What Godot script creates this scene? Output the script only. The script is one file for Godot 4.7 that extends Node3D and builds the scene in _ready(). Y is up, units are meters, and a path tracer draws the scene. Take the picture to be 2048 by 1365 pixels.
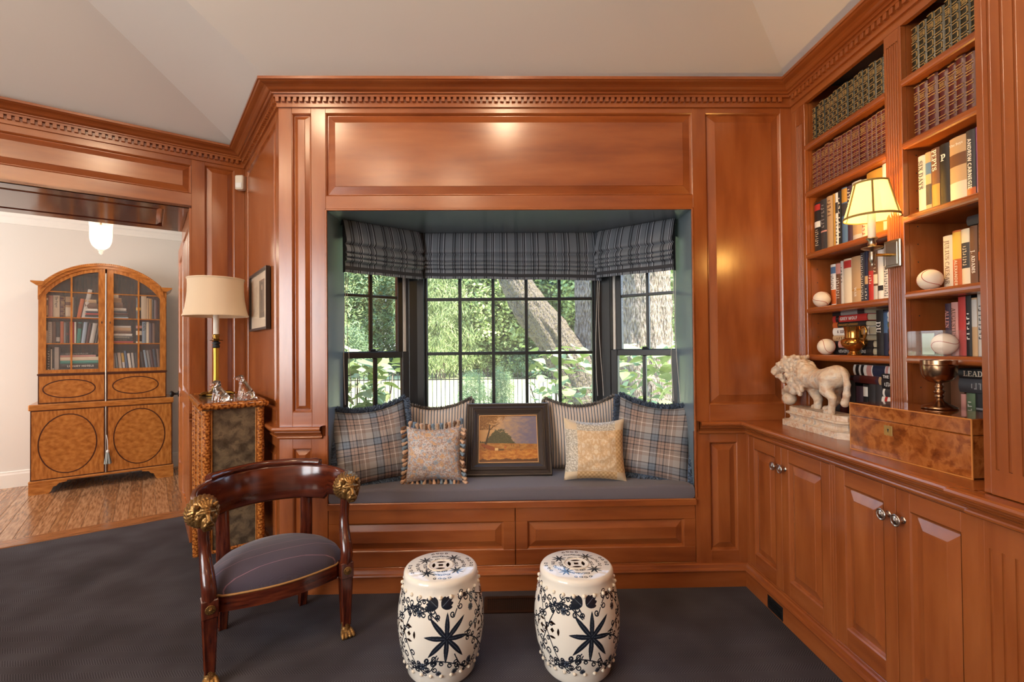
extends Node3D
# A panelled library bay: window seat, built-in bookcase, doorway to the next room, garden outside.
# World frame: the panelled wall with the window seat is z = 0, the floor y = 0, the camera stands at z = +2.355.

const TH := 36.04                      # turn of the doorway wall and of the short wall, degrees
const P0 := Vector3(-1.078, 0, 0)      # outer corner between the window wall and the short wall
const XU := 1.44                       # face of the upper bookcase
const XL := 1.19                       # face of the lower cabinets
var M := {}
var taken := {}
var rng := RandomNumberGenerator.new()


class MB:                              # collects triangles; faces are given counter-clockwise seen from outside
	var v := PackedVector3Array()
	var n := PackedVector3Array()
	var t := PackedVector2Array()
	var c := PackedColorArray()
	var i := PackedInt32Array()
	var colored := false
	var tint := Color(1, 1, 1)

	func add(p: Vector3, nn: Vector3, uv := Vector2.ZERO) -> int:
		v.append(p)
		n.append(nn)
		t.append(uv)
		c.append(tint)
		return v.size() - 1

	func tri(a: Vector3, b: Vector3, d: Vector3, ua := Vector2.ZERO, ub := Vector2.ZERO, ud := Vector2.ZERO) -> void:
		var nn := (b - a).cross(d - a).normalized()
		var k := add(a, nn, ua)
		add(d, nn, ud)
		add(b, nn, ub)
		i.append_array(PackedInt32Array([k, k + 1, k + 2]))

	func quad(a: Vector3, b: Vector3, d: Vector3, e: Vector3, uv := Rect2(0, 0, 1, 1)) -> void:
		var nn := (d - a).cross(e - b).normalized()
		var k := add(a, nn, Vector2(uv.position.x, uv.end.y))
		add(b, nn, uv.end)
		add(d, nn, Vector2(uv.end.x, uv.position.y))
		add(e, nn, uv.position)
		i.append_array(PackedInt32Array([k, k + 2, k + 1, k, k + 3, k + 2]))

	func out_tri(a: Vector3, b: Vector3, d: Vector3, mid: Vector3) -> void:
		if (b - a).cross(d - a).dot(a + b + d - mid * 3.0) < 0.0:
			tri(a, d, b)
		else:
			tri(a, b, d)

	func out_quad(a: Vector3, b: Vector3, d: Vector3, e: Vector3, mid: Vector3) -> void:
		if (d - a).cross(e - b).dot(a + b + d + e - mid * 4.0) < 0.0:
			quad(a, e, d, b)
		else:
			quad(a, b, d, e)

	func box(lo: Vector3, hi: Vector3, ch := 0.0, xf := Transform3D()) -> MB:
		var mid := xf * ((lo + hi) / 2.0)
		var p := {}
		for k in 8:
			var s := [k & 1, (k >> 1) & 1, (k >> 2) & 1]
			for ax in 3:
				var q := Vector3()
				for d in 3:
					var e := hi[d] if s[d] else lo[d]
					if d != ax:
						e += -ch if s[d] else ch
					q[d] = e
				p[k * 3 + ax] = xf * q
		for ax in 3:
			var b1 := 1 << ((ax + 1) % 3)
			var b2 := 1 << ((ax + 2) % 3)
			for side in 2:
				var k := (1 << ax) * side
				out_quad(p[k * 3 + ax], p[(k | b1) * 3 + ax], p[(k | b1 | b2) * 3 + ax], p[(k | b2) * 3 + ax], mid)
			if ch > 0.0:
				for k in [0, b1, b2, b1 | b2]:
					var a1 := (ax + 1) % 3
					var a2 := (ax + 2) % 3
					var k2: int = k | (1 << ax)
					out_quad(p[k * 3 + a1], p[k2 * 3 + a1], p[k2 * 3 + a2], p[k * 3 + a2], mid)
		if ch > 0.0:
			for k in 8:
				out_tri(p[k * 3], p[k * 3 + 1], p[k * 3 + 2], mid)
		return self

	func grid(rows: Array, close := false, uv := Rect2(0, 0, 1, 1), flip := false) -> MB:   # rows of points; smooth normals
		var h := rows.size()
		var w: int = rows[0].size()
		var nn := []
		for r in h:
			var a := PackedVector3Array()
			a.resize(w)
			nn.append(a)
		var last := w if close else w - 1
		for r in h - 1:
			for j in last:
				var j2 := (j + 1) % w
				var f: Vector3 = (rows[r + 1][j2] - rows[r][j]).cross(rows[r + 1][j] - rows[r][j2])
				if flip:
					f = -f
				if f.length_squared() < 1e-20:
					continue
				nn[r][j] += f
				nn[r][j2] += f
				nn[r + 1][j] += f
				nn[r + 1][j2] += f
		var k0 := v.size()
		var cols := w + 1 if close else w
		for r in h:
			for j in cols:
				var jj := j % w
				var q: Vector3 = nn[r][jj]
				add(rows[r][jj], q.normalized() if q.length_squared() > 0 else Vector3.UP, uv.position + uv.size * Vector2(float(j) / (cols - 1), float(r) / maxi(h - 1, 1)))
		for r in h - 1:
			for j in last:
				var a := k0 + r * cols + j
				var d := a + cols
				i.append_array(PackedInt32Array([a, a + 1, d, a + 1, d + 1, d]) if flip else PackedInt32Array([a, d, a + 1, a + 1, d, d + 1]))
		return self

	func lathe(prof: Array, seg := 24, xf := Transform3D(), uv := Rect2(0, 0, 1, 1)) -> MB:   # [radius, height] from below; repeat a point for a sharp edge
		var rows := []
		for q in prof:
			var a := PackedVector3Array()
			for j in seg:
				var an := TAU * j / seg
				a.append(xf * Vector3(q[0] * cos(an), q[1], -q[0] * sin(an)))
			rows.append(a)
		return grid(rows, true, uv)

	func tube(path: Array, rad: Variant, seg := 8, caps := true, squash := 1.0, side_hint := Vector3.ZERO) -> MB:
		var rows := []
		var side := side_hint
		for k in path.size():
			var d: Vector3 = (path[mini(k + 1, path.size() - 1)] - path[maxi(k - 1, 0)]).normalized()
			if side == Vector3.ZERO:
				side = d.cross(Vector3.UP if absf(d.y) < 0.9 else Vector3.RIGHT)
			side = (side - d * side.dot(d)).normalized()
			var up := d.cross(side)
			var r: float = rad if rad is float else rad[k]
			var a := PackedVector3Array()
			for j in seg:
				var an := TAU * j / seg
				a.append(path[k] + (side * cos(an) * squash + up * sin(an)) * r)
			rows.append(a)
		if caps:
			var first := PackedVector3Array()
			var end := PackedVector3Array()
			for j in seg:
				first.append(path[0])
				end.append(path[-1])
			rows = [first, rows[0].duplicate()] + rows + [rows[-1].duplicate(), end]
		return grid(rows, true)

	func prism(poly: PackedVector2Array, z0: float, z1: float, xf := Transform3D()) -> MB:
		if Geometry2D.is_polygon_clockwise(poly):
			poly = poly.duplicate()
			poly.reverse()
		var ix := Geometry2D.triangulate_polygon(poly)
		for k in range(0, ix.size(), 3):
			var a := poly[ix[k]]
			var b := poly[ix[k + 1]]
			var d := poly[ix[k + 2]]
			if (b - a).cross(d - a) < 0:
				var e := b
				b = d
				d = e
			tri(xf * Vector3(a.x, a.y, z1), xf * Vector3(b.x, b.y, z1), xf * Vector3(d.x, d.y, z1), a, b, d)
			tri(xf * Vector3(a.x, a.y, z0), xf * Vector3(d.x, d.y, z0), xf * Vector3(b.x, b.y, z0), a, d, b)
		for k in poly.size():
			var a := poly[k]
			var b := poly[(k + 1) % poly.size()]
			quad(xf * Vector3(a.x, a.y, z0), xf * Vector3(b.x, b.y, z0), xf * Vector3(b.x, b.y, z1), xf * Vector3(a.x, a.y, z1))
		return self

	func strip(prof: Array, x0: float, x1: float, m0 := 0.0, m1 := 0.0, xf := Transform3D()) -> MB:   # moulding: profile [out, height] from below, run along x, ends mitred by m per unit of out
		for k in prof.size() - 1:
			var a: Array = prof[k]
			var b: Array = prof[k + 1]
			quad(xf * Vector3(x0 + m0 * a[0], a[1], a[0]), xf * Vector3(x1 + m1 * a[0], a[1], a[0]), xf * Vector3(x1 + m1 * b[0], b[1], b[0]), xf * Vector3(x0 + m0 * b[0], b[1], b[0]))
		return self

	func ball(at: Vector3, r: Vector3, seg := 12, rings := 8, xf := Transform3D()) -> MB:
		var rows := []
		for q in rings + 1:
			var la := -PI / 2 + PI * q / rings
			var a := PackedVector3Array()
			for j in seg:
				var an := TAU * j / seg
				a.append(xf * (at + Vector3(r.x * cos(la) * cos(an), r.y * sin(la), -r.z * cos(la) * sin(an))))
			rows.append(a)
		return grid(rows, true)

	func mesh() -> ArrayMesh:
		var a := []
		a.resize(Mesh.ARRAY_MAX)
		a[Mesh.ARRAY_VERTEX] = v
		a[Mesh.ARRAY_NORMAL] = n
		a[Mesh.ARRAY_TEX_UV] = t
		if colored:
			a[Mesh.ARRAY_COLOR] = c
		a[Mesh.ARRAY_INDEX] = i
		var m := ArrayMesh.new()
		m.add_surface_from_arrays(Mesh.PRIMITIVE_TRIANGLES, a)
		return m


class Blob:                            # rounded bodies: tapered capsules joined by a smooth minimum on a grid, meshed as surface nets
	var lo: Vector3
	var cell: float
	var sx: int
	var sy: int
	var sz: int
	var f := PackedFloat32Array()

	func _init(a: Vector3, b: Vector3, h: float) -> void:
		lo = a
		cell = h
		sx = int(ceil((b.x - a.x) / h)) + 2
		sy = int(ceil((b.y - a.y) / h)) + 2
		sz = int(ceil((b.z - a.z) / h)) + 2
		f.resize(sx * sy * sz)
		f.fill(1.0)

	func bone(a: Vector3, ra: float, b: Vector3, rb: float, k := 0.01, cut := false) -> void:
		var m := maxf(ra, rb) + k + cell * 2.5
		var p0 := (a.min(b) - Vector3(m, m, m) - lo) / cell
		var p1 := (a.max(b) + Vector3(m, m, m) - lo) / cell
		var ab := b - a
		var l2 := maxf(ab.length_squared(), 1e-9)
		for z in range(maxi(0, int(p0.z)), mini(sz, int(p1.z) + 1)):
			for y in range(maxi(0, int(p0.y)), mini(sy, int(p1.y) + 1)):
				for x in range(maxi(0, int(p0.x)), mini(sx, int(p1.x) + 1)):
					var p := lo + Vector3(x, y, z) * cell
					var t := clampf((p - a).dot(ab) / l2, 0.0, 1.0)
					var d := (p - a - ab * t).length() - lerpf(ra, rb, t)
					var q := (z * sy + y) * sx + x
					var e := f[q]
					if cut:
						f[q] = maxf(e, -d)
					else:
						var h := maxf(k - absf(d - e), 0.0) / k
						f[q] = minf(d, e) - h * h * k * 0.25

	func rough(amp: float, noise: FastNoiseLite, where: AABB) -> void:
		for z in sz:
			for y in sy:
				for x in sx:
					var q := (z * sy + y) * sx + x
					if absf(f[q]) < amp * 3.0 + cell * 2.0:
						var p := lo + Vector3(x, y, z) * cell
						if where.has_point(p):
							var e := (p - where.position).min(where.end - p)
							f[q] += amp * clampf(minf(e.x, minf(e.y, e.z)) / 0.025, 0.0, 1.0) * noise.get_noise_3dv(p)

	func into(mb: MB, xf := Transform3D()) -> void:
		var id := {}
		var pts := PackedVector3Array()
		var nor := PackedVector3Array()
		var step := [1, sx, sx * sy]
		for z in sz - 1:
			for y in sy - 1:
				for x in sx - 1:
					var q := (z * sy + y) * sx + x
					var s0 := f[q] < 0.0
					var mixed := false
					for o in [1, sx, sx + 1, sx * sy, sx * sy + 1, sx * sy + sx, sx * sy + sx + 1]:
						if (f[q + o] < 0.0) != s0:
							mixed = true
							break
					if not mixed:
						continue
					var sum := Vector3()
					var cnt := 0
					for ax in 3:
						var b1: int = step[(ax + 1) % 3]
						var b2: int = step[(ax + 2) % 3]
						for o in [0, b1, b2, b1 + b2]:
							var va := f[q + o]
							var vb := f[q + o + step[ax]]
							if (va < 0.0) != (vb < 0.0):
								var at := Vector3()
								at[ax] = va / (va - vb)
								at[(ax + 1) % 3] = 1.0 if o == b1 or o == b1 + b2 else 0.0
								at[(ax + 2) % 3] = 1.0 if o == b2 or o == b1 + b2 else 0.0
								sum += at
								cnt += 1
					id[q] = pts.size()
					pts.append(xf * (lo + (Vector3(x, y, z) + sum / cnt) * cell))
					nor.append(Vector3())
		var faces := PackedInt32Array()
		for z in range(1, sz - 1):
			for y in range(1, sy - 1):
				for x in range(1, sx - 1):
					var q := (z * sy + y) * sx + x
					for ax in 3:
						if (f[q] < 0.0) == (f[q + step[ax]] < 0.0):
							continue
						var b1: int = step[(ax + 1) % 3]
						var b2: int = step[(ax + 2) % 3]
						if not (id.has(q) and id.has(q - b1) and id.has(q - b2) and id.has(q - b1 - b2)):
							continue
						var r := [id[q - b1 - b2], id[q - b2], id[q], id[q - b1]]
						if f[q] >= 0.0:
							r.reverse()
						faces.append_array(PackedInt32Array([r[0], r[1], r[2], r[0], r[2], r[3]]))
		for k in range(0, faces.size(), 3):
			var nn := (pts[faces[k + 1]] - pts[faces[k]]).cross(pts[faces[k + 2]] - pts[faces[k]])
			for d in 3:
				nor[faces[k + d]] += nn
		var base := mb.v.size()
		for k in pts.size():
			mb.add(pts[k], nor[k].normalized())
		for k in range(0, faces.size(), 3):
			mb.i.append_array(PackedInt32Array([base + faces[k], base + faces[k + 2], base + faces[k + 1]]))


func frame_of(at: Vector3, turn: float) -> Transform3D:
	return Transform3D(Basis(Vector3.UP, deg_to_rad(turn)), at)


func numbered(called: String) -> String:
	taken[called] = taken.get(called, -1) + 1
	return called if taken[called] == 0 else "%s_%03d" % [called, taken[called]]


func obj(called: String, shape: Variant, m: Material, parent: Node = null) -> MeshInstance3D:
	var o := MeshInstance3D.new()
	o.name = numbered(called) if parent == null else called
	o.mesh = shape.mesh() if shape is MB else shape
	o.material_override = m
	(self if parent == null else parent).add_child(o, true)
	return o


func tag(o: Node, label: String, category: String, group := "") -> Node:
	o.set_meta("label", label)
	o.set_meta("category", category)
	if group:
		o.set_meta("group", group)
	return o


func struct(o: Node, label := "") -> Node:
	o.set_meta("kind", "structure")
	if label:
		o.set_meta("label", label)
	return o


func stuff(o: Node) -> Node:
	o.set_meta("kind", "stuff")
	return o


func thing(called: String, label: String, category: String, xf := Transform3D(), group := "") -> Node3D:
	var o := Node3D.new()
	o.name = numbered(called)
	add_child(o)
	o.transform = xf
	return tag(o, label, category, group)


func shell(called: String, xf := Transform3D(), label := "") -> Node3D:
	var o := Node3D.new()
	o.name = called
	add_child(o)
	o.transform = xf
	return struct(o, label)


func v2(a: Array) -> PackedVector2Array:
	var p := PackedVector2Array()
	for q in a:
		p.append(Vector2(q[0], q[1]))
	return p


# ---------------------------------------------------------------- materials
func plain(key: String, color: Color, rough := 0.6, metal := 0.0, spec := 0.5) -> StandardMaterial3D:
	if M.has(key):
		return M[key]
	var m := StandardMaterial3D.new()
	m.resource_name = key
	m.albedo_color = color
	m.roughness = rough
	m.metallic = metal
	m.metallic_specular = spec
	m.cull_mode = BaseMaterial3D.CULL_DISABLED
	M[key] = m
	return m


func noise_tex(seed_: int, freq: float, ramp: Array, size := 512, octaves := 5, kind := FastNoiseLite.TYPE_SIMPLEX_SMOOTH, warp := 0.0) -> NoiseTexture2D:
	var nz := FastNoiseLite.new()
	nz.seed = seed_
	nz.frequency = freq
	nz.noise_type = kind
	nz.fractal_octaves = octaves
	if kind == FastNoiseLite.TYPE_CELLULAR:
		nz.fractal_type = FastNoiseLite.FRACTAL_NONE
	if warp > 0.0:
		nz.domain_warp_enabled = true
		nz.domain_warp_amplitude = warp
		nz.domain_warp_frequency = freq
	var t := NoiseTexture2D.new()
	t.width = size
	t.height = size
	t.seamless = true
	t.noise = nz
	if ramp:
		var g := Gradient.new()
		g.offsets = PackedFloat32Array(range(ramp.size()).map(func(k): return float(k) / (ramp.size() - 1)))
		g.colors = PackedColorArray(ramp)
		t.color_ramp = g
	return t


func wood(key: String, tex: Texture2D, axis: int, across: float, along: float, rough := 0.33, coat := 0.0) -> StandardMaterial3D:
	var m := plain(key, Color(1, 1, 1), rough)
	m.albedo_texture = tex
	m.uv1_triplanar = true
	m.uv1_triplanar_sharpness = 8.0
	var s := Vector3(across, across, across)
	s[axis] = along
	m.uv1_scale = s
	if coat > 0.0:
		m.clearcoat_enabled = true
		m.clearcoat = coat
		m.clearcoat_roughness = 0.12
	return m


func printed(key: String, im: Image, rough := 0.8, scale := Vector3(1, 1, 1)) -> StandardMaterial3D:
	var m := plain(key, Color(1, 1, 1), rough)
	m.albedo_texture = ImageTexture.create_from_image(im)
	m.uv1_scale = scale
	return m


func solid(key: String, tex: Texture2D, scale: float, rough := 0.6, metal := 0.0) -> StandardMaterial3D:
	var m := plain(key, Color(1, 1, 1), rough, metal)
	m.albedo_texture = tex
	m.uv1_triplanar = true
	m.uv1_scale = Vector3(scale, scale, scale)
	return m


func hx(s: String) -> Color:
	return Color.html(s)


# ---------------------------------------------------------------- joinery
func ring(mb: MB, a: Rect2, za: float, b: Rect2, zb: float) -> void:   # bevel between two upright rectangles
	var p := [Vector3(a.position.x, a.position.y, za), Vector3(a.end.x, a.position.y, za), Vector3(a.end.x, a.end.y, za), Vector3(a.position.x, a.end.y, za)]
	var q := [Vector3(b.position.x, b.position.y, zb), Vector3(b.end.x, b.position.y, zb), Vector3(b.end.x, b.end.y, zb), Vector3(b.position.x, b.end.y, zb)]
	for k in 4:
		mb.quad(p[k], p[(k + 1) % 4], q[(k + 1) % 4], q[k])


func raised(parent: Node, x0: float, x1: float, y0: float, y1: float, m: Material, z := 0.0, bev := 0.034, dep := 0.013, called := "raised_panel", xf := Transform3D()) -> MeshInstance3D:
	var mb := MB.new()
	var r := Rect2(x0, y0, x1 - x0, y1 - y0)
	ring(mb, r, z, r.grow(-0.004), z - 0.003)
	ring(mb, r.grow(-0.004), z - 0.003, r.grow(-0.009), z - dep)
	ring(mb, r.grow(-0.009), z - dep, r.grow(-0.011), z - dep)
	ring(mb, r.grow(-0.011), z - dep, r.grow(-0.011 - bev), z - 0.0025)
	var q := r.grow(-0.011 - bev)
	ring(mb, q, z - 0.0025, q.grow(-0.0015), z - 0.0005)
	q = q.grow(-0.0015)
	mb.quad(Vector3(q.position.x, q.position.y, z - 0.0005), Vector3(q.end.x, q.position.y, z - 0.0005), Vector3(q.end.x, q.end.y, z - 0.0005), Vector3(q.position.x, q.end.y, z - 0.0005))
	var o := obj(called, mb, m, parent)
	o.transform = xf
	return o


func member(parent: Node, called: String, x0: float, x1: float, y0: float, y1: float, m: Material, z0 := -0.02, z1 := 0.0, ch := 0.0012) -> MeshInstance3D:
	return obj(called, MB.new().box(Vector3(x0, y0, z0), Vector3(x1, y1, z1), ch), m, parent)


const CROWN := [[0.0, 2.345], [0.010, 2.345], [0.010, 2.388], [0.025, 2.388], [0.025, 2.400], [0.034, 2.400], [0.034, 2.405], [0.039, 2.409], [0.045, 2.4095], [0.050, 2.412], [0.058, 2.419], [0.068, 2.424], [0.079, 2.4265], [0.088, 2.429], [0.094, 2.433], [0.100, 2.434], [0.100, 2.447], [0.0, 2.447]]
const RAIL := [[0.0, 0.738], [0.007, 0.738], [0.012, 0.742], [0.013, 0.747], [0.011, 0.751], [0.006, 0.753], [0.010, 0.759], [0.017, 0.764], [0.025, 0.767], [0.029, 0.771], [0.024, 0.773], [0.024, 0.777], [0.034, 0.779], [0.039, 0.784], [0.040, 0.790], [0.038, 0.796], [0.033, 0.8], [0.0, 0.801]]
const BASE := [[0.0, 0.0], [0.020, 0.0], [0.020, 0.072], [0.024, 0.074], [0.026, 0.080], [0.024, 0.086], [0.016, 0.090], [0.014, 0.096], [0.012, 0.104], [0.006, 0.108], [0.0, 0.108]]


func crown(parent: Node, x0: float, x1: float, m0: float, m1: float) -> void:
	obj("cornice", MB.new().strip(CROWN, x0, x1, m0, m1), M.cherry_x, parent)
	var d := MB.new()
	var x := x0 + 0.03 * m0 + 0.01
	while x < x1 + 0.03 * m1 - 0.02:
		d.box(Vector3(x, 2.3665, 0.0), Vector3(x + 0.0165, 2.3885, 0.0235), 0.0006)
		x += 0.0285
	stuff(obj("dentil_course", d, M.cherry_x, parent))


func slab(parent: Node, called: String, pts: Array, thick: Vector3, m: Material) -> MeshInstance3D:   # flat polygon given counter-clockwise from the room, thickened away from it
	var mb := MB.new()
	var mid := Vector3()
	for p in pts:
		mid += p / pts.size()
	for k in pts.size():
		var a: Vector3 = pts[k]
		var b: Vector3 = pts[(k + 1) % pts.size()]
		mb.tri(mid, a, b)
		mb.tri(mid + thick, b + thick, a + thick)
		mb.quad(b, a, a + thick, b + thick)
	return obj(called, mb, m, parent)


func make_materials() -> void:
	var cherry := noise_tex(11, 0.012, [hx("7c3d19"), hx("88461e"), hx("914d23"), hx("985428"), hx("a25d2f")], 512, 5)
	for a in 3:
		wood("cherry_" + "xyz"[a], cherry, a, 1.3, 0.22, 0.24).metallic_specular = 0.66
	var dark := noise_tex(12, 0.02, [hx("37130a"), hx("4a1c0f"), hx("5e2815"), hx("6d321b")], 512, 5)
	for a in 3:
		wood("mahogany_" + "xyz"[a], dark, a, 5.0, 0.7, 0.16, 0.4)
	var bent := plain("mahogany_bent", Color(1, 1, 1), 0.16)      # grain follows the curve: texture along the part
	bent.albedo_texture = dark
	bent.uv1_scale = Vector3(0.8, 0.25, 1)
	bent.clearcoat_enabled = true
	bent.clearcoat = 0.4
	bent.clearcoat_roughness = 0.12
	var satin := noise_tex(13, 0.015, [hx("8d5220"), hx("a6662c"), hx("b97636"), hx("c68644")], 512, 5)
	wood("satinwood", satin, 1, 5.0, 1.2, 0.22, 0.3)
	wood("satinwood_x", satin, 0, 5.0, 1.2, 0.22, 0.3)
	wood("satinwood_oval", satin, 0, 3.0, 2.0, 0.2, 0.3)
	plain("inlay", hx("4a2413"), 0.3)
	plain("ceiling_paint", hx("e0dad3"), 0.9, 0.0, 0.2)
	plain("wall_paint", hx("d8d4cf"), 0.85, 0.0, 0.3)
	plain("white_paint", hx("e4e1dc"), 0.45)
	var bay := plain("bay_paint", hx("6d7a83"), 0.2)
	bay.clearcoat_enabled = true
	bay.clearcoat = 0.25
	bay.clearcoat_roughness = 0.25
	plain("sash_paint", hx("232527"), 0.38)
	plain("navy_fabric_wall", hx("1d2128"), 0.9)
	plain("plaster", hx("8a857e"), 0.9)
	var g := plain("glass", Color(1, 1, 1, 0.04), 0.0, 0.0, 0.32)
	g.transparency = BaseMaterial3D.TRANSPARENCY_ALPHA
	plain("brass", hx("c9a45a"), 0.25, 1.0)
	plain("old_brass", hx("8a6a32"), 0.35, 1.0)
	plain("nickel", hx("cfc9c0"), 0.22, 1.0)
	plain("iron", hx("1b1b1c"), 0.5, 0.4)
	plain("silver_strip", hx("b9b2a8"), 0.3, 1.0)
	var cp := Image.create(256, 256, false, Image.FORMAT_RGB8)   # herringbone: slanted yarns, turned in every band
	var nz := FastNoiseLite.new()
	nz.seed = 5
	nz.frequency = 0.35
	for y in 256:
		for x in 256:
			var band := y / 32
			var u := (x * 2 + (y if band % 2 else 256 - y) * 2) % 16
			var k := 0.78 if u < 5 else 0.42
			if y % 32 < 2:
				k = 0.62
			k += 0.22 * nz.get_noise_2d(x, y)
			cp.set_pixel(x, y, hx("2b292c").lerp(hx("68656a"), clampf(k, 0, 1)))
	var carpet := printed("carpet", cp, 0.95)
	carpet.uv1_triplanar = true
	carpet.uv1_world_triplanar = true
	carpet.uv1_scale = Vector3(3.2, 3.2, 3.2)
	carpet.metallic_specular = 0.15
	carpet.detail_enabled = true                        # pile brushed this way and that
	carpet.detail_albedo = noise_tex(17, 0.012, [hx("c4bfbc"), hx("e2dede"), hx("ffffff")], 256, 3)
	carpet.detail_blend_mode = BaseMaterial3D.BLEND_MODE_MUL
	carpet.detail_uv_layer = BaseMaterial3D.DETAIL_UV_2
	carpet.uv2_triplanar = true
	carpet.uv2_world_triplanar = true
	carpet.uv2_scale = Vector3(0.7, 0.7, 0.7)
	wood("oak_plank", noise_tex(14, 0.02, [hx("6f4a30"), hx("8f6748"), hx("a98160"), hx("b8916e")], 512, 5), 2, 5.0, 0.5, 0.24, 0.2)
	wood("oak_plank_dark", noise_tex(15, 0.02, [hx("64422a"), hx("83593a"), hx("9a7250"), hx("a98260")], 512, 5), 2, 5.0, 0.5, 0.24, 0.2)
	wood("oak_x", noise_tex(16, 0.02, [hx("6b4026"), hx("8a5a38"), hx("9d6a45")], 256, 4), 0, 9.0, 1.0, 0.24, 0.2)


func lamp_disc(at: Vector3, normal: Vector3, energy: float, color: Color) -> void:   # recessed ceiling lamp: trim ring, glowing lens, light just in front of it
	var b := Basis(Quaternion(Vector3.DOWN, normal))
	var t := thing("ceiling_downlight", "small round recessed ceiling downlight with white trim ring", "downlight", Transform3D(b, at), "recessed downlights in the sloped ceiling")
	obj("trim_ring", MB.new().lathe([[0.062, 0.004], [0.085, 0.004], [0.085, -0.006], [0.062, -0.006], [0.062, 0.004]], 28), M.white_paint, t)
	var lens := plain("lamp_glow", hx("fff1dc"), 0.4)
	lens.emission_enabled = true
	lens.emission = hx("ffe2bd")
	lens.emission_energy_multiplier = 6.0
	obj("lamp_lens", MB.new().lathe([[0.0, -0.002], [0.061, -0.002]], 28), lens, t)
	var l := OmniLight3D.new()
	l.name = numbered("downlight_lamp")
	l.light_color = color
	l.light_energy = energy
	l.light_size = 0.06
	l.omni_range = 12.0
	l.omni_attenuation = 2.0
	l.shadow_enabled = true
	add_child(l)
	l.position = at + normal * 0.07


func fill_light(called: String, xf: Transform3D, size: Vector2, energy: float, color: Color) -> void:   # added area light for fill, sized like a window and out of view
	var l := AreaLight3D.new()
	l.name = called
	l.area_size = size
	l.area_normalize_energy = false
	l.light_energy = energy
	l.light_color = color
	l.area_range = 14.0
	l.area_attenuation = 2.0
	l.shadow_enabled = true
	add_child(l)
	l.transform = xf


func _ready() -> void:
	rng.seed = 20
	var cam := Camera3D.new()
	cam.name = "camera"
	cam.keep_aspect = Camera3D.KEEP_HEIGHT
	cam.fov = rad_to_deg(2.0 * atan(682.5 / 966.37))
	cam.near = 0.05
	cam.far = 400.0
	add_child(cam)
	cam.position = Vector3(0, 1.171, 2.355)
	cam.rotation_degrees = Vector3(0.737, -1.132, -0.533)
	cam.current = true
	var we := WorldEnvironment.new()
	we.name = "world_environment"
	var env := Environment.new()
	env.background_mode = Environment.BG_SKY
	var sm := ProceduralSkyMaterial.new()
	sm.sky_top_color = hx("8fb4e0")
	sm.sky_horizon_color = hx("eaf0f4")
	sm.ground_bottom_color = hx("8a8a80")
	sm.ground_horizon_color = hx("c8ccc8")
	sm.sky_energy_multiplier = 2.2
	env.sky = Sky.new()
	env.sky.sky_material = sm
	env.tonemap_mode = Environment.TONE_MAPPER_LINEAR
	env.tonemap_exposure = 1.0
	env.sdfgi_enabled = true
	env.ssao_enabled = true
	env.ssil_enabled = true
	we.environment = env
	add_child(we)
	var sun := DirectionalLight3D.new()
	sun.name = "sun"
	sun.light_color = hx("fff2dc")
	sun.light_energy = 6.5
	sun.light_angular_distance = 0.6
	sun.shadow_enabled = true
	sun.sky_mode = DirectionalLight3D.SKY_MODE_LIGHT_AND_SKY
	add_child(sun)
	sun.look_at_from_position(Vector3(10, 12, 8), Vector3(0, 0, 0))
	make_materials()
	# added area lights for fill, out of view; lamps recessed in the slopes
	fill_light("rear_fill_light", Transform3D(Basis(), Vector3(-3.2, 1.5, 4.46)), Vector2(1.5, 1.7), 3.4, hx("f8f4ef"))
	fill_light("far_fill_light", frame_of(Vector3(-4.21, 1.5, 3.65), -90.0), Vector2(1.4, 1.7), 3.4, hx("f8f4ef"))
	fill_light("next_room_fill_light", frame_of(LF * Vector3(-3.35, 1.4, -1.55), TH - 90.0), Vector2(1.2, 1.6), 4.2, hx("f8f6f2"))  # added fill standing before the solid end wall of the next room
	var dip := Vector3(0, -1, 0.4).normalized()
	for x in [-1.25, 0.03, 0.95]:
		lamp_disc(Vector3(x, 2.44 + 0.4 * 1.1 - 0.012, 1.1), dip, 0.42, hx("ffdcb4"))
	for p in [Vector3(-1.2, 2.985, 2.6), Vector3(-2.2, 2.985, 2.4), Vector3(-0.5, 2.985, 2.95)]:
		lamp_disc(p, Vector3.DOWN, 0.4, hx("ffdcb4"))
	build_shell()
	build_bay()
	build_bookcase()
	build_next_room()
	build_seat()
	build_furniture()
	build_small_things()
	build_books()
	build_garden()


var LF := frame_of(P0 + Vector3(-sin(deg_to_rad(TH)), 0, -cos(deg_to_rad(TH))), TH)            # doorway wall: x towards the corner, z into the room
var SF := frame_of(P0 + Vector3(-sin(deg_to_rad(TH)), 0, -cos(deg_to_rad(TH))), TH - 90.0)     # short wall: x from the corner to the window wall, z into the room
var RF := frame_of(Vector3(XU, 0, 0), -90.0)                                                   # bookcase wall: x = world z, z into the room


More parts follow.
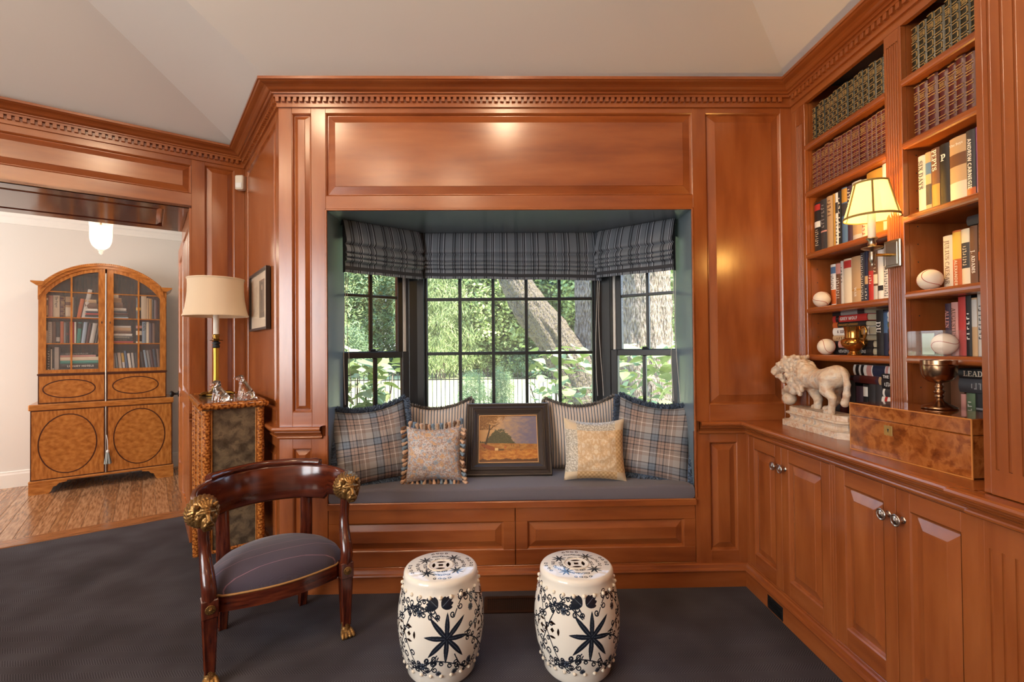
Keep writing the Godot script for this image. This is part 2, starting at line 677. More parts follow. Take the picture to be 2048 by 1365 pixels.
func build_shell() -> void:
	# floor
	var fl := shell("floor", Transform3D(), "dark charcoal herringbone carpet over the whole room")
	obj("carpet", MB.new().prism(v2([[1.75, -4.6], [1.75, 0.6], [-1.3, 0.6], [-2.15, 1.3], [-5.2, -0.6], [-4.4, -4.6]]), -0.1, 0.0, Transform3D(Basis(Vector3.RIGHT, -PI / 2), Vector3.ZERO)), M.carpet, fl)
	# sloped ceiling: one plane over each wall, rising to a flat middle
	var ce := shell("ceiling", Transform3D(), "pale grey ceiling sloping up from the cornice")
	var rise := 1.4
	var up := Vector3(0, 0.12, 0)
	var ny := LF.basis.z
	var cc := LF.origin
	var q := func(x: float, z: float, d: float) -> Vector3: return Vector3(x, 2.44 + 0.4 * d, z)
	var a0: Vector3 = q.call(P0.x, 0.0, 0.0)
	var a1: Vector3 = q.call(P0.x - 0.5095 * rise, rise, rise)
	var b0: Vector3 = q.call(cc.x, cc.z, 0.0)
	var b1: Vector3 = q.call(cc.x - 0.221 * rise, cc.z + 1.397 * rise, rise)
	var r0: Vector3 = q.call(XU, 0.0, 0.0)
	var r1: Vector3 = q.call(XU - rise, rise, rise)
	var s0: Vector3 = q.call(XU, 4.5, 0.0)
	var s1: Vector3 = q.call(XU - rise, 4.5 - rise, rise)
	var t0: Vector3 = q.call(-4.25, 4.5, 0.0)
	var t1: Vector3 = q.call(-4.25 + rise, 4.5 - rise, rise)
	var eu := (-4.25 - cc.x) / -0.8087
	var e0: Vector3 = q.call(-4.25, cc.z + 0.5883 * eu, 0.0)
	var e1: Vector3 = q.call(-2.85, 1.782, rise)
	slab(ce, "slope", [a0, a1, r1, r0], up, M.ceiling_paint)
	slab(ce, "slope", [b0, b1, a1, a0], up, M.ceiling_paint)
	slab(ce, "slope", [e0, e1, b1, b0], up, M.ceiling_paint)
	slab(ce, "slope", [r0, r1, s1, s0], up, M.ceiling_paint)
	slab(ce, "slope", [s0, s1, t1, t0], up, M.ceiling_paint)
	slab(ce, "slope", [t0, t1, e1, e0], up, M.ceiling_paint)
	obj("leak_cover", MB.new().box(Vector3(XU - 0.02, 2.45, -0.14), Vector3(1.92, 2.6, 4.65)), M.ceiling_paint, ce)  # added out of sight to stop sun leaking in above the bookcase
	slab(ce, "flat", [Vector3(a1.x, 3.0, a1.z), Vector3(b1.x, 3.0, b1.z), Vector3(e1.x, 3.0, e1.z), Vector3(t1.x, 3.0, t1.z), Vector3(s1.x, 3.0, s1.z), Vector3(r1.x, 3.0, r1.z)], up, M.ceiling_paint)
	# walls the photograph does not show: behind the camera and beside it
	var wr := shell("wall_rear", Transform3D(Basis(), Vector3(0, 0, 4.5)), "plain plaster wall behind with an added tall window")
	for x in [[-4.4, -3.96], [-2.44, 1.9]]:
		member(wr, "plaster", x[0], x[1], 0.64, 2.36, M.wall_paint, 0.0, 0.15)
	member(wr, "plaster", -4.4, 1.9, 0.0, 0.64, M.wall_paint, 0.0, 0.15)
	member(wr, "plaster", -4.4, 1.9, 2.36, 2.6, M.wall_paint, 0.0, 0.15)
	var rw := shell("added_window_4", Transform3D(Basis(), Vector3(0, 0, 4.55)), "unseen added sash window around the fill light behind the camera")  # made-up window, put in to carry the rear fill light
	pane_grid(rw, [-3.96, -3.2, -2.44], [0.64, 1.5, 2.36], 0.04, 0.0)
	var wf := shell("wall_far", Transform3D(), "plain plaster wall on the far side of the room")
	for b in [[0.0, 2.6, e0.z - 0.3, 2.94], [0.0, 2.6, 4.36, 4.6], [0.0, 0.64, 2.94, 4.36], [2.36, 2.6, 2.94, 4.36]]:
		obj("plaster", MB.new().box(Vector3(-4.4, b[0], b[2]), Vector3(-4.25, b[1], b[3])), M.wall_paint, wf)
	var fw := shell("added_window_5", frame_of(Vector3(-4.32, 0, 3.65), 90.0), "unseen added sash window around the fill light in the far wall")  # invented opening that holds the side fill light
	pane_grid(fw, [-0.71, 0.0, 0.71], [0.64, 1.5, 2.36], 0.04, 0.0)
	build_window_wall()
	build_short_wall()
	build_doorway_wall()


func build_window_wall() -> void:
	var w := shell("wall_back", Transform3D(), "cherry panelled wall around the window seat")
	var mx: Material = M.cherry_x
	var my: Material = M.cherry_y
	# backing, in four pieces round the opening
	for b in [[-1.078, -0.85, 0.0, 2.5], [0.94, 1.78, 0.0, 2.5], [-0.85, 0.94, 1.846, 2.5]]:
		member(w, "backing", b[0], b[1], b[2], b[3], my, -0.14, -0.0135, 0.0)
	for s in [[-1.078, -1.015, 0.80, 2.40], [-0.922, -0.852, 0.80, 2.40], [0.945, 1.013, 0.80, 2.40], [1.387, 1.445, 0.80, 2.40], [-1.078, -1.015, 0.0, 0.75], [-0.925, -0.848, 0.0, 0.75], [0.938, 1.012, 0.0, 0.75], [1.146, 1.20, 0.0, 0.75]]:
		member(w, "stile", s[0], s[1], s[2], s[3], my)
	for r in [[-1.015, -0.922, 2.318, 2.40], [-1.015, -0.922, 0.80, 0.866], [-0.852, 0.945, 2.32, 2.40], [-0.852, 0.945, 1.845, 1.915], [1.013, 1.387, 2.32, 2.40], [1.013, 1.387, 0.80, 0.88], [-1.015, -0.925, 0.69, 0.75], [-1.015, -0.925, 0.0, 0.168], [1.012, 1.146, 0.695, 0.75], [1.012, 1.146, 0.0, 0.168]]:
		member(w, "rail", r[0], r[1], r[2], r[3], mx)
	raised(w, -1.015, -0.922, 0.866, 2.318, my, 0.0, 0.018)
	raised(w, -0.852, 0.945, 1.915, 2.32, mx)
	raised(w, 1.013, 1.387, 0.88, 2.32, my)
	raised(w, -1.015, -0.925, 0.168, 0.69, my, 0.0, 0.018)
	raised(w, 1.012, 1.146, 0.168, 0.695, my, 0.0, 0.026)
	crown(w, -1.078, XU, -0.5095, -1.0)
	var c1 := MB.new().strip(RAIL, -1.078, -0.872, -0.5095, 0.0)
	c1.prism(v2(RAIL), 0.0, 0.001, Transform3D(Basis(Vector3(0, 0, -1), Vector3.UP, Vector3(1, 0, 0)), Vector3(-0.872, 0, 0)))
	obj("chair_rail", c1, mx, w)
	var c2 := MB.new().strip(RAIL, 0.957, XL, 0.0, -1.0)
	c2.prism(v2(RAIL), -0.001, 0.0, Transform3D(Basis(Vector3(0, 0, -1), Vector3.UP, Vector3(1, 0, 0)), Vector3(0.957, 0, 0)))
	obj("chair_rail", c2, mx, w)
	struct(obj("baseboard_back", MB.new().strip(BASE, -1.078, XL, -0.5095, -1.0), mx))
	# thin bead round the opening
	var b := MB.new()
	b.box(Vector3(-0.856, 0.43, -0.004), Vector3(-0.846, 1.852, 0.005), 0.002)
	b.box(Vector3(0.936, 0.43, -0.004), Vector3(0.946, 1.852, 0.005), 0.002)
	b.box(Vector3(-0.856, 1.842, -0.004), Vector3(0.946, 1.852, 0.005), 0.002)
	obj("opening_bead", b, mx, w)


func build_short_wall() -> void:
	var w := shell("wall_corner", SF, "short cherry panelled wall between the doorway wall and the window wall")
	var my: Material = M.cherry_y
	var mx: Material = M.cherry_x
	member(w, "backing", -0.1, 1.0, 0.0, 2.5, my, -0.14, -0.0135, 0.0)
	for s in [[0.0, 0.075, 0.8, 2.40], [0.935, 1.0, 0.8, 2.40], [0.0, 0.075, 0.0, 0.75], [0.935, 1.0, 0.0, 0.75]]:
		member(w, "stile", s[0], s[1], s[2], s[3], my)
	for r in [[0.075, 0.935, 2.31, 2.40], [0.075, 0.935, 0.80, 0.87], [0.075, 0.935, 0.69, 0.75], [0.075, 0.935, 0.0, 0.17]]:
		member(w, "rail", r[0], r[1], r[2], r[3], mx)
	raised(w, 0.075, 0.935, 0.87, 2.31, my)
	raised(w, 0.075, 0.935, 0.17, 0.69, my)
	crown(w, 0.0, 1.0, 1.0, 0.5095)
	obj("chair_rail", MB.new().strip(RAIL, 0.0, 1.0, 1.0, 0.5095), mx, w)
	struct(obj("baseboard_corner", MB.new().strip(BASE, 0.0, 1.0, 1.0, 0.5095), mx)).transform = SF


func build_doorway_wall() -> void:
	var w := shell("wall_left", LF, "cherry panelled wall with the wide doorway to the next room")
	var my: Material = M.cherry_y
	var mx: Material = M.cherry_x
	var mz: Material = M.cherry_z
	# solid wall beside and above the opening: 0.75 m thick
	member(w, "backing", -0.29, 0.35, 0.0, 2.6, my, -0.75, -0.0135, 0.0)
	member(w, "backing", -2.2, -0.29, 2.06, 2.6, mx, -0.75, -0.0135, 0.0)
	member(w, "backing", -3.4, -2.2, 0.0, 2.6, my, -0.75, -0.0135, 0.0)
	for s in [[-0.06, 0.0, 0.8, 2.40], [-0.29, -0.22, 0.8, 2.40], [-0.06, 0.0, 0.0, 0.75], [-0.29, -0.22, 0.0, 0.75]]:
		member(w, "stile", s[0], s[1], s[2], s[3], my)
	for r in [[-0.22, -0.06, 2.325, 2.40], [-0.22, -0.06, 0.80, 0.87], [-0.22, -0.06, 0.69, 0.75], [-0.22, -0.06, 0.0, 0.17], [-2.2, -0.29, 2.308, 2.40], [-2.2, -0.29, 2.043, 2.133]]:
		member(w, "rail", r[0], r[1], r[2], r[3], mx)
	raised(w, -0.22, -0.06, 0.87, 2.325, my, 0.0, 0.026)
	raised(w, -0.22, -0.06, 0.17, 0.69, my, 0.0, 0.026)
	raised(w, -2.2, -0.292, 2.133, 2.308, mx, 0.0, 0.03)
	crown(w, -3.2, 0.0, 0.0, -1.0)
	var c := MB.new().strip(RAIL, -0.302, 0.0, 0.0, -1.0)
	c.prism(v2(RAIL), -0.001, 0.0, Transform3D(Basis(Vector3(0, 0, -1), Vector3.UP, Vector3(1, 0, 0)), Vector3(-0.302, 0, 0)))
	obj("chair_rail", c, mx, w)
	struct(obj("baseboard_left", MB.new().strip(BASE, -0.29, 0.0, 0.0, -1.0), mx)).transform = LF
	# door lining: jamb with two sunk panels, soffit with one
	var jf := Transform3D(Basis(Vector3.UP, -PI / 2), Vector3(-0.29, 0, 0))     # jamb face: local x = depth outwards, z = into the opening
	var j := Node3D.new()
	j.name = "door_lining"
	w.add_child(j)
	j.transform = jf
	for s in [[-0.75, -0.66], [-0.10, 0.0]]:
		member(j, "stile", s[0], s[1], 0.0, 2.043, my, 0.0, 0.012)
	for r in [[0.0, 0.15], [0.80, 0.88], [1.95, 2.043]]:
		member(j, "rail", -0.66, -0.10, r[0], r[1], mx, 0.0, 0.012)
	raised(j, -0.66, -0.10, 0.15, 0.80, my, 0.012, 0.03)
	raised(j, -0.66, -0.10, 0.88, 1.95, my, 0.012, 0.03)
	var so := Node3D.new()
	so.name = "soffit"
	w.add_child(so)
	so.transform = Transform3D(Basis(Vector3.RIGHT, PI / 2), Vector3(0, 2.043, 0))    # local y = depth towards the room, z = down
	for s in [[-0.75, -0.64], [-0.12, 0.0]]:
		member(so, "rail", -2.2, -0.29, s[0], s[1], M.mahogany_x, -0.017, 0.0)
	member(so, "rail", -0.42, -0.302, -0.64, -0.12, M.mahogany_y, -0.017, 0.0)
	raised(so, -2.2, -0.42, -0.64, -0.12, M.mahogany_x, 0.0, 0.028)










# ---------------------------------------------------------------- window bay
func pane_grid(parent: Node, xs: Array, ys: Array, bar: float, z: float) -> void:   # muntins between panes; xs, ys: edges and centre lines of the bars
	for k in range(1, xs.size() - 1):
		obj("muntin", MB.new().box(Vector3(xs[k] - bar / 2, ys[0], z - 0.012), Vector3(xs[k] + bar / 2, ys[-1], z + 0.012), 0.003), M.sash_paint, parent)
	for k in range(1, ys.size() - 1):
		obj("muntin", MB.new().box(Vector3(xs[0], ys[k] - bar / 2, z - 0.0115), Vector3(xs[-1], ys[k] + bar / 2, z + 0.0115), 0.003), M.sash_paint, parent)
	for a in xs.size() - 1:
		for b in ys.size() - 1:
			obj("pane", MB.new().box(Vector3(xs[a], ys[b], z - 0.002), Vector3(xs[a + 1], ys[b + 1], z + 0.002)), M.glass, parent)


func sash(parent: Node, called: String, x0: float, x1: float, y0: float, y1: float, glass: Rect2, z: float) -> Node3D:
	var s := Node3D.new()
	s.name = called
	parent.add_child(s)
	for b in [[x0, glass.position.x, y0, y1], [glass.end.x, x1, y0, y1]]:
		member(s, "stile", b[0], b[1], b[2], b[3], M.sash_paint, z - 0.017, z + 0.017, 0.003)
	for b in [[y0, glass.position.y], [glass.end.y, y1]]:
		member(s, "rail", glass.position.x, glass.end.x, b[0], b[1], M.sash_paint, z - 0.017, z + 0.017, 0.003)
	return s


func side_window(called: String, xf: Transform3D, flip: bool) -> void:
	var w := shell(called, xf, "black double-hung window in the slanted side of the bay")
	var f := func(x: float) -> float: return 0.447 - x if flip else x
	var two := func(a: float, b: float) -> Array: return [minf(f.call(a), f.call(b)), maxf(f.call(a), f.call(b))]
	var e: Array = two.call(0.388, 0.447)
	member(w, "casing", e[0], e[1], 0.78, 1.86, M.sash_paint, -0.09, 0.006, 0.003)
	e = two.call(-0.06, -0.02)
	member(w, "casing", e[0], e[1], 0.78, 1.86, M.sash_paint, -0.09, 0.0, 0.003)
	e = two.call(0.372, 0.388)
	member(w, "balance_strip", e[0], e[1], 1.13, 1.82, M.white_paint, -0.085, -0.028, 0.002)
	e = two.call(-0.02, 0.388)
	member(w, "sill", e[0], e[1], 0.77, 0.80, M.sash_paint, -0.10, 0.01, 0.003)
	member(w, "head", e[0], e[1], 1.815, 1.86, M.sash_paint, -0.10, 0.0, 0.003)
	var g: Array = two.call(0.022, 0.339)
	e = two.call(-0.02, 0.374)
	var up := sash(w, "upper_sash", e[0], e[1], 1.118, 1.82, Rect2(g[0], 1.155, g[1] - g[0], 0.625), -0.055)
	pane_grid(up, [g[0], f.call(0.18), g[1]], [1.155, 1.466, 1.78], 0.017, -0.055)
	g = two.call(0.028, 0.347)
	e = two.call(-0.02, 0.388)
	var lo := sash(w, "lower_sash", e[0], e[1], 0.80, 1.152, Rect2(g[0], 0.842, g[1] - g[0], 0.275), -0.014)
	pane_grid(lo, [g[0], f.call(0.187), g[1]], [0.842, 1.117], 0.019, -0.014)
	var lock := MB.new().box(Vector3(f.call(0.178) - 0.022, 1.152, -0.028), Vector3(f.call(0.178) + 0.022, 1.158, -0.004), 0.002)
	lock.tube([Vector3(f.call(0.178) - 0.02, 1.163, -0.012), Vector3(f.call(0.178) + 0.012, 1.163, -0.016)], 0.005, 8)
	obj("sash_lock", lock, M.iron, w)


func blind(label: String, width: float, xf: Transform3D, bunch: float, cord_side: int, seed_: int) -> void:
	var t := thing("roman_blind", label, "blind", xf, "striped roman blinds of the bay")
	var prof := [[0.0, 1.843], [0.012, 1.83], [0.030, 1.79], [0.046, 1.745], [0.052, 1.728], [0.046, 1.717], [0.024, 1.712], [0.036, 1.706], [0.050, 1.690], [0.055, 1.676], [0.048, 1.668], [0.030, 1.667], [0.046, 1.662], [0.056, 1.652], [0.052, 1.644], [0.032, 1.643], [0.046, 1.638], [0.053, 1.630], [0.048, 1.623], [0.026, 1.620], [0.028, 1.612], [0.030, 1.594], [0.031, 1.580], [0.031, 1.566]]
	var nz := FastNoiseLite.new()
	nz.seed = seed_
	nz.frequency = 3.0
	var rows := []
	var cols := 30
	for k in range(prof.size() - 1, -1, -1):
		var a := PackedVector3Array()
		for j in cols + 1:
			var x := width * j / cols
			var p: Array = prof[k]
			var low: float = clampf((1.74 - p[1]) / 0.1, 0, 1)
			a.append(Vector3(x, p[1] + low * (0.006 * nz.get_noise_2d(x * 0.8, 3.0) + bunch * (0.5 - float(j) / cols)), p[0] + low * 0.007 * nz.get_noise_2d(x, p[1] * 2.0)))
		rows.append(a)
	obj("fabric", MB.new().grid(rows, false, Rect2(0, 0, width / 0.18, 1)), M.blind_stripe, t)
	var back := MB.new()
	for s in [0.0, width]:
		back.prism(v2(prof + [[0.0, 1.566]]), -0.001, 0.001, Transform3D(Basis(Vector3(0, 0, 1), Vector3.UP, Vector3(-1, 0, 0)), Vector3(s, 0, 0)))
	back.box(Vector3(0, 1.70, -0.004), Vector3(width, 1.843, 0.0))
	obj("lining", back, M.navy_fabric_wall, t)
	var tape := []
	for y in [1.580, 1.599]:
		var a := PackedVector3Array()
		for j in cols + 1:
			a.append(rows[0][j] + Vector3(0, y - 1.566, 0.0035))
		tape.append(a)
	obj("tape_border", MB.new().grid(tape), M.dark_tape, t)
	obj("head_rail", MB.new().box(Vector3(0, 1.815, -0.03), Vector3(width, 1.8425, -0.004), 0.002), M.sash_paint, t)
	for s in [0.0, 0.012]:
		var x: float = 0.01 + s if cord_side < 0 else width - 0.022 + s
		var path := []
		for k in 9:
			path.append(Vector3(x + 0.008 * sin(k * 0.8 + s * 90.0) + (0.002 * k if s > 0 else 0.0), 1.80 - 0.115 * k, -0.006 + 0.004 * cos(k)))
		obj("pull_cord", MB.new().tube(path, 0.0016, 5), M.cord, t)


func build_bay() -> void:
	# lining of the recess: side boards, soffit, wall below the windows
	var w := shell("wall_bay", Transform3D(), "dark blue-grey painted lining of the window recess")
	obj("side_board", MB.new().box(Vector3(-0.99, 0.40, -0.26), Vector3(-0.848, 1.95, -0.0136)), M.bay_paint, w)
	obj("side_board", MB.new().box(Vector3(0.938, 0.40, -0.26), Vector3(1.08, 1.95, -0.0136)), M.bay_paint, w)
	var down := [Vector3(-0.86, 1.844, -0.0136), Vector3(0.95, 1.844, -0.0136), Vector3(1.08, 1.844, -0.26), Vector3(0.62, 1.844, -0.62), Vector3(-0.53, 1.844, -0.62), Vector3(-0.99, 1.844, -0.26)]
	down.reverse()
	slab(w, "soffit", down, Vector3(0, 0.15, 0), M.bay_paint)
	var lf := frame_of(Vector3(-0.849, 0, -0.233), 39.1)
	var cf := frame_of(Vector3(-0.502, 0, -0.515), 0.0)
	var rf := frame_of(Vector3(0.592, 0, -0.515), -39.1)
	for q in [[lf, -0.12, 0.447], [cf, 0.0, 1.094], [rf, 0.0, 0.567]]:
		var b := MB.new().box(Vector3(q[1], 0.0, -0.10), Vector3(q[2], 0.79, 0.0), 0.0, q[0])
		b.box(Vector3(q[1], 1.84, -0.10), Vector3(q[2], 1.99, 0.0), 0.0, q[0])
		obj("apron", b, M.bay_paint, w)
	# window_1, window_3: slanted double-hung pairs; window_2: fixed picture window
	side_window("window_1", lf, false)
	side_window("window_3", rf, true)
	var c := shell("window_2", cf, "black fixed window of fifteen panes in the middle of the bay")
	member(c, "casing", -0.03, 0.040, 0.78, 1.86, M.sash_paint, -0.09, 0.008, 0.004)
	member(c, "casing", 1.054, 1.124, 0.78, 1.86, M.sash_paint, -0.09, 0.008, 0.004)
	member(c, "sill", 0.0, 1.094, 0.77, 0.80, M.sash_paint, -0.10, 0.016, 0.004)
	member(c, "head", 0.0, 1.094, 1.80, 1.86, M.sash_paint, -0.10, 0.004, 0.004)
	var s := sash(c, "picture_sash", 0.04, 1.054, 0.80, 1.80, Rect2(0.055, 0.812, 0.986, 0.974), -0.034)
	pane_grid(s, [0.055, 0.249, 0.448, 0.647, 0.846, 1.041], [0.812, 1.136, 1.46, 1.786], 0.019, -0.034)
	# blinds
	var im := Image.create(256, 4, false, Image.FORMAT_RGB8)
	var bands := [[0, 34, "70767f"], [34, 40, "23262d"], [40, 52, "5d646e"], [52, 60, "23262d"], [60, 92, "666c75"], [92, 96, "9aa0ab"], [96, 104, "2b2e36"], [104, 110, "8b919c"], [110, 120, "2b2e36"], [120, 126, "9aa0ab"], [126, 166, "6a717b"], [166, 171, "30343c"], [171, 182, "7c838e"], [182, 190, "262a31"], [190, 214, "5b616b"], [214, 220, "a0a6b1"], [220, 230, "2b2e36"], [230, 256, "70767f"]]
	for b in bands:
		im.fill_rect(Rect2i(b[0], 0, b[1] - b[0], 4), hx(b[2]))
	printed("blind_stripe", im, 0.85)
	plain("dark_tape", hx("2c2e35"), 0.8)
	plain("cord", hx("c9c5bc"), 0.8)
	blind("blue-grey striped roman blind over the slanted window beside the wall lamp table", 0.446, lf * Transform3D(Basis(), Vector3(-0.026, 0, 0.075)), 0.0, -1, 3)
	blind("wide blue-grey striped roman blind over the middle window, folds slightly crooked", 1.066, Transform3D(Basis(), Vector3(-0.488, 0, -0.475)), 0.02, 1, 4)
	blind("blue-grey striped roman blind over the slanted window beside the bookcase end", 0.446, rf * Transform3D(Basis(), Vector3(0.027, 0, 0.075)), 0.0, 1, 7)


# ---------------------------------------------------------------- built-in bookcase and cabinets
func fluted(mb: MB, x0: float, x1: float, y0: float, y1: float, z: float, n: int, first: float, pitch: float, gw: float, gd: float) -> MB:   # upright board face with n grooves
	var sec := [Vector2(x0, z)]
	for k in n:
		var g := first + pitch * k
		for q in 7:
			var an := PI * q / 6
			sec.append(Vector2(g + gw / 2 - cos(an) * gw / 2, z - sin(an) * gd))
	sec.append(Vector2(x1, z))
	for k in sec.size() - 1:
		mb.quad(Vector3(sec[k].x, y0, sec[k].y), Vector3(sec[k + 1].x, y0, sec[k + 1].y), Vector3(sec[k + 1].x, y1, sec[k + 1].y), Vector3(sec[k].x, y1, sec[k].y))
	for k in n:
		var g := first + pitch * k
		for q in 6:
			var a: Vector2 = sec[1 + k * 7 + q]
			var b: Vector2 = sec[2 + k * 7 + q]
			mb.tri(Vector3(g, y1, z), Vector3(a.x, y1, a.y), Vector3(b.x, y1, b.y))
			mb.tri(Vector3(g, y0, z), Vector3(b.x, y0, b.y), Vector3(a.x, y0, a.y))
	return mb


func panel_door(parent: Node, x0: float, x1: float, y0: float, y1: float, knob_x: float) -> void:
	var d := Node3D.new()
	d.name = "door"
	parent.add_child(d, true)
	var st := 0.048
	for s in [[x0, x0 + st], [x1 - st, x1]]:
		member(d, "stile", s[0], s[1], y0, y1, M.cherry_y, -0.02, 0.0, 0.0015)
	member(d, "rail", x0 + st, x1 - st, y1 - 0.055, y1, M.cherry_x, -0.02, 0.0, 0.0015)
	member(d, "rail", x0 + st, x1 - st, y0, y0 + 0.065, M.cherry_x, -0.02, 0.0, 0.0015)
	raised(d, x0 + st, x1 - st, y0 + 0.065, y1 - 0.055, M.cherry_y, 0.0, 0.030)
	var k := MB.new().lathe([[0.0, 0.0], [0.010, 0.0], [0.010, 0.002], [0.006, 0.004], [0.0055, 0.016], [0.008, 0.020], [0.0175, 0.022], [0.0188, 0.025], [0.0180, 0.0275], [0.0155, 0.0275], [0.0145, 0.026], [0.0115, 0.026], [0.0105, 0.028], [0.006, 0.028], [0.0045, 0.030], [0.0, 0.0305]], 22, Transform3D(Basis(Vector3.RIGHT, PI / 2), Vector3(knob_x, 0.644, 0.0)))
	obj("knob", k, M.nickel, d)


func build_bookcase() -> void:
	var wr := shell("wall_right", Transform3D(), "wall behind the built-in bookcase")
	obj("plaster", MB.new().box(Vector3(1.755, 0, -0.14), Vector3(1.9, 2.6, 4.65)), M.wall_paint, wr)
	var my: Material = M.cherry_y
	var mx: Material = M.cherry_x
	var b := thing("built_in_bookcase", "tall built-in cherry bookcase with fluted pilasters and two columns of shelves", "bookcase", RF)
	obj("back_panel", MB.new().box(Vector3(0.0, 0.80, -0.31), Vector3(1.1755, 2.44, -0.295)), my, b)
	for s in [[-0.012, 0.105], [0.583, 0.659], [1.137, 1.1755]]:
		obj("side_panel", MB.new().box(Vector3(s[0], 0.802, -0.295), Vector3(s[1], 2.40, -0.021)), my, b)
	# left pilaster, middle pilaster, head rail
	var lp := MB.new()
	lp.box(Vector3(0.0, 0.802, -0.02), Vector3(0.040, 2.3148, 0.0), 0.001)
	lp.box(Vector3(0.085, 0.802, -0.02), Vector3(0.105, 2.3148, 0.0), 0.001)
	lp.box(Vector3(0.040, 2.23, -0.02), Vector3(0.085, 2.3148, 0.0))
	lp.box(Vector3(0.040, 0.802, -0.02), Vector3(0.085, 0.87, 0.0))
	fluted(lp, 0.040, 0.085, 0.87, 2.23, 0.0, 4, 0.043, 0.0105, 0.0075, 0.005)
	obj("pilaster", lp, my, b)
	var mp := MB.new()
	mp.box(Vector3(0.583, 0.802, -0.02), Vector3(0.594, 2.3148, 0.0), 0.001)
	mp.box(Vector3(0.648, 0.802, -0.02), Vector3(0.659, 2.3148, 0.0), 0.001)
	mp.box(Vector3(0.594, 2.27, -0.02), Vector3(0.648, 2.3148, 0.0))
	mp.box(Vector3(0.594, 0.802, -0.02), Vector3(0.648, 0.86, 0.0))
	fluted(mp, 0.594, 0.648, 0.86, 2.27, 0.0, 5, 0.5955, 0.0105, 0.0075, 0.005)
	obj("pilaster", mp, my, b)
	member(b, "head_rail", 0.0, 1.176, 2.315, 2.40, mx)
	for col in [[0.105, 0.583, [2.09, 1.865, 1.572, 1.315, 1.096]], [0.659, 1.137, [2.094, 1.866, 1.60, 1.327, 1.10]]]:
		for y in col[2]:
			var s := MB.new()
			s.box(Vector3(col[0], y, -0.294), Vector3(col[1], y + 0.028, -0.012))
			s.strip([[-0.012, y], [-0.006, y], [-0.001, y + 0.004], [0.001, y + 0.010], [0.001, y + 0.018], [-0.001, y + 0.024], [-0.006, y + 0.028], [-0.012, y + 0.028]], col[0], col[1])
			obj("shelf", s, mx, b)
		var holes := MB.new()
		for k in 20:
			for z in [-0.05, -0.24]:
				holes.lathe([[0.0025, 0.0], [0.0, 0.0]], 6, Transform3D(Basis(Vector3.FORWARD, -PI / 2), Vector3(col[0] + 0.0004, 0.95 + 0.064 * k, z)))
		stuff(obj("shelf_pin_holes", holes, M.iron, b))
	var cr := Node3D.new()
	cr.name = "cornice"
	b.add_child(cr)
	crown(cr, 0.0, 1.176, 1.0, 0.0)
	# projecting pilaster at the end of the counter
	var p := thing("fluted_pilaster", "projecting cherry pilaster with long flutes at the end of the counter", "pilaster", RF)
	var up := MB.new()
	up.box(Vector3(1.176, 0.802, -0.02), Vector3(1.195, 2.345, 0.25), 0.0015)
	up.box(Vector3(1.43, 0.802, -0.02), Vector3(1.45, 2.345, 0.25), 0.0015)
	up.box(Vector3(1.195, 2.25, -0.02), Vector3(1.43, 2.345, 0.25))
	up.box(Vector3(1.195, 0.802, -0.02), Vector3(1.43, 0.864, 0.25))
	fluted(up, 1.195, 1.43, 0.864, 2.25, 0.25, 8, 1.206, 0.0298, 0.0085, 0.006)
	obj("shaft", up, my, p)
	var low := MB.new()
	low.box(Vector3(1.1685, 0.0, -0.3), Vector3(1.186, 0.745, 0.262), 0.0015)
	low.box(Vector3(1.43, 0.0, -0.3), Vector3(1.45, 0.745, 0.262), 0.0015)
	low.box(Vector3(1.186, 0.672, -0.3), Vector3(1.43, 0.745, 0.262))
	low.box(Vector3(1.186, 0.0, -0.3), Vector3(1.43, 0.16, 0.262))
	fluted(low, 1.186, 1.43, 0.16, 0.672, 0.262, 8, 1.197, 0.0298, 0.0085, 0.006)
	obj("pedestal", low, my, p)
	var cap := MB.new().strip(RAIL, 1.160, 1.46, -1.0, 1.0, Transform3D(Basis(), Vector3(0, 0, 0.262)))
	cap.strip(RAIL, -0.262, 0.0, 0.0, 1.0, Transform3D(Basis(Vector3(0, 0, 1), Vector3.UP, Vector3(-1, 0, 0)), Vector3(1.160, 0, 0.262)))
	cap.box(Vector3(1.160, 0.77, 0.0), Vector3(1.46, 0.7995, 0.262))
	obj("cap_moulding", cap, mx, p)
	# rest of that wall, out of frame
	var ws := shell("wall_side", RF, "cherry panelled wall beyond the projecting pilaster")
	obj("panelling", MB.new().box(Vector3(1.452, 0, -0.3), Vector3(4.6, 2.5, 0.0)), my, ws)
	crown(ws, 1.452, 4.5, 0.0, 0.0)
	crown(p, 1.176, 1.451, 0.0, 0.0)
	# lower cabinets
	var cf := frame_of(Vector3(XL, 0, 0), -90.0)
	for u in [[0.0, 0.62, 0.026, 0.299, 0.302, 0.606, "cherry base cabinet with two panelled doors in the corner by the window seat"], [0.62, 1.168, 0.635, 0.9025, 0.9055, 1.16, "cherry base cabinet with two panelled doors next to the projecting pilaster"]]:
		var c := thing("base_cabinet", u[6], "cabinet", cf, "lower cabinets of the bookcase")
		obj("carcass", MB.new().box(Vector3(u[0], 0.0, -0.5), Vector3(u[1], 0.742, -0.021)), my, c)
		member(c, "stile", u[0], u[2] - 0.0015, 0.10, 0.742, my)
		member(c, "stile", u[5] + 0.0015, u[1], 0.10, 0.742, my)
		member(c, "rail", u[2] - 0.0015, u[5] + 0.0015, 0.733, 0.742, mx)
		member(c, "rail", u[2] - 0.0015, u[5] + 0.0015, 0.0, 0.114, mx)
		panel_door(c, u[2], u[3], 0.1155, 0.7315, u[3] - 0.026)
		panel_door(c, u[4], u[5], 0.1155, 0.7315, u[4] + 0.026)
	var ct := thing("countertop", "cherry counter top with moulded front edge over the base cabinets", "countertop", cf)
	obj("top", MB.new().box(Vector3(0.0, 0.77, -0.545), Vector3(1.176, 0.8005, 0.0)), M.cherry_x, ct)
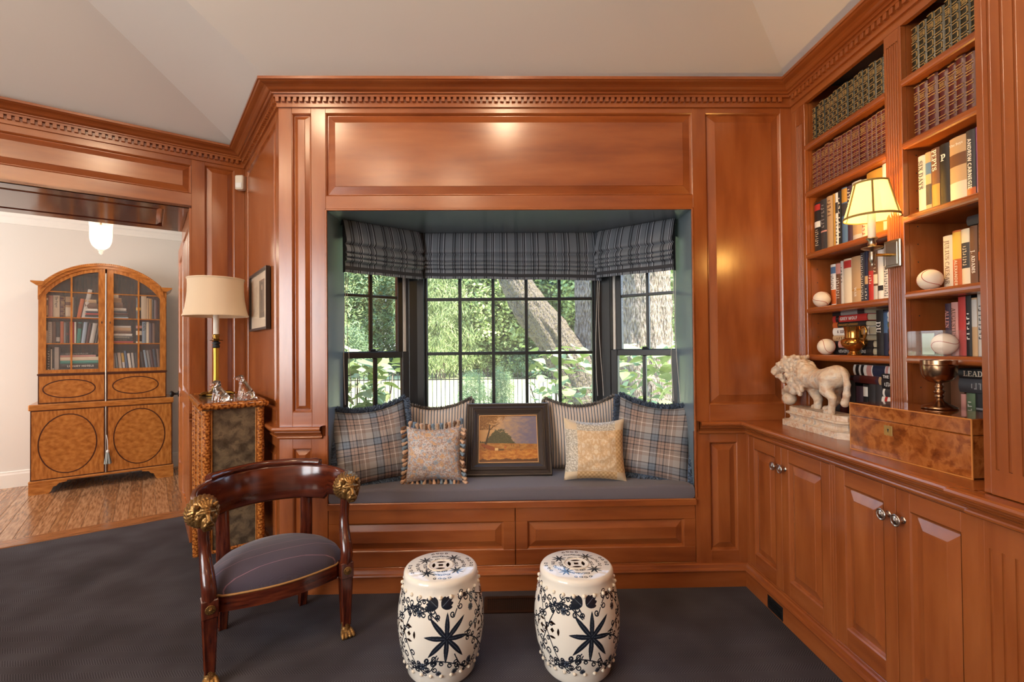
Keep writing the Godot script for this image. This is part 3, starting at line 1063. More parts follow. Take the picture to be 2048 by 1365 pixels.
	obj("edge_moulding", MB.new().strip(RAIL, 0.0, 1.160, 1.0, 0.0), mx, ct)
	var bb := struct(obj("baseboard_right", MB.new().strip(BASE, 0.0, 1.168, 1.0, 0.0).strip(BASE, 1.158, 1.45, 0.0, 0.0, Transform3D(Basis(), Vector3(0, 0, 0.014))), mx))
	bb.transform = cf
	var reg := thing("toe_kick_register", "small black floor-level vent set in the cabinet baseboard", "vent", cf)
	obj("face_plate", MB.new().box(Vector3(0.215, 0.004, 0.018), Vector3(0.33, 0.062, 0.0225), 0.001), M.iron, reg)
	for k in 6:
		obj("slat", MB.new().box(Vector3(0.222, 0.010 + 0.008 * k, 0.0225), Vector3(0.323, 0.014 + 0.008 * k, 0.0245)), M.iron, reg)


# ---------------------------------------------------------------- next room
func ring_prism(mb: MB, outer: Array, inner: Array, z0: float, z1: float, xf := Transform3D()) -> MB:   # frame between two outlines of equal point count, both counter-clockwise
	var n := outer.size()
	for k in n:
		var a: Vector2 = outer[k]
		var b: Vector2 = outer[(k + 1) % n]
		var c: Vector2 = inner[k]
		var d: Vector2 = inner[(k + 1) % n]
		mb.quad(xf * Vector3(a.x, a.y, z1), xf * Vector3(b.x, b.y, z1), xf * Vector3(d.x, d.y, z1), xf * Vector3(c.x, c.y, z1))
		mb.quad(xf * Vector3(b.x, b.y, z0), xf * Vector3(a.x, a.y, z0), xf * Vector3(c.x, c.y, z0), xf * Vector3(d.x, d.y, z0))
		mb.quad(xf * Vector3(a.x, a.y, z0), xf * Vector3(b.x, b.y, z0), xf * Vector3(b.x, b.y, z1), xf * Vector3(a.x, a.y, z1))
		mb.quad(xf * Vector3(d.x, d.y, z0), xf * Vector3(c.x, c.y, z0), xf * Vector3(c.x, c.y, z1), xf * Vector3(d.x, d.y, z1))
	return mb


func ellipse(cx: float, cy: float, rx: float, ry: float, n := 36) -> Array:
	var a := []
	for k in n:
		a.append(Vector2(cx + rx * cos(TAU * k / n), cy + ry * sin(TAU * k / n)))
	return a


func arch(x: float, r: float) -> float:
	return 1.414 + sqrt(maxf(r * r - x * x, 0.0))


func arched(x0: float, x1: float, y0: float, r: float) -> Array:   # door outline under the arch, counter-clockwise
	var a := [Vector2(x0, y0), Vector2(x1, y0)]
	for k in 17:
		var x := lerpf(x1, x0, k / 16.0)
		a.append(Vector2(x, arch(x, r)))
	return a


func veneer_front(parent: Node, called: String, x0: float, x1: float, y0: float, y1: float, oval: Array) -> void:
	var d := Node3D.new()
	d.name = called
	parent.add_child(d, true)
	member(d, "veneer_board", x0, x1, y0, y1, M.satinwood, -0.018, 0.0, 0.001)
	var edge := MB.new()
	ring_prism(edge, [Vector2(x0, y0), Vector2(x1, y0), Vector2(x1, y1), Vector2(x0, y1)], [Vector2(x0 + 0.006, y0 + 0.006), Vector2(x1 - 0.006, y0 + 0.006), Vector2(x1 - 0.006, y1 - 0.006), Vector2(x0 + 0.006, y1 - 0.006)], -0.001, 0.0006)
	ring_prism(edge, ellipse(oval[0], oval[1], oval[2], oval[3]), ellipse(oval[0], oval[1], oval[2] - 0.009, oval[3] - 0.009), -0.001, 0.0008)
	obj("inlay_line", edge, M.inlay, d)
	var e := PackedVector2Array(ellipse(oval[0], oval[1], oval[2] - 0.009, oval[3] - 0.009))
	obj("oval_veneer", MB.new().prism(e, -0.001, 0.0005), M.satinwood_oval, d)


func build_next_room() -> void:
	var fl := shell("floor_next_room", LF, "oak strip floor of the next room")
	var k := 0
	var x := -3.35
	while x < 0.25:
		var m: Material = M.oak_plank if (k * 7) % 5 < 3 else M.oak_plank_dark
		obj("plank", MB.new().box(Vector3(x, -0.02, -2.42), Vector3(x + 0.0795, 0.0, -0.752), 0.0012), m, fl)
		x += 0.0805
		k += 1
	obj("threshold", MB.new().box(Vector3(-2.2, -0.02, -0.751), Vector3(-0.29, 0.006, -0.60), 0.004), M.oak_x, fl)
	obj("subfloor", MB.new().box(Vector3(-3.5, -0.12, -2.6), Vector3(0.34, -0.021, -0.75)), M.plaster, fl)
	var w := shell("wall_next_room", LF, "white painted walls of the next room")
	obj("plaster", MB.new().box(Vector3(-3.5, 0, -2.55), Vector3(0.34, 2.5, -2.42)), M.wall_paint, w)
	obj("plaster", MB.new().box(Vector3(0.29, 0, -2.55), Vector3(0.34, 2.5, -0.6)), M.wall_paint, w)
	obj("plaster", MB.new().box(Vector3(-3.55, 0, -2.55), Vector3(-3.4, 2.6, 0.0)), M.wall_paint, w)
	obj("plaster", MB.new().box(Vector3(-3.4, 0, -0.77), Vector3(-2.2, 2.5, -0.75)), M.wall_paint, w)
	obj("plaster", MB.new().box(Vector3(-0.27, 0, -0.77), Vector3(0.3, 2.5, -0.75)), M.wall_paint, w)
	obj("crown_moulding", MB.new().strip([[0.0, 2.285], [0.012, 2.285], [0.014, 2.30], [0.03, 2.335], [0.05, 2.345], [0.055, 2.36], [0.085, 2.40], [0.09, 2.42], [0.0, 2.42]], -3.4, 0.29, 0, 0, Transform3D(Basis(), Vector3(0, 0, -2.42))), M.white_paint, w)
	struct(obj("baseboard_next_room", MB.new().strip([[0.0, 0.0], [0.016, 0.0], [0.016, 0.11], [0.012, 0.125], [0.012, 0.135], [0.0, 0.14]], -3.4, 0.29, 0, 0, Transform3D(Basis(), Vector3(0, 0, -2.42))), M.white_paint)).transform = LF
	var ce := shell("ceiling_next_room", LF, "white ceiling of the next room")
	obj("plaster", MB.new().box(Vector3(-3.55, 2.42, -2.55), Vector3(0.34, 2.55, -0.74)), M.ceiling_paint, ce)
	# open door leaf
	var d := shell("door_1", LF * Transform3D(Basis(Vector3.UP, -PI / 2), Vector3(-0.288, 0, -0.757)), "open panelled cherry door folded back into the next room")   # local x = depth outwards, z towards the opening
	for s in [[-0.78, -0.68], [-0.10, 0.0]]:
		member(d, "stile", s[0], s[1], 0.008, 2.03, M.cherry_y, -0.04, 0.0)
	for r in [[0.008, 0.22], [0.86, 0.98], [1.92, 2.03]]:
		member(d, "rail", -0.68, -0.10, r[0], r[1], M.cherry_x, -0.04, 0.0)
	raised(d, -0.68, -0.10, 0.22, 0.86, M.cherry_y, 0.0, 0.04)
	raised(d, -0.68, -0.10, 0.98, 1.92, M.cherry_y, 0.0, 0.04)
	member(d, "core", -0.69, -0.09, 0.2, 1.93, M.cherry_y, -0.038, -0.016, 0.0)
	for y in [0.22, 1.02, 1.80]:
		obj("hinge", MB.new().box(Vector3(-0.002, y - 0.05, -0.036), Vector3(0.003, y + 0.05, 0.004), 0.001).lathe([[0.0, y - 0.055], [0.007, y - 0.055], [0.007, y + 0.055], [0.0, y + 0.055]], 10, Transform3D(Basis(), Vector3(0.004, 0, 0.006))), M.iron, d)
	obj("knob", MB.new().lathe([[0.0, 0.0], [0.025, 0.0], [0.025, 0.006], [0.010, 0.008], [0.009, 0.03], [0.022, 0.04], [0.027, 0.052], [0.020, 0.062], [0.0, 0.065]], 16, Transform3D(Basis(Vector3.RIGHT, PI / 2), Vector3(-0.73, 0.80, 0.0))), M.iron, d)
	# pendant lamp
	var p := thing("pendant_lamp", "ribbed clear glass bell pendant lamp, lit, hanging in the next room", "pendant lamp", LF * Transform3D(Basis(), Vector3(-0.79, 0, -1.35)))
	obj("canopy", MB.new().lathe([[0.0, 2.36], [0.02, 2.362], [0.055, 2.40], [0.06, 2.42]], 20), M.old_brass, p)
	obj("rod", MB.new().tube([Vector3(0, 2.15, 0), Vector3(0, 2.37, 0)], 0.005, 8), M.old_brass, p)
	var rows := []
	for q in [[0.012, 1.958], [0.03, 1.962], [0.052, 1.985], [0.064, 2.02], [0.068, 2.06], [0.066, 2.12], [0.072, 2.17], [0.080, 2.20]]:
		var a := PackedVector3Array()
		for j in 72:
			var an := TAU * j / 72
			var r: float = q[0] * (1.0 + 0.045 * cos(an * 18))
			a.append(Vector3(r * cos(an), q[1], -r * sin(an)))
		rows.append(a)
	var gl := plain("ribbed_glass", Color(0.98, 0.97, 0.93, 0.22), 0.08)
	gl.transparency = BaseMaterial3D.TRANSPARENCY_ALPHA
	obj("glass_bell", MB.new().grid(rows, true), gl, p)
	obj("finial", MB.new().lathe([[0.0, 1.918], [0.010, 1.922], [0.016, 1.934], [0.010, 1.942], [0.020, 1.948], [0.022, 1.955], [0.012, 1.960], [0.0, 1.962]], 16), gl, p)
	var bulb := plain("bulb_glow", hx("fff4e2"), 0.5)
	bulb.emission_enabled = true
	bulb.emission = hx("fff0d6")
	bulb.emission_energy_multiplier = 1.6
	obj("bulb", MB.new().ball(Vector3(0, 2.07, 0), Vector3(0.026, 0.04, 0.026), 14, 10), bulb, p)
	var l := OmniLight3D.new()
	l.name = "pendant_light"
	l.light_color = hx("ffe8c8")
	l.light_energy = 0.25
	l.light_size = 0.03
	l.omni_range = 8.0
	l.omni_attenuation = 2.0
	l.shadow_enabled = true
	p.add_child(l)
	l.position = Vector3(0, 2.07, 0)
	build_display_cabinet()


func build_display_cabinet() -> void:
	var c := thing("display_cabinet", "satinwood cabinet with arched glazed doors and oval inlays, in the next room", "cabinet", LF * Transform3D(Basis(), Vector3(-0.79, 0, -1.97)))
	var sw: Material = M.satinwood
	var sx: Material = M.satinwood_x
	# base: bracket feet, body, doors
	for s in [-1.0, 1.0]:
		var foot := v2([[s * 0.482, 0.0], [s * 0.36, 0.0], [s * 0.345, 0.02], [s * 0.335, 0.05], [s * 0.315, 0.055], [s * 0.30, 0.075], [s * 0.25, 0.082], [s * 0.25, 0.10], [s * 0.482, 0.10]])
		obj("bracket_foot", MB.new().prism(foot, -0.03, 0.003), sx, c)
		obj("bracket_foot", MB.new().box(Vector3(minf(s * 0.482, s * 0.462), 0, -0.40), Vector3(maxf(s * 0.482, s * 0.462), 0.1, -0.03)), sx, c)
	obj("base_carcass", MB.new().box(Vector3(-0.475, 0.098, -0.40), Vector3(0.475, 0.70, -0.019)), sw, c)
	obj("base_moulding", MB.new().box(Vector3(-0.484, 0.092, -0.40), Vector3(0.484, 0.112, 0.006), 0.004), sx, c)
	veneer_front(c, "door", -0.472, -0.008, 0.115, 0.684, [-0.243, 0.398, 0.187, 0.250])
	veneer_front(c, "door", 0.008, 0.472, 0.115, 0.684, [0.235, 0.405, 0.187, 0.250])
	obj("closing_strip", MB.new().tube([Vector3(0, 0.115, 0.001), Vector3(0, 1.85, 0.001)], 0.005, 8), M.silver_strip, c)
	obj("waist_moulding", MB.new().box(Vector3(-0.485, 0.686, -0.40), Vector3(0.485, 0.735, 0.008), 0.006), sx, c)
	# upper part: case, secretaire fronts, shelves
	for s in [-1.0, 1.0]:
		obj("side_panel", MB.new().box(Vector3(minf(s * 0.43, s * 0.412), 0.735, -0.36), Vector3(maxf(s * 0.43, s * 0.412), 1.72, -0.02)), sw, c)
	obj("back_panel", MB.new().prism(PackedVector2Array(arched(-0.42, 0.42, 0.735, 0.515)), -0.37, -0.36), M.mahogany_y, c)
	obj("lower_case", MB.new().box(Vector3(-0.412, 0.735, -0.36), Vector3(0.412, 0.985, -0.019)), sw, c)
	veneer_front(c, "drawer", -0.428, -0.006, 0.742, 0.972, [-0.235, 0.857, 0.168, 0.080])
	veneer_front(c, "drawer", 0.006, 0.428, 0.742, 0.972, [0.207, 0.864, 0.166, 0.080])
	obj("string_course", MB.new().box(Vector3(-0.434, 0.972, -0.36), Vector3(0.434, 0.986, 0.004), 0.002), M.inlay, c)
	for y in [1.236, 1.455]:
		obj("shelf", MB.new().box(Vector3(-0.412, y - 0.012, -0.36), Vector3(0.412, y, -0.045)), M.mahogany_x, c)
	obj("partition", MB.new().box(Vector3(-0.010, 0.985, -0.36), Vector3(0.010, 1.86, -0.03)), M.mahogany_y, c)
	# arched cornice
	var outer := []
	var inner := []
	for k in 25:
		var x := lerpf(0.39, -0.39, k / 24.0)
		outer.append(Vector2(x, arch(x, 0.520)))
	for k in 25:
		var x := lerpf(0.425, -0.425, k / 24.0)
		inner.append(Vector2(x, maxf(arch(x, 0.474), 1.60)))
	var cor := MB.new()
	for q in [[0.0, 0.55, 0.012], [0.5, 1.0, 0.024]]:
		for k in 24:
			var pts := []
			for e in [0, 1]:
				pts.append(inner[k + e].lerp(outer[k + e], q[0]))
			for e in [1, 0]:
				pts.append(inner[k + e].lerp(outer[k + e], q[1]))
			cor.prism(PackedVector2Array(pts), -0.36, q[2])
	obj("arched_cornice", cor, sx, c)
	for s in [-1.0, 1.0]:
		obj("cornice_return", MB.new().prism(v2([[s * 0.39, 1.715], [s * 0.435, 1.715], [s * 0.472, 1.742], [s * 0.472, 1.752], [s * 0.378, 1.752]]), -0.38, 0.024), sx, c)
		obj("frieze", MB.new().prism(v2([[s * 0.43, 1.60], [s * 0.43, 1.716], [s * 0.385, 1.716], [s * 0.405, 1.64], [s * 0.424, 1.60]]), -0.02, 0.004), sw, c)
	var rope := MB.new()
	for k in 60:
		var an := lerpf(0.74, PI - 0.74, k / 59.0)
		rope.ball(Vector3(0.513 * cos(an), 1.414 + 0.513 * sin(an), 0.024), Vector3(0.0045, 0.0045, 0.0045), 6, 4)
	stuff(obj("bead_moulding", rope, sx, c))
	# glazed doors
	for s in [-1.0, 1.0]:
		var d := Node3D.new()
		d.name = "glazed_door"
		c.add_child(d, true)
		var x0 := 0.007 if s > 0 else -0.424
		var x1 := 0.424 if s > 0 else -0.007
		obj("door_frame", ring_prism(MB.new(), arched(x0, x1, 0.988, 0.474), arched(x0 + 0.044, x1 - 0.044, 1.018, 0.445), -0.022, 0.0), sw, d)
		var xm: float = s * 0.225
		var g0 := x0 + 0.044
		var g1 := x1 - 0.044
		obj("muntin", MB.new().box(Vector3(xm - 0.006, 1.018, -0.016), Vector3(xm + 0.006, arch(xm, 0.450), -0.004)), sw, d)
		for y in [1.236, 1.455, 1.672]:
			var half := sqrt(maxf(0.45 * 0.45 - (y - 1.414) * (y - 1.414), 0.0))
			obj("muntin", MB.new().box(Vector3(maxf(g0, -half), y - 0.004, -0.0155), Vector3(minf(g1, half), y + 0.004, -0.0045)), sw, d)
		for e in [[g0, xm], [xm, g1]]:
			for y in [[1.018, 1.236], [1.236, 1.455]]:
				obj("pane", MB.new().box(Vector3(e[0], y[0], -0.012), Vector3(e[1], y[1], -0.009)), M.glass, d)
			obj("pane", MB.new().prism(PackedVector2Array(arched(e[0], e[1], 1.455, 0.447)), -0.012, -0.009), M.glass, d)
		obj("escutcheon", MB.new().box(Vector3(s * 0.028 - 0.003, 1.41, 0.0), Vector3(s * 0.028 + 0.003, 1.43, 0.002)), M.iron, d)
	var t := thing("key_tassel", "grey and white key tassel hanging from the cabinet door lock", "tassel", LF * Transform3D(Basis(), Vector3(-0.776, 0, -1.955)))
	obj("cord_loop", MB.new().tube([Vector3(-0.01, 0.44, -0.008), Vector3(-0.002, 0.39, 0.004), Vector3(0.0, 0.31, 0.008)], 0.003, 6), M.white_paint, t)
	obj("knot", MB.new().ball(Vector3(0, 0.298, 0.008), Vector3(0.011, 0.014, 0.011)), M.white_paint, t)
	var st := MB.new()
	st.colored = true
	for q in 70:
		var an := rng.randf() * TAU
		var r := sqrt(rng.randf()) * 0.8
		st.tint = [Color(0.55, 0.55, 0.52), Color(0.12, 0.16, 0.16), Color(0.3, 0.36, 0.36)][q % 3]
		st.tube([Vector3(0.008 * r * cos(an), 0.29, 0.008 + 0.008 * r * sin(an)), Vector3(0.024 * r * cos(an), 0.23, 0.010 + 0.016 * r * sin(an)), Vector3(0.031 * r * cos(an), 0.187 + 0.01 * rng.randf(), 0.012 + 0.018 * r * sin(an))], 0.0022, 4, false)
	var sm := plain("tassel_strands", Color(1, 1, 1), 0.9)
	sm.vertex_color_use_as_albedo = true
	stuff(obj("strands", st, sm, t))


# ---------------------------------------------------------------- drawing on images (print, paint, weave)
func disc(im: Image, x: float, y: float, r: float, col: Color, wrap := false) -> void:
	var w := im.get_width()
	var h := im.get_height()
	for yy in range(maxi(0, int(y - r)), mini(h, int(y + r) + 2)):
		for xx in range(int(x - r), int(x + r) + 2):
			if (xx - x) * (xx - x) + (yy - y) * (yy - y) <= r * r + 0.3:
				var q := posmod(xx, w) if wrap else xx
				if q >= 0 and q < w:
					im.set_pixel(q, yy, col)


func stroke(im: Image, pts: Array, r0: float, r1: float, col: Color, wrap := false) -> void:
	for k in pts.size() - 1:
		var a: Vector2 = pts[k]
		var b: Vector2 = pts[k + 1]
		var n := maxi(1, int(a.distance_to(b) / 1.2))
		for q in n:
			var p := a.lerp(b, float(q) / n)
			disc(im, p.x, p.y, lerpf(r0, r1, (k + float(q) / n) / (pts.size() - 1)), col, wrap)


func lancet(im: Image, at: Vector2, ang: float, ln: float, wd: float, col: Color, wrap := false) -> void:   # pointed leaf
	for q in int(ln / 1.2):
		var t := q * 1.2 / ln
		var p := at + Vector2.from_angle(ang) * ln * t
		disc(im, p.x, p.y, wd * pow(sin(PI * minf(t * 0.9 + 0.12, 1.0)), 0.8), col, wrap)


func curl(im: Image, at: Vector2, ang: float, size: float, hand: float, col: Color) -> void:
	var pts := [at]
	var c := at + Vector2.from_angle(ang) * size
	for q in 15:
		var t := q / 14.0
		pts.append(c + Vector2.from_angle(ang + PI + hand * t * 6.2) * size * (1.0 - 0.62 * t))
	stroke(im, pts, 3.0, 2.2, col, true)
	disc(im, pts[-1].x, pts[-1].y, 4.0, col, true)


func stool_side() -> Image:
	var im := Image.create(1280, 400, false, Image.FORMAT_RGB8)
	im.fill(hx("eee6d8"))
	var ink := hx("1c212c")
	var pale := hx("5d6674")
	var stars := []
	for k in 3:
		stars.append(Vector2(213.3 + 426.67 * k, 205))
	var free := func(p: Vector2, keep: float) -> bool:
		for s in stars:
			var dx := absf(wrapf(p.x - s.x, -640, 640))
			var dy := absf(p.y - s.y)
			if dx * dx + dy * dy < keep * keep or (p.y < 92 and dx < 62):
				return false
		return true
	for v in 6:                                         # winding stems with paired curls
		var pts := []
		for q in 240:
			var x := q * 1280.0 / 239.0
			pts.append(Vector2(x, [70.0, 200.0, 330.0, 200.0, 140.0, 270.0][v] + [34.0, 150.0, 34.0, -150.0, 60.0, 60.0][v] * sin(TAU * 3.0 * x / 1280.0 + [0.5, 0.0, 2.2, 0.0, 3.6, 0.6][v])))
		var run := []
		for p in pts:
			if free.call(p, 80.0):
				run.append(p)
			else:
				if run.size() > 2:
					stroke(im, run, 2.4, 2.4, ink, true)
				run = []
		if run.size() > 2:
			stroke(im, run, 2.4, 2.4, ink, true)
		for q in range(2, 238, 4):
			var d: Vector2 = (pts[q + 1] - pts[q - 1]).normalized()
			var side := 1.0 if (q / 4) % 2 else -1.0
			var size := rng.randf_range(10.0, 15.0)
			if free.call(pts[q] + d.orthogonal() * side * size * 1.5, 90.0):
				curl(im, pts[q], (d * 0.5 + d.orthogonal() * side).angle(), size, side, ink)
	for k in 3:
		var s: Vector2 = stars[k]
		for q in 8:
			var a := TAU * q / 8 + 0.06
			lancet(im, s, a, 118.0 if q % 2 else 104.0, 11.0, ink, true)
			stroke(im, [s, s + Vector2.from_angle(a) * 88.0], 0.8, 0.6, pale, true)
		for e in [-1.0, 1.0]:                           # a pair of broad leaves above, flowers between
			for q in 5:
				lancet(im, s + Vector2(e * 14 - 30, -128), -PI / 2 + e * (0.3 + 0.36 * q), 62.0 - 7.0 * absf(q - 2), 12.0, ink, true)
			stroke(im, [s + Vector2(e * 14 - 30, -128), s + Vector2(e * 58 - 30, -162)], 1.4, 0.9, pale, true)
			for f in [Vector2(e * 128, -96), Vector2(e * 118, 118), Vector2(e * 40, 148)]:
				for q in 14:
					lancet(im, s + f, TAU * q / 14, 17.0, 2.8, ink if q % 2 else pale, true)
				disc(im, s.x + f.x, s.y + f.y, 5.0, ink, true)
	return im


func stool_top() -> Image:
	var im := Image.create(512, 512, false, Image.FORMAT_RGB8)
	im.fill(hx("ebe4d8"))
	var ink := hx("2b3038")
	for k in 4:
		var a := TAU * k / 4 + 0.3
		var c := Vector2(256, 256) + Vector2.from_angle(a) * 140
		for q in 8:
			lancet(im, c, TAU * q / 8 + 0.2, 58.0, 6.5, ink)
		for q in 14:
			var b := a + 0.40 + 0.058 * q
			curl(im, Vector2(256, 256) + Vector2.from_angle(b) * (100 + 52 * (q % 3)), b * 3.0, 13.0, 1.0 if q % 2 else -1.0, ink)
	return im


func lens_poly(l: float, w: float) -> PackedVector2Array:
	var p := PackedVector2Array()
	for k in 13:
		p.append(Vector2(lerpf(-l, l, k / 12.0), w * (1.0 - pow(lerpf(-1, 1, k / 12.0), 2))))
	for k in range(11, 0, -1):
		p.append(Vector2(lerpf(-l, l, k / 12.0), -w * (1.0 - pow(lerpf(-1, 1, k / 12.0), 2))))
	return p


func cutter(root: CSGShape3D, poly: PackedVector2Array, xf: Transform3D) -> void:
	var p := CSGPolygon3D.new()
	p.name = "piercing"
	p.polygon = poly
	p.mode = CSGPolygon3D.MODE_DEPTH
	p.depth = 0.03
	p.operation = CSGShape3D.OPERATION_SUBTRACTION
	p.material = M.dark_glaze
	root.add_child(p, true)
	p.transform = xf


const STOOL_A := -16.0
const STOOL_B := -20.0


func make_stool() -> Node3D:
	var t := thing("garden_stool", "", "garden stool", Transform3D(), "pair of ceramic garden stools")
	var side := printed("stool_glaze", stool_side(), 0.09)
	var top := printed("stool_top_glaze", stool_top(), 0.08)
	plain("dark_glaze", hx("3a2418"), 0.4)
	plain("stool_boss", hx("e6d9c4"), 0.12)
	var body := MB.new()
	body.lathe([[0.0, 0.0], [0.112, 0.0], [0.112, 0.0], [0.120, 0.010], [0.122, 0.030]], 96, Transform3D(), Rect2(0, 0.001, 1, 0.003))
	body.lathe([[0.122, 0.030], [0.135, 0.062], [0.1455, 0.105], [0.1515, 0.150], [0.153, 0.188], [0.1505, 0.228], [0.1445, 0.268], [0.136, 0.305], [0.130, 0.330]], 96, Transform3D(), Rect2(0, 1, 1, -1))
	body.lathe([[0.130, 0.330], [0.130, 0.330], [0.1315, 0.338], [0.130, 0.349], [0.125, 0.356], [0.120, 0.3585]], 96, Transform3D(), Rect2(0, 0.001, 1, 0.003))
	var lid := MB.new().lathe([[0.120, 0.3585], [0.05, 0.3595], [0.0, 0.360]], 96)
	for k in lid.v.size():
		lid.t[k] = Vector2(lid.v[k].x, lid.v[k].z) / 0.262 + Vector2(0.5, 0.5)
	var am := body.mesh()
	var am2 := lid.mesh()
	am.surface_set_material(0, side)
	am.add_surface_from_arrays(Mesh.PRIMITIVE_TRIANGLES, am2.surface_get_arrays(0))
	am.surface_set_material(1, top)
	var root := CSGCombiner3D.new()
	root.name = "body"
	t.add_child(root)
	var solid_body := CSGMesh3D.new()
	solid_body.name = "clay"
	solid_body.mesh = am
	root.add_child(solid_body)
	for k in 3:                                          # coin-shaped piercings: a square and four lenses, three round the belly and one in the top
		for e in [-1.0, 1.0]:
			var az: float = TAU * (k / 3.0 + 0.333) + 0.16 * e
			var b := Basis(Vector3.UP, az + PI / 2)
			for q in 5:
				var off := Vector3.ZERO if q == 4 else Vector3(0.023 * cos(PI / 2 * q), 0.023 * sin(PI / 2 * q), 0)
				if e > 0 and q == 2:
					continue
				var roll := Basis(Vector3(0, 0, 1), PI / 4 if q == 4 else PI / 2 * (q + 1))
				cutter(root, v2([[-0.006, -0.006], [0.006, -0.006], [0.006, 0.006], [-0.006, 0.006]]) if q == 4 else lens_poly(0.013, 0.0045), Transform3D(b * roll, b * (off + Vector3(0, 0, 0.166)) + Vector3(0, 0.190, 0)))
	for q in 5:
		var down := Basis(Vector3.RIGHT, -PI / 2)
		var an := PI / 2 * q + 0.35
		var off := Vector3.ZERO if q == 4 else Vector3(0.025 * cos(an), 0, -0.025 * sin(an))
		cutter(root, v2([[-0.008, -0.008], [0.008, -0.008], [0.008, 0.008], [-0.008, 0.008]]) if q == 4 else lens_poly(0.018, 0.006), Transform3D(down * Basis(Vector3(0, 0, 1), an + PI / 2), off + Vector3(0, 0.375, 0)))
	var ringm := MB.new().lathe([[0.040, 0.358], [0.041, 0.3615], [0.045, 0.362], [0.047, 0.358]], 40)
	obj("coin_rim", ringm, M.stool_boss, t)
	var studs := MB.new()
	for k in 24:
		for q in [[0.1355, 0.310], [0.1305, 0.050]]:
			var an := TAU * (k + 0.5) / 24
			studs.ball(Vector3(q[0] * cos(an), q[1], -q[0] * sin(an)), Vector3(0.0068, 0.0068, 0.0068), 8, 6)
	stuff(obj("studs", studs, M.stool_boss, t))
	return t


# ---------------------------------------------------------------- cushions
func pillow(label: String, group: String, w: float, h: float, thick: float, xf: Transform3D, m: Material, sag: float, back: Material, seed_: int, ears := 0.05) -> Dictionary:
	var t := thing("cushion", label, "cushion", xf, group)
	var nz := FastNoiseLite.new()
	nz.seed = seed_
	nz.frequency = 5.0
	var n := 28
	var edge := []
	var f := MB.new()
	for side in [1.0, -1.0]:
		var rows := []
		for r in n + 1:
			var v := -1.0 + 2.0 * r / n
			var a := PackedVector3Array()
			for j in n + 1:
				var u := -1.0 + 2.0 * j / n
				var x := w / 2 * u * (1.0 - ears * (1.0 - v * v) * absf(u))
				var y := h / 2 * v * (1.0 - ears * (1.0 - u * u) * absf(v)) - sag * (1.0 - u * u) * pow((v + 1) / 2, 2.0)
				var p := pow((1.0 - pow(absf(u), 2.4)) * (1.0 - pow(absf(v), 2.4)), 0.48)
				var z := thick / 2 * p * (1.0 + 0.10 * nz.get_noise_2d(u * 0.5, v * 0.5)) * (1.0 - 0.25 * (v + 1) / 2)
				z += p * 0.010 * nz.get_noise_2d(u * 0.3 + 9.0, v * 0.9)
				a.append(Vector3(x, y + h / 2, side * z))
			rows.append(a)
		f.grid(rows, false, Rect2(0, 1, 1, -1), side < 0)
		if side > 0:
			for j in n:
				edge.append([rows[0][j], Vector3(0, -1, 0)])
			for r in n:
				edge.append([rows[r][n], Vector3(1, 0, 0)])
			for j in n:
				edge.append([rows[n][n - j], Vector3(0, 1, 0)])
			for r in n:
				edge.append([rows[n - r][0], Vector3(-1, 0, 0)])
	obj("cover", f, m, t)
	return {"node": t, "edge": edge}


func brush_fringe(p: Dictionary, m: Material, ln: float, per: int) -> void:   # thick cut fringe along the seam: many short yarn ends
	var mb := MB.new()
	mb.colored = true
	var e: Array = p.edge
	for k in e.size():
		for q in per:
			var f := (q + rng.randf()) / per
			var a: Vector3 = e[k][0].lerp(e[(k + 1) % e.size()][0], f)
			var o: Vector3 = (e[k][1] * rng.randf_range(0.5, 1.0) + Vector3(rng.randf_range(-0.45, 0.45), rng.randf_range(-0.45, 0.45), rng.randf_range(-0.8, 1.0))).normalized()
			var g := rng.randf_range(0.25, 0.95)
			mb.tint = Color(g, g, g)
			var l := ln * rng.randf_range(0.75, 1.1)
			mb.tube([a - o * 0.004, a + o * l * 0.6 + Vector3(0, -0.002, 0.001), a + o * l + Vector3(0, -0.004, 0)], [0.0021, 0.0024, 0.0014], 4, false)
	stuff(obj("fringe", mb, m, p.node))


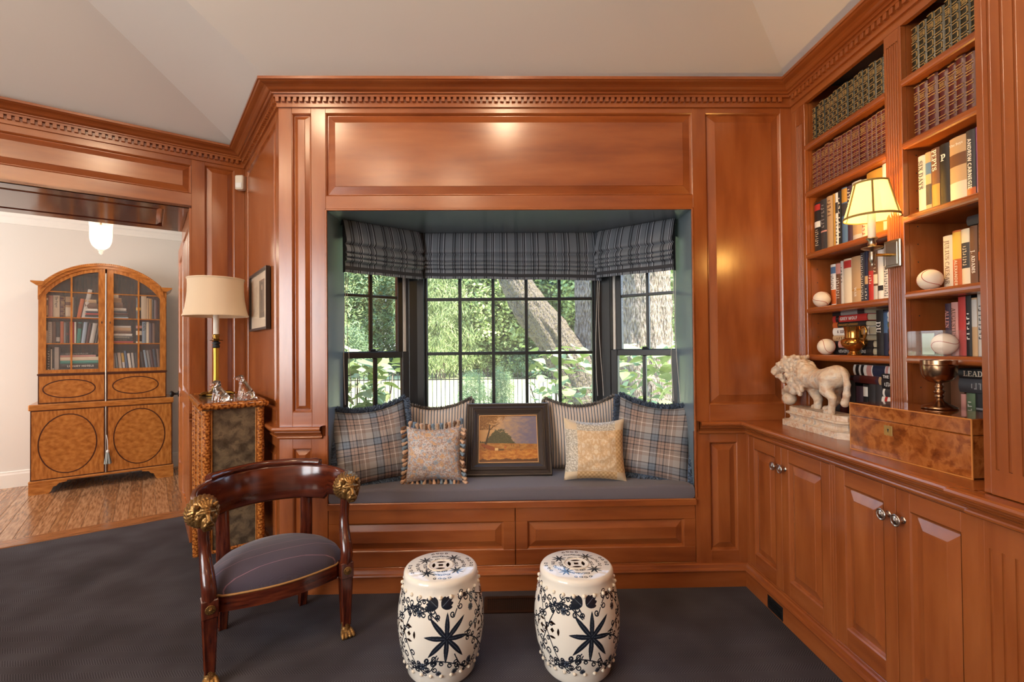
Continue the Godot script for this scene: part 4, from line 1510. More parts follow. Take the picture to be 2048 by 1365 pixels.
func build_seat() -> void:
	# bench under the window
	var b := thing("window_bench", "cherry window bench with two raised-panel drawer fronts below the bay", "bench")
	obj("seat_board", MB.new().prism(v2([[-0.847, -0.014], [0.937, -0.014], [0.937, 0.232], [0.591, 0.514], [-0.501, 0.514], [-0.847, 0.232]]), 0.395, 0.42, Transform3D(Basis(Vector3.RIGHT, -PI / 2), Vector3.ZERO)), M.cherry_x, b)
	obj("front_edge", MB.new().box(Vector3(-0.847, 0.393, -0.0136), Vector3(0.937, 0.424, 0.007), 0.004), M.cherry_x, b)
	obj("carcass", MB.new().box(Vector3(-0.847, 0.0, -0.20), Vector3(0.937, 0.392, -0.021)), M.cherry_x, b)
	member(b, "bottom_rail", -0.847, 0.937, 0.0, 0.1135, M.cherry_x)
	for x in [[-0.8455, 0.0525], [0.0565, 0.9355]]:
		var d := Node3D.new()
		d.name = "drawer"
		b.add_child(d, true)
		member(d, "rail", x[0], x[1], 0.1155, 0.19, M.cherry_x, -0.02, 0.0, 0.0015)
		member(d, "rail", x[0], x[1], 0.325, 0.391, M.cherry_x, -0.02, 0.0, 0.0015)
		member(d, "stile", x[0], x[0] + 0.055, 0.19, 0.325, M.cherry_x, -0.02, 0.0, 0.0)
		member(d, "stile", x[1] - 0.055, x[1], 0.19, 0.325, M.cherry_x, -0.02, 0.0, 0.0)
		raised(d, x[0] + 0.055, x[1] - 0.055, 0.19, 0.325, M.cherry_x, 0.0, 0.028)
	# long seat cushion
	var tw := noise_tex(31, 0.22, [hx("3d3a42"), hx("58535a"), hx("6d666b"), hx("847b7e")], 512, 3)
	var tweed := solid("tweed", tw, 5.0, 0.95)
	tweed.rim_enabled = true
	tweed.rim = 0.3
	var cu := MB.new()
	var out := [[-0.842, 0.002], [0.932, 0.002], [0.932, -0.22], [0.585, -0.50], [-0.495, -0.50], [-0.842, -0.22]]
	var fine := []
	for k in out.size():
		var a := Vector2(out[k][0], out[k][1])
		var c := Vector2(out[(k + 1) % 6][0], out[(k + 1) % 6][1])
		for q in 20:
			fine.append(a.lerp(c, q / 20.0))
	var rows := []
	for q in [[0.985, 0.424], [1.0, 0.430], [1.003, 0.45], [1.0, 0.474], [0.992, 0.483], [0.97, 0.4875], [0.9, 0.49], [0.5, 0.492], [0.0, 0.492]]:
		var a := PackedVector3Array()
		for p in fine:
			var mid := Vector2(0.045, -0.24)
			var d: Vector2 = p - mid
			var grow: float = (q[0] - 1.0) * 0.7
			var r: Vector2 = mid + (d * q[0] if q[0] < 0.89 else d + d.normalized() * grow)
			a.append(Vector3(r.x, q[1] + 0.003 * sin(r.x * 9.0) * (1.0 if q[1] > 0.48 else 0.0), r.y))
		rows.append(a)
	tag(obj("seat_cushion", cu.grid(rows, true), tweed), "long grey-mauve tweed seat cushion filling the window seat", "seat cushion")
	# woven patterns
	var pl := Image.create(256, 256, false, Image.FORMAT_RGB8)
	var warp := func(x: int) -> Color:
		var q := x % 128
		var c := hx("8f7d74")
		if q < 30:
			c = hx("a29d9a")
		elif q < 58:
			c = hx("717b88")
		elif q < 88:
			c = hx("9c8478")
		if q in [28, 29, 30, 31, 56, 57, 58, 59, 60, 86, 87, 88, 89]:
			c = hx("26282e")
		if q in [44, 72, 73, 100]:
			c = hx("3a3c44")
		if q in [110, 111, 112]:
			c = hx("efe6dc")
		return c
	for y in 256:
		for x in 256:
			var c: Color = warp.call(x).lerp(warp.call(y + 20), 0.5)
			c = c.lerp(Color(0, 0, 0), 0.10 if (x + y) % 3 == 0 else 0.0)
			pl.set_pixel(x, y, c)
	var plaid := printed("plaid_wool", pl, 0.95, Vector3(1.25, 1.25, 1))
	var sp := Image.create(256, 8, false, Image.FORMAT_RGB8)
	for x in 256:
		var q := x % 16
		var c := hx("b59a86") if q < 5 else hx("efe7dd") if q < 7 else hx("57585e") if q < 13 else hx("efe7dd")
		for y in 8:
			sp.set_pixel(x, y, c)
	var stripe := printed("ticking_stripe", sp, 0.9, Vector3(1.5, 1, 1))
	var fo := Image.create(256, 256, false, Image.FORMAT_RGB8)
	var nz := FastNoiseLite.new()
	nz.seed = 44
	nz.frequency = 0.05
	nz.domain_warp_enabled = true
	nz.domain_warp_amplitude = 22.0
	nz.domain_warp_frequency = 0.03
	for y in 256:
		for x in 256:
			var q := nz.get_noise_2d(x, y)
			var c := hx("b9a49a")
			if q > 0.30:
				c = hx("c9a076")
			elif q > 0.12:
				c = hx("a58f88")
			elif q > 0.06:
				c = hx("5e5a60")
			elif q < -0.3:
				c = hx("8d97a2")
			elif q < -0.16:
				c = hx("cfc4bd")
			fo.set_pixel(x, y, c)
	for k in 26:
		var p := Vector2(rng.randf() * 256, rng.randf() * 256)
		for q in 6:
			lancet(fo, p, TAU * q / 6 + k, rng.randf_range(10, 17), 3.4, [hx("c4b8b2"), hx("8f9aa6"), hx("c09a74")][k % 3], true)
		disc(fo, p.x, p.y, 2.2, hx("8a7468"), true)
	var floral := printed("floral_brocade", fo, 0.6)
	var da := Image.create(256, 256, false, Image.FORMAT_RGB8)
	nz.frequency = 0.07
	for y in 256:
		for x in 256:
			var r := Vector2(x - 128, y - 128).length()
			var c := hx("cfae86")
			var q := nz.get_noise_2d(absf(x - 128.0), absf(y - 128.0)) + 0.10 * sin(r * 0.16)
			c = c.lerp(hx("e0cbad"), clampf(q * 2.2 + 0.2, 0, 1))
			if x < 52 or y < 46 or x > 214 or y > 222:
				c = hx("a79d8c")
				c = c.lerp(hx("d9d0c0"), clampf(nz.get_noise_2d(x * 1.6, y * 1.6) * 3.0 + 0.4, 0, 1))
				if x > 214 or y > 222:
					c = hx("b98f5e").lerp(hx("d9b789"), 1.0 if (x / 9 + y / 9) % 2 else 0.3)
			if (x < 52 and y < 46) or (x > 214 and y > 222) or (x > 214 and y < 46) or (x < 52 and y > 222):
				c = hx("d3bd9d")
			da.set_pixel(x, y, c)
	var damask := printed("tan_damask", da, 0.55)
	var blue_yarn := plain("blue_fringe", hx("6d7f98"), 0.95)
	blue_yarn.vertex_color_use_as_albedo = true
	var grey_yarn := plain("taupe_fringe", hx("9a928a"), 0.95)
	grey_yarn.vertex_color_use_as_albedo = true
	plain("dark_back", hx("3c3a40"), 0.95)
	var put := func(x: float, y: float, z: float, yaw: float, lean: float, roll: float) -> Transform3D:
		return Transform3D(Basis.from_euler(Vector3(deg_to_rad(lean), deg_to_rad(yaw), deg_to_rad(roll)), EULER_ORDER_YXZ), Vector3(x, y, z))
	var p := pillow("striped cushion with taupe fringe standing behind the tasselled floral cushion", "striped cushions of the window seat", 0.40, 0.39, 0.13, put.call(-0.372, 0.492, -0.335, 3, -12, 1), stripe, 0.045, M.dark_back, 1)
	brush_fringe(p, grey_yarn, 0.022, 30)
	p = pillow("striped cushion with taupe fringe standing behind the tan damask cushion", "striped cushions of the window seat", 0.40, 0.395, 0.13, put.call(0.448, 0.492, -0.335, -4, -12, 2), stripe, 0.045, M.dark_back, 2)
	brush_fringe(p, grey_yarn, 0.022, 30)
	p = pillow("plaid wool cushion with blue fringe leaning in the corner behind the armchair", "plaid cushions of the window seat", 0.385, 0.40, 0.15, put.call(-0.637, 0.492, -0.118, 24, -15, 5), plaid, 0.03, M.dark_back, 3)
	brush_fringe(p, blue_yarn, 0.033, 34)
	p = pillow("plaid wool cushion with blue fringe leaning in the corner nearest the bookcase", "plaid cushions of the window seat", 0.385, 0.40, 0.15, put.call(0.742, 0.495, -0.122, -20, -15, -6), plaid, 0.03, M.dark_back, 4)
	brush_fringe(p, blue_yarn, 0.033, 34)
	p = pillow("small floral brocade cushion edged with tan, blue and brown tassels", "", 0.29, 0.285, 0.12, put.call(-0.352, 0.495, -0.095, 2, -16, 1), floral, 0.012, M.dark_back, 5, 0.09)
	var tones := [plain("tassel_tan", hx("c9a284"), 0.9), plain("tassel_blue", hx("6f7f8c"), 0.9), plain("tassel_brown", hx("6e4f38"), 0.9), plain("tassel_sand", hx("b9987c"), 0.9)]
	for k in range(0, p.edge.size(), 2):
		var e: Array = p.edge[k]
		var o: Vector3 = (e[1] * 0.8 + Vector3(rng.randf_range(-0.3, 0.3), -0.55 if absf(e[1].y) < 0.5 else 0.0, 0.35 + rng.randf_range(0, 0.3))).normalized()
		var a: Vector3 = e[0]
		obj("tassel", MB.new().tube([a, a + o * 0.004, a + o * 0.010, a + o * 0.022, a + o * 0.032], [0.003, 0.0068, 0.006, 0.0105, 0.0085], 8), tones[(k * 5 + k / 6) % 4], p.node)
	p = pillow("tan damask cushion with a patterned square border, leaning at the front", "", 0.315, 0.315, 0.13, put.call(0.462, 0.492, -0.085, -3, -14, -1), damask, 0.012, M.dark_back, 6, 0.08)
	build_painting()
	# floor register and stools
	var v := thing("floor_register", "bronze slotted floor register set in the carpet before the seat", "floor vent", Transform3D(Basis(), Vector3(0.03, 0.0, 0.145)))
	plain("bronze", hx("3c2c24"), 0.4, 0.7)
	obj("frame", ring_prism(MB.new(), [Vector2(-0.125, -0.07), Vector2(0.125, -0.07), Vector2(0.125, 0.07), Vector2(-0.125, 0.07)], [Vector2(-0.108, -0.05), Vector2(0.108, -0.05), Vector2(0.108, 0.05), Vector2(-0.108, 0.05)], 0.0, 0.004, Transform3D(Basis(Vector3.RIGHT, -PI / 2), Vector3.ZERO)), M.bronze, v)
	obj("duct", MB.new().box(Vector3(-0.11, 0.0002, -0.052), Vector3(0.11, 0.0006, 0.052)), M.iron, v)
	for k in 24:
		obj("louvre", MB.new().box(Vector3(-0.102 + 0.0088 * k, 0.0006, -0.05), Vector3(-0.0992 + 0.0088 * k, 0.0035, 0.05)), M.bronze, v)
	var s := make_stool()
	s.position = Vector3(-0.235, 0, 0.556)
	s.scale = Vector3.ONE * 1.025
	s.rotation.y = deg_to_rad(STOOL_A)
	s.set_meta("label", "blue and white ceramic garden stool on the carpet, nearer the armchair")
	var s2 := s.duplicate()
	s2.name = numbered("garden_stool")
	add_child(s2)
	s2.position = Vector3(0.265, 0, 0.563)
	s2.rotation.y = deg_to_rad(STOOL_B)
	s2.set_meta("label", "blue and white ceramic garden stool on the carpet, nearer the base cabinets")


func build_painting() -> void:
	var w := 0.46
	var h := 0.405
	var t := thing("framed_painting", "landscape oil painting in a wide dark ridged frame leaning on the seat", "painting", Transform3D(Basis(Vector3.RIGHT, deg_to_rad(-28.0)), Vector3(0.027, 0.492, -0.195)))
	plain("dark_frame", hx("3a2f28"), 0.38)
	plain("frame_bead", hx("7a6a5a"), 0.35, 0.3)
	plain("frame_fillet", hx("c79a6a"), 0.35, 0.4)
	var prof := [[0.0, 0.0], [0.0, 0.014], [0.004, 0.018], [0.009, 0.018], [0.012, 0.014], [0.026, 0.020], [0.030, 0.026], [0.036, 0.028], [0.040, 0.024], [0.044, 0.026], [0.048, 0.022], [0.062, 0.012], [0.066, 0.013], [0.070, 0.009]]
	var fr := MB.new()
	for k in prof.size() - 1:
		var a: Array = prof[k]
		var b: Array = prof[k + 1]
		ring(fr, Rect2(-w / 2 + a[0], a[0], w - 2 * a[0], h - 2 * a[0]), a[1], Rect2(-w / 2 + b[0], b[0], w - 2 * b[0], h - 2 * b[0]), b[1])
	fr.box(Vector3(-w / 2, 0, -0.006), Vector3(w / 2, h, 0.0))
	obj("frame", fr, M.dark_frame, t)
	var bd := MB.new()
	for e in [[0.0065, 0.018, 0.0016, 0.0045], [0.0425, 0.025, 0.0016, 0.0045], [0.066, 0.012, 0.002, 0.005]]:
		var r := Rect2(-w / 2 + e[0], e[0], w - 2 * e[0], h - 2 * e[0])
		var per := [[r.position, Vector2(r.end.x, r.position.y)], [Vector2(r.end.x, r.position.y), r.end], [r.end, Vector2(r.position.x, r.end.y)], [Vector2(r.position.x, r.end.y), r.position]]
		for s in per:
			var n := int(s[0].distance_to(s[1]) / e[3])
			for k in n:
				var q: Vector2 = s[0].lerp(s[1], (k + 0.5) / n)
				bd.ball(Vector3(q.x, q.y, e[1]), Vector3(e[2], e[2], e[2]), 5, 3)
	stuff(obj("beading", bd, M.frame_bead, t))
	obj("fillet", ring_prism(MB.new(), [Vector2(-w / 2 + 0.070, 0.070), Vector2(w / 2 - 0.070, 0.070), Vector2(w / 2 - 0.070, h - 0.070), Vector2(-w / 2 + 0.070, h - 0.070)], [Vector2(-w / 2 + 0.0735, 0.0735), Vector2(w / 2 - 0.0735, 0.0735), Vector2(w / 2 - 0.0735, h - 0.0735), Vector2(-w / 2 + 0.0735, h - 0.0735)], 0.0, 0.010), M.frame_fillet, t)
	var im := Image.create(248, 204, false, Image.FORMAT_RGB8)
	var nz := FastNoiseLite.new()
	nz.seed = 8
	nz.frequency = 0.03
	for y in 204:
		for x in 248:
			var n1 := nz.get_noise_2d(x, y * 1.8)
			var n2 := nz.get_noise_2d(x * 4.0, y * 5.0)
			var fx := x / 248.0
			var fy := y / 204.0
			var c := hx("c79a66").lerp(hx("6d6478"), clampf(fx * 1.3 - 0.25 + 0.35 * n1 + 0.2 * fy, 0, 1))
			var hill := 0.60 - (0.27 + 0.10 * n1) * exp(-pow((fx - 0.36) / 0.20, 4.0)) + 0.08 * (fx - 0.5) + 0.05 * n2 * (1.0 - fx)
			if fy > hill:
				c = hx("3b3a26").lerp(hx("5c5636"), clampf(0.5 + n2, 0, 1))
			if fy > 0.585 + 0.03 * fx + 0.006 * n2:
				c = hx("b07c3a").lerp(hx("8a4f1e"), clampf(0.4 + 0.9 * n1 + 0.3 * n2, 0, 1))
			if fy > 0.74 + 0.05 * n1:
				c = hx("a35c1c").lerp(hx("c98a3c"), clampf(0.5 + n1 + 0.4 * n2, 0, 1))
			if fy > 0.93 + 0.03 * n1:
				c = hx("5a3416")
			var leaf := 0.42 - 1.05 * fx + 0.25 * n2 + 0.2 * n1
			if fy < 0.30 and leaf > fy * 0.9:
				c = hx("6b4420").lerp(hx("9a6a34"), clampf(0.5 + n2, 0, 1))
			im.set_pixel(x, y, c)
	stroke(im, [Vector2(44, 40), Vector2(40, 70), Vector2(30, 110), Vector2(22, 140)], 2.0, 4.5, hx("3a2614"))
	stroke(im, [Vector2(40, 66), Vector2(62, 44), Vector2(84, 34)], 1.8, 0.8, hx("4a3018"))
	lancet(im, Vector2(10, 128), 0.35, 80, 9, hx("8a4316"))
	im.fill_rect(Rect2i(66, 142, 14, 12), hx("d9b074"))
	im.fill_rect(Rect2i(82, 146, 22, 8), hx("5c3a1e"))
	disc(im, 110, 140, 3, hx("b5482a"))
	for x in [138, 146, 172]:
		im.fill_rect(Rect2i(x, 128, 2, 9), hx("5a4122"))
	var cv := MB.new()
	cv.quad(Vector3(-w / 2 + 0.0735, 0.0735, 0.003), Vector3(w / 2 - 0.0735, 0.0735, 0.003), Vector3(w / 2 - 0.0735, h - 0.0735, 0.003), Vector3(-w / 2 + 0.0735, h - 0.0735, 0.003))
	obj("canvas", cv, printed("oil_paint", im, 0.35), t)


# ---------------------------------------------------------------- armchair, pedestal, lamp, wall picture
func lion_mask() -> ArrayMesh:   # carved lion head, faces +z, about 0.10 m tall
	var b := Blob.new(Vector3(-0.064, -0.068, -0.05), Vector3(0.064, 0.066, 0.074), 0.0027)
	b.bone(Vector3(0, 0.004, -0.008), 0.035, Vector3(0, -0.008, -0.004), 0.033, 0.01)
	b.bone(Vector3(0, 0.022, 0.014), 0.018, Vector3(0, 0.010, 0.024), 0.016, 0.008)          # forehead
	b.bone(Vector3(0, -0.008, 0.026), 0.018, Vector3(0, -0.016, 0.050), 0.0140, 0.008)       # muzzle
	b.bone(Vector3(0, 0.014, 0.036), 0.0085, Vector3(0, -0.003, 0.060), 0.0070, 0.004)       # bridge of the nose
	for s in [-1.0, 1.0]:
		b.bone(Vector3(s * 0.022, -0.004, 0.024), 0.0135, Vector3(s * 0.020, -0.024, 0.022), 0.013, 0.008)     # cheek
		b.bone(Vector3(s * 0.0135, 0.0090, 0.047), 0.0075, Vector3(s * 0.021, 0.0070, 0.043), 0.0060, 0.001, true)   # eye socket
		b.bone(Vector3(s * 0.0135, 0.0080, 0.036), 0.0050, Vector3(s * 0.0155, 0.0078, 0.036), 0.0048, 0.003)  # eye
		b.bone(Vector3(s * 0.006, 0.0195, 0.038), 0.0058, Vector3(s * 0.025, 0.0150, 0.028), 0.0050, 0.007)    # brow
		b.bone(Vector3(s * 0.0085, -0.020, 0.055), 0.0092, Vector3(s * 0.0125, -0.027, 0.046), 0.0092, 0.005)  # whisker pad
		b.bone(Vector3(s * 0.028, 0.031, 0.012), 0.0095, Vector3(s * 0.033, 0.037, 0.012), 0.006, 0.005)       # ear
		b.bone(Vector3(s * 0.004, -0.005, 0.062), 0.0050, Vector3(s * 0.006, -0.008, 0.060), 0.0045, 0.003)    # nostril
	b.bone(Vector3(-0.007, -0.038, 0.044), 0.0085, Vector3(0.007, -0.038, 0.044), 0.0085, 0.006)               # chin
	b.bone(Vector3(-0.016, -0.0300, 0.062), 0.0036, Vector3(0.016, -0.0300, 0.062), 0.0036, 0.001, true)       # mouth
	for k in 23:                                                                                               # locks of the mane, swept back
		var a := PI * 0.5 + TAU * (k + 0.5) / 23
		var r := Vector3(cos(a), sin(a) * 1.10, 0)
		var q := Vector3(cos(a + 0.22), sin(a + 0.22) * 1.10, 0)
		b.bone(r * 0.036 + Vector3(0, 0, 0.006), 0.0050, q * 0.046 + Vector3(0, -0.002, -0.008), 0.0062, 0.0032)
		b.bone(q * 0.043 + Vector3(0, 0, -0.010), 0.0066, r * 0.050 + Vector3(0, -0.004, -0.034), 0.0066, 0.0032)
	for k in 5:
		b.bone(Vector3(-0.012 + 0.006 * k, 0.032, 0.024), 0.0028, Vector3(-0.020 + 0.010 * k, 0.046, 0.004), 0.0048, 0.0030)
	var m := MB.new()
	b.into(m)
	return m.mesh()


func paw_foot() -> ArrayMesh:
	var b := Blob.new(Vector3(-0.036, -0.002, -0.034), Vector3(0.036, 0.055, 0.045), 0.003)
	b.bone(Vector3(0, 0.046, -0.004), 0.0165, Vector3(0, 0.02, 0.0), 0.020, 0.006)
	for k in 4:
		var x := -0.0195 + 0.013 * k
		b.bone(Vector3(x * 0.8, 0.024, 0.008), 0.0085, Vector3(x, 0.015, 0.022), 0.0085, 0.0015)
		b.bone(Vector3(x, 0.015, 0.022), 0.0082, Vector3(x * 1.1, 0.0085, 0.031), 0.0068, 0.0015)
	b.bone(Vector3(0, 0.012, -0.012), 0.0115, Vector3(0, 0.011, 0.006), 0.0115, 0.006)
	var m := MB.new()
	b.into(m)
	return m.mesh()


func square_leg(path: Array, half: Array, ch := 0.004) -> MB:   # tapering square leg along a path
	var rows := []
	for k in path.size():
		var h: float = half[k]
		var a := PackedVector3Array()
		for q in [[1, -1], [1, 1], [-1, 1], [-1, -1]]:
			a.append(path[k] + Vector3(q[0] * h, 0, -(q[1] * (h - ch))) if q[0] * q[1] < 0 else path[k] + Vector3(q[0] * (h - ch), 0, -q[1] * h))
			a.append(path[k] + Vector3(q[0] * (h - ch), 0, -q[1] * h) if q[0] * q[1] < 0 else path[k] + Vector3(q[0] * h, 0, -q[1] * (h - ch)))
		rows.append(a)
	var mb := MB.new()
	for k in rows.size() - 1:
		for j in 8:
			mb.quad(rows[k][j], rows[k][(j + 1) % 8], rows[k + 1][(j + 1) % 8], rows[k + 1][j])
	for j in range(1, 7):
		mb.tri(rows[-1][0], rows[-1][j], rows[-1][j + 1])
		mb.tri(rows[0][0], rows[0][j + 1], rows[0][j])
	return mb


func shoe(a: float) -> Vector3:   # horseshoe of the chair back, plan
	return Vector3(0.268 * sin(a), 0, -0.10 - 0.268 * cos(a))


func build_chair() -> void:
	var t := thing("armchair", "low mahogany tub armchair with gilt lion-head arms and dark pinstripe seat", "armchair", frame_of(Vector3(-0.843, 0, 0.49), 36.0))
	var my: Material = M.mahogany_y
	var mx: Material = M.mahogany_x
	var giltex := noise_tex(41, 0.05, [hx("3d2812"), hx("6d4c26"), hx("9a7440"), hx("c09b66")], 128, 3)
	var gilt := solid("gilt", giltex, 30.0, 0.33, 0.75)
	var mask := lion_mask()
	var paw := paw_foot()
	for s in [-1.0, 1.0]:
		var leg := Node3D.new()
		leg.name = "front_leg"
		t.add_child(leg, true)
		obj("shaft", square_leg([Vector3(s * 0.237, 0.045, 0.0), Vector3(s * 0.237, 0.24, 0.0)], [0.017, 0.024]), my, leg)
		obj("block", MB.new().box(Vector3(s * 0.237 - 0.026, 0.238, -0.026), Vector3(s * 0.237 + 0.026, 0.302, 0.026), 0.003), my, leg)
		var p := obj("paw_foot", paw, gilt, leg)
		p.position = Vector3(s * 0.237, 0.0, 0.002)
		obj("rosette", MB.new().lathe([[0.0, 0.0], [0.0155, 0.0], [0.0165, 0.003], [0.0145, 0.0045], [0.011, 0.0035], [0.009, 0.005], [0.006, 0.0045], [0.004, 0.007], [0.0, 0.008]], 20, Transform3D(Basis(Vector3.RIGHT, PI / 2), Vector3(s * 0.237, 0.271, 0.026))), gilt, leg)
		# back leg, sabre-curved, with the post up to the back rail
		var bp := [Vector3(s * 0.158, 0.0, -0.366), Vector3(s * 0.157, 0.10, -0.338), Vector3(s * 0.158, 0.20, -0.316), Vector3(s * 0.160, 0.30, -0.306)]
		obj("back_leg", square_leg(bp, [0.0165, 0.0185, 0.021, 0.022]), my, t)
		obj("back_post", MB.new().tube([Vector3(s * 0.160, 0.29, -0.306), Vector3(s * 0.163, 0.40, -0.306), Vector3(s * 0.166, 0.56, -0.318)], [0.013, 0.012, 0.012], 12, true, 2.1, Vector3(1, 0, 0)), my, t)
		# arm support and lion head
		var ap := []
		for q in [[0.296, 0.002, 0.024], [0.325, 0.010, 0.0245], [0.352, 0.006, 0.024], [0.385, -0.014, 0.0225], [0.42, -0.036, 0.0205], [0.46, -0.048, 0.019], [0.50, -0.048, 0.0185], [0.54, -0.040, 0.019], [0.58, -0.03, 0.020]]:
			ap.append([Vector3(s * lerpf(0.237, 0.25, clampf((q[0] - 0.3) / 0.2, 0, 1)), q[0], q[1]), q[2]])
		obj("arm_support", MB.new().tube(ap.map(func(e): return e[0]), ap.map(func(e): return e[1]), 14, true, 1.0), M.mahogany_bent, t)
		var h := obj("lion_head", mask, gilt, t)
		h.transform = Transform3D(Basis.from_euler(Vector3(deg_to_rad(10.0), deg_to_rad(4.0 - s * 6.0), 0)), Vector3(s * 0.252, 0.600, 0.0))
	# back rail: broad curved band, taller behind than at the arms
	var rows := []
	var n := 44
	for k in n + 1:
		var a := deg_to_rad(lerpf(-107.0, 107.0, float(k) / n))
		var back := pow(clampf(cos(a * 0.62), 0, 1), 1.2)
		var yt := lerpf(0.628, 0.652, back)
		var yb := lerpf(0.575, 0.500, smoothstep(0.0, 0.75, back))
		if absf(a) > deg_to_rad(60):
			yb = lerpf(yb, 0.548, 0.5)
		var c := shoe(a)
		var o := Vector3(sin(a), 0, -cos(a))
		var sec := PackedVector3Array()
		for q in [[-0.011, 0.06], [0.0, 0.0], [0.011, 0.06], [0.0135, 0.3], [0.013, 0.7], [0.0135, 0.93], [0.008, 1.0], [-0.006, 1.0], [-0.0125, 0.93], [-0.013, 0.6], [-0.0125, 0.3]]:
			var y := lerpf(yb, yt, q[1])
			sec.append(c + o * (q[0] + 0.022 * back * (q[1] - 0.4)) + Vector3(0, y, 0))
		rows.append(sec)
	var first := PackedVector3Array()
	var last := PackedVector3Array()
	for j in rows[0].size():
		first.append(shoe(deg_to_rad(-107)) + Vector3(0, 0.60, 0))
		last.append(shoe(deg_to_rad(107)) + Vector3(0, 0.60, 0))
	obj("back_rail", MB.new().grid([first] + rows + [last], true, Rect2(0, 0, 1, 1), true), M.mahogany_bent, t)
	var cp := []
	var cr := []
	for k in 25:
		var a := deg_to_rad(lerpf(-50.0, 50.0, k / 24.0))
		var o := Vector3(sin(a), 0, -cos(a))
		var e := absf(k - 12.0) / 12.0
		cp.append(shoe(a) + o * 0.014 + Vector3(0, 0.660 - 0.004 * e, 0))
		cr.append(0.0155 if k in [0, 24] else 0.019 if k in [1, 23] else 0.0165)
	obj("cresting", MB.new().tube(cp, cr, 12, true, 1.0), M.mahogany_bent, t)
	# seat: frame and domed upholstery
	var plan := []
	for k in 40:
		var a := deg_to_rad(lerpf(-100.0, 100.0, k / 39.0))
		plan.append(Vector3(0.243 * sin(a), 0, -0.085 - 0.232 * cos(a)))
	for k in 12:
		var f := (k + 1) / 13.0
		plan.append(Vector3(lerpf(0.235, -0.235, f), 0, -0.040 + 0.050 * sin(PI * f) + 0.030))
	var mid := Vector3(0, 0, -0.13)
	var fr := []
	for q in [[0.95, 0.238], [1.0, 0.240], [1.0, 0.292], [0.95, 0.296]]:
		var a := PackedVector3Array()
		for p in plan:
			a.append(mid + (p - mid) * q[0] + Vector3(0, q[1], 0))
		fr.append(a)
		fr.append(a.duplicate())
	obj("seat_frame", MB.new().grid(fr, true, Rect2(0, 0, 1, 1), true), mx, t)
	var im := Image.create(8, 256, false, Image.FORMAT_RGB8)
	im.fill(hx("2c2530"))
	for y in 256:
		for x in 8:
			var c := hx("3d3443").lerp(hx("4a424f"), 1.0 if (x + y) % 2 else 0.0)
			if y % 64 < 2:
				c = hx("8a6472")
			im.set_pixel(x, y, c)
	var cloth := printed("pinstripe", im, 0.85)
	cloth.rim_enabled = true
	cloth.rim = 0.4
	var st := []
	for q in [[0.985, 0.294], [0.99, 0.312], [0.975, 0.328], [0.93, 0.346], [0.82, 0.367], [0.65, 0.383], [0.4, 0.393], [0.15, 0.396], [0.0, 0.396]]:
		var a := PackedVector3Array()
		for p in plan:
			a.append(mid + (p - mid) * q[0] + Vector3(0, q[1], 0))
		st.append(a)
	var sm := MB.new().grid(st, true, Rect2(0, 0, 1, 1), true)
	for k in sm.v.size():
		sm.t[k] = Vector2(sm.v[k].x * 4.0, sm.v[k].z * 4.6)
	obj("upholstered_seat", sm, cloth, t)
	var pipe := []
	for p in plan + [plan[0]]:
		pipe.append(mid + (p - mid) * 0.993 + Vector3(0, 0.2965, 0))
	obj("gold_braid", MB.new().tube(pipe, 0.0042, 6, false), plain("braid", hx("a87b45"), 0.6), t)


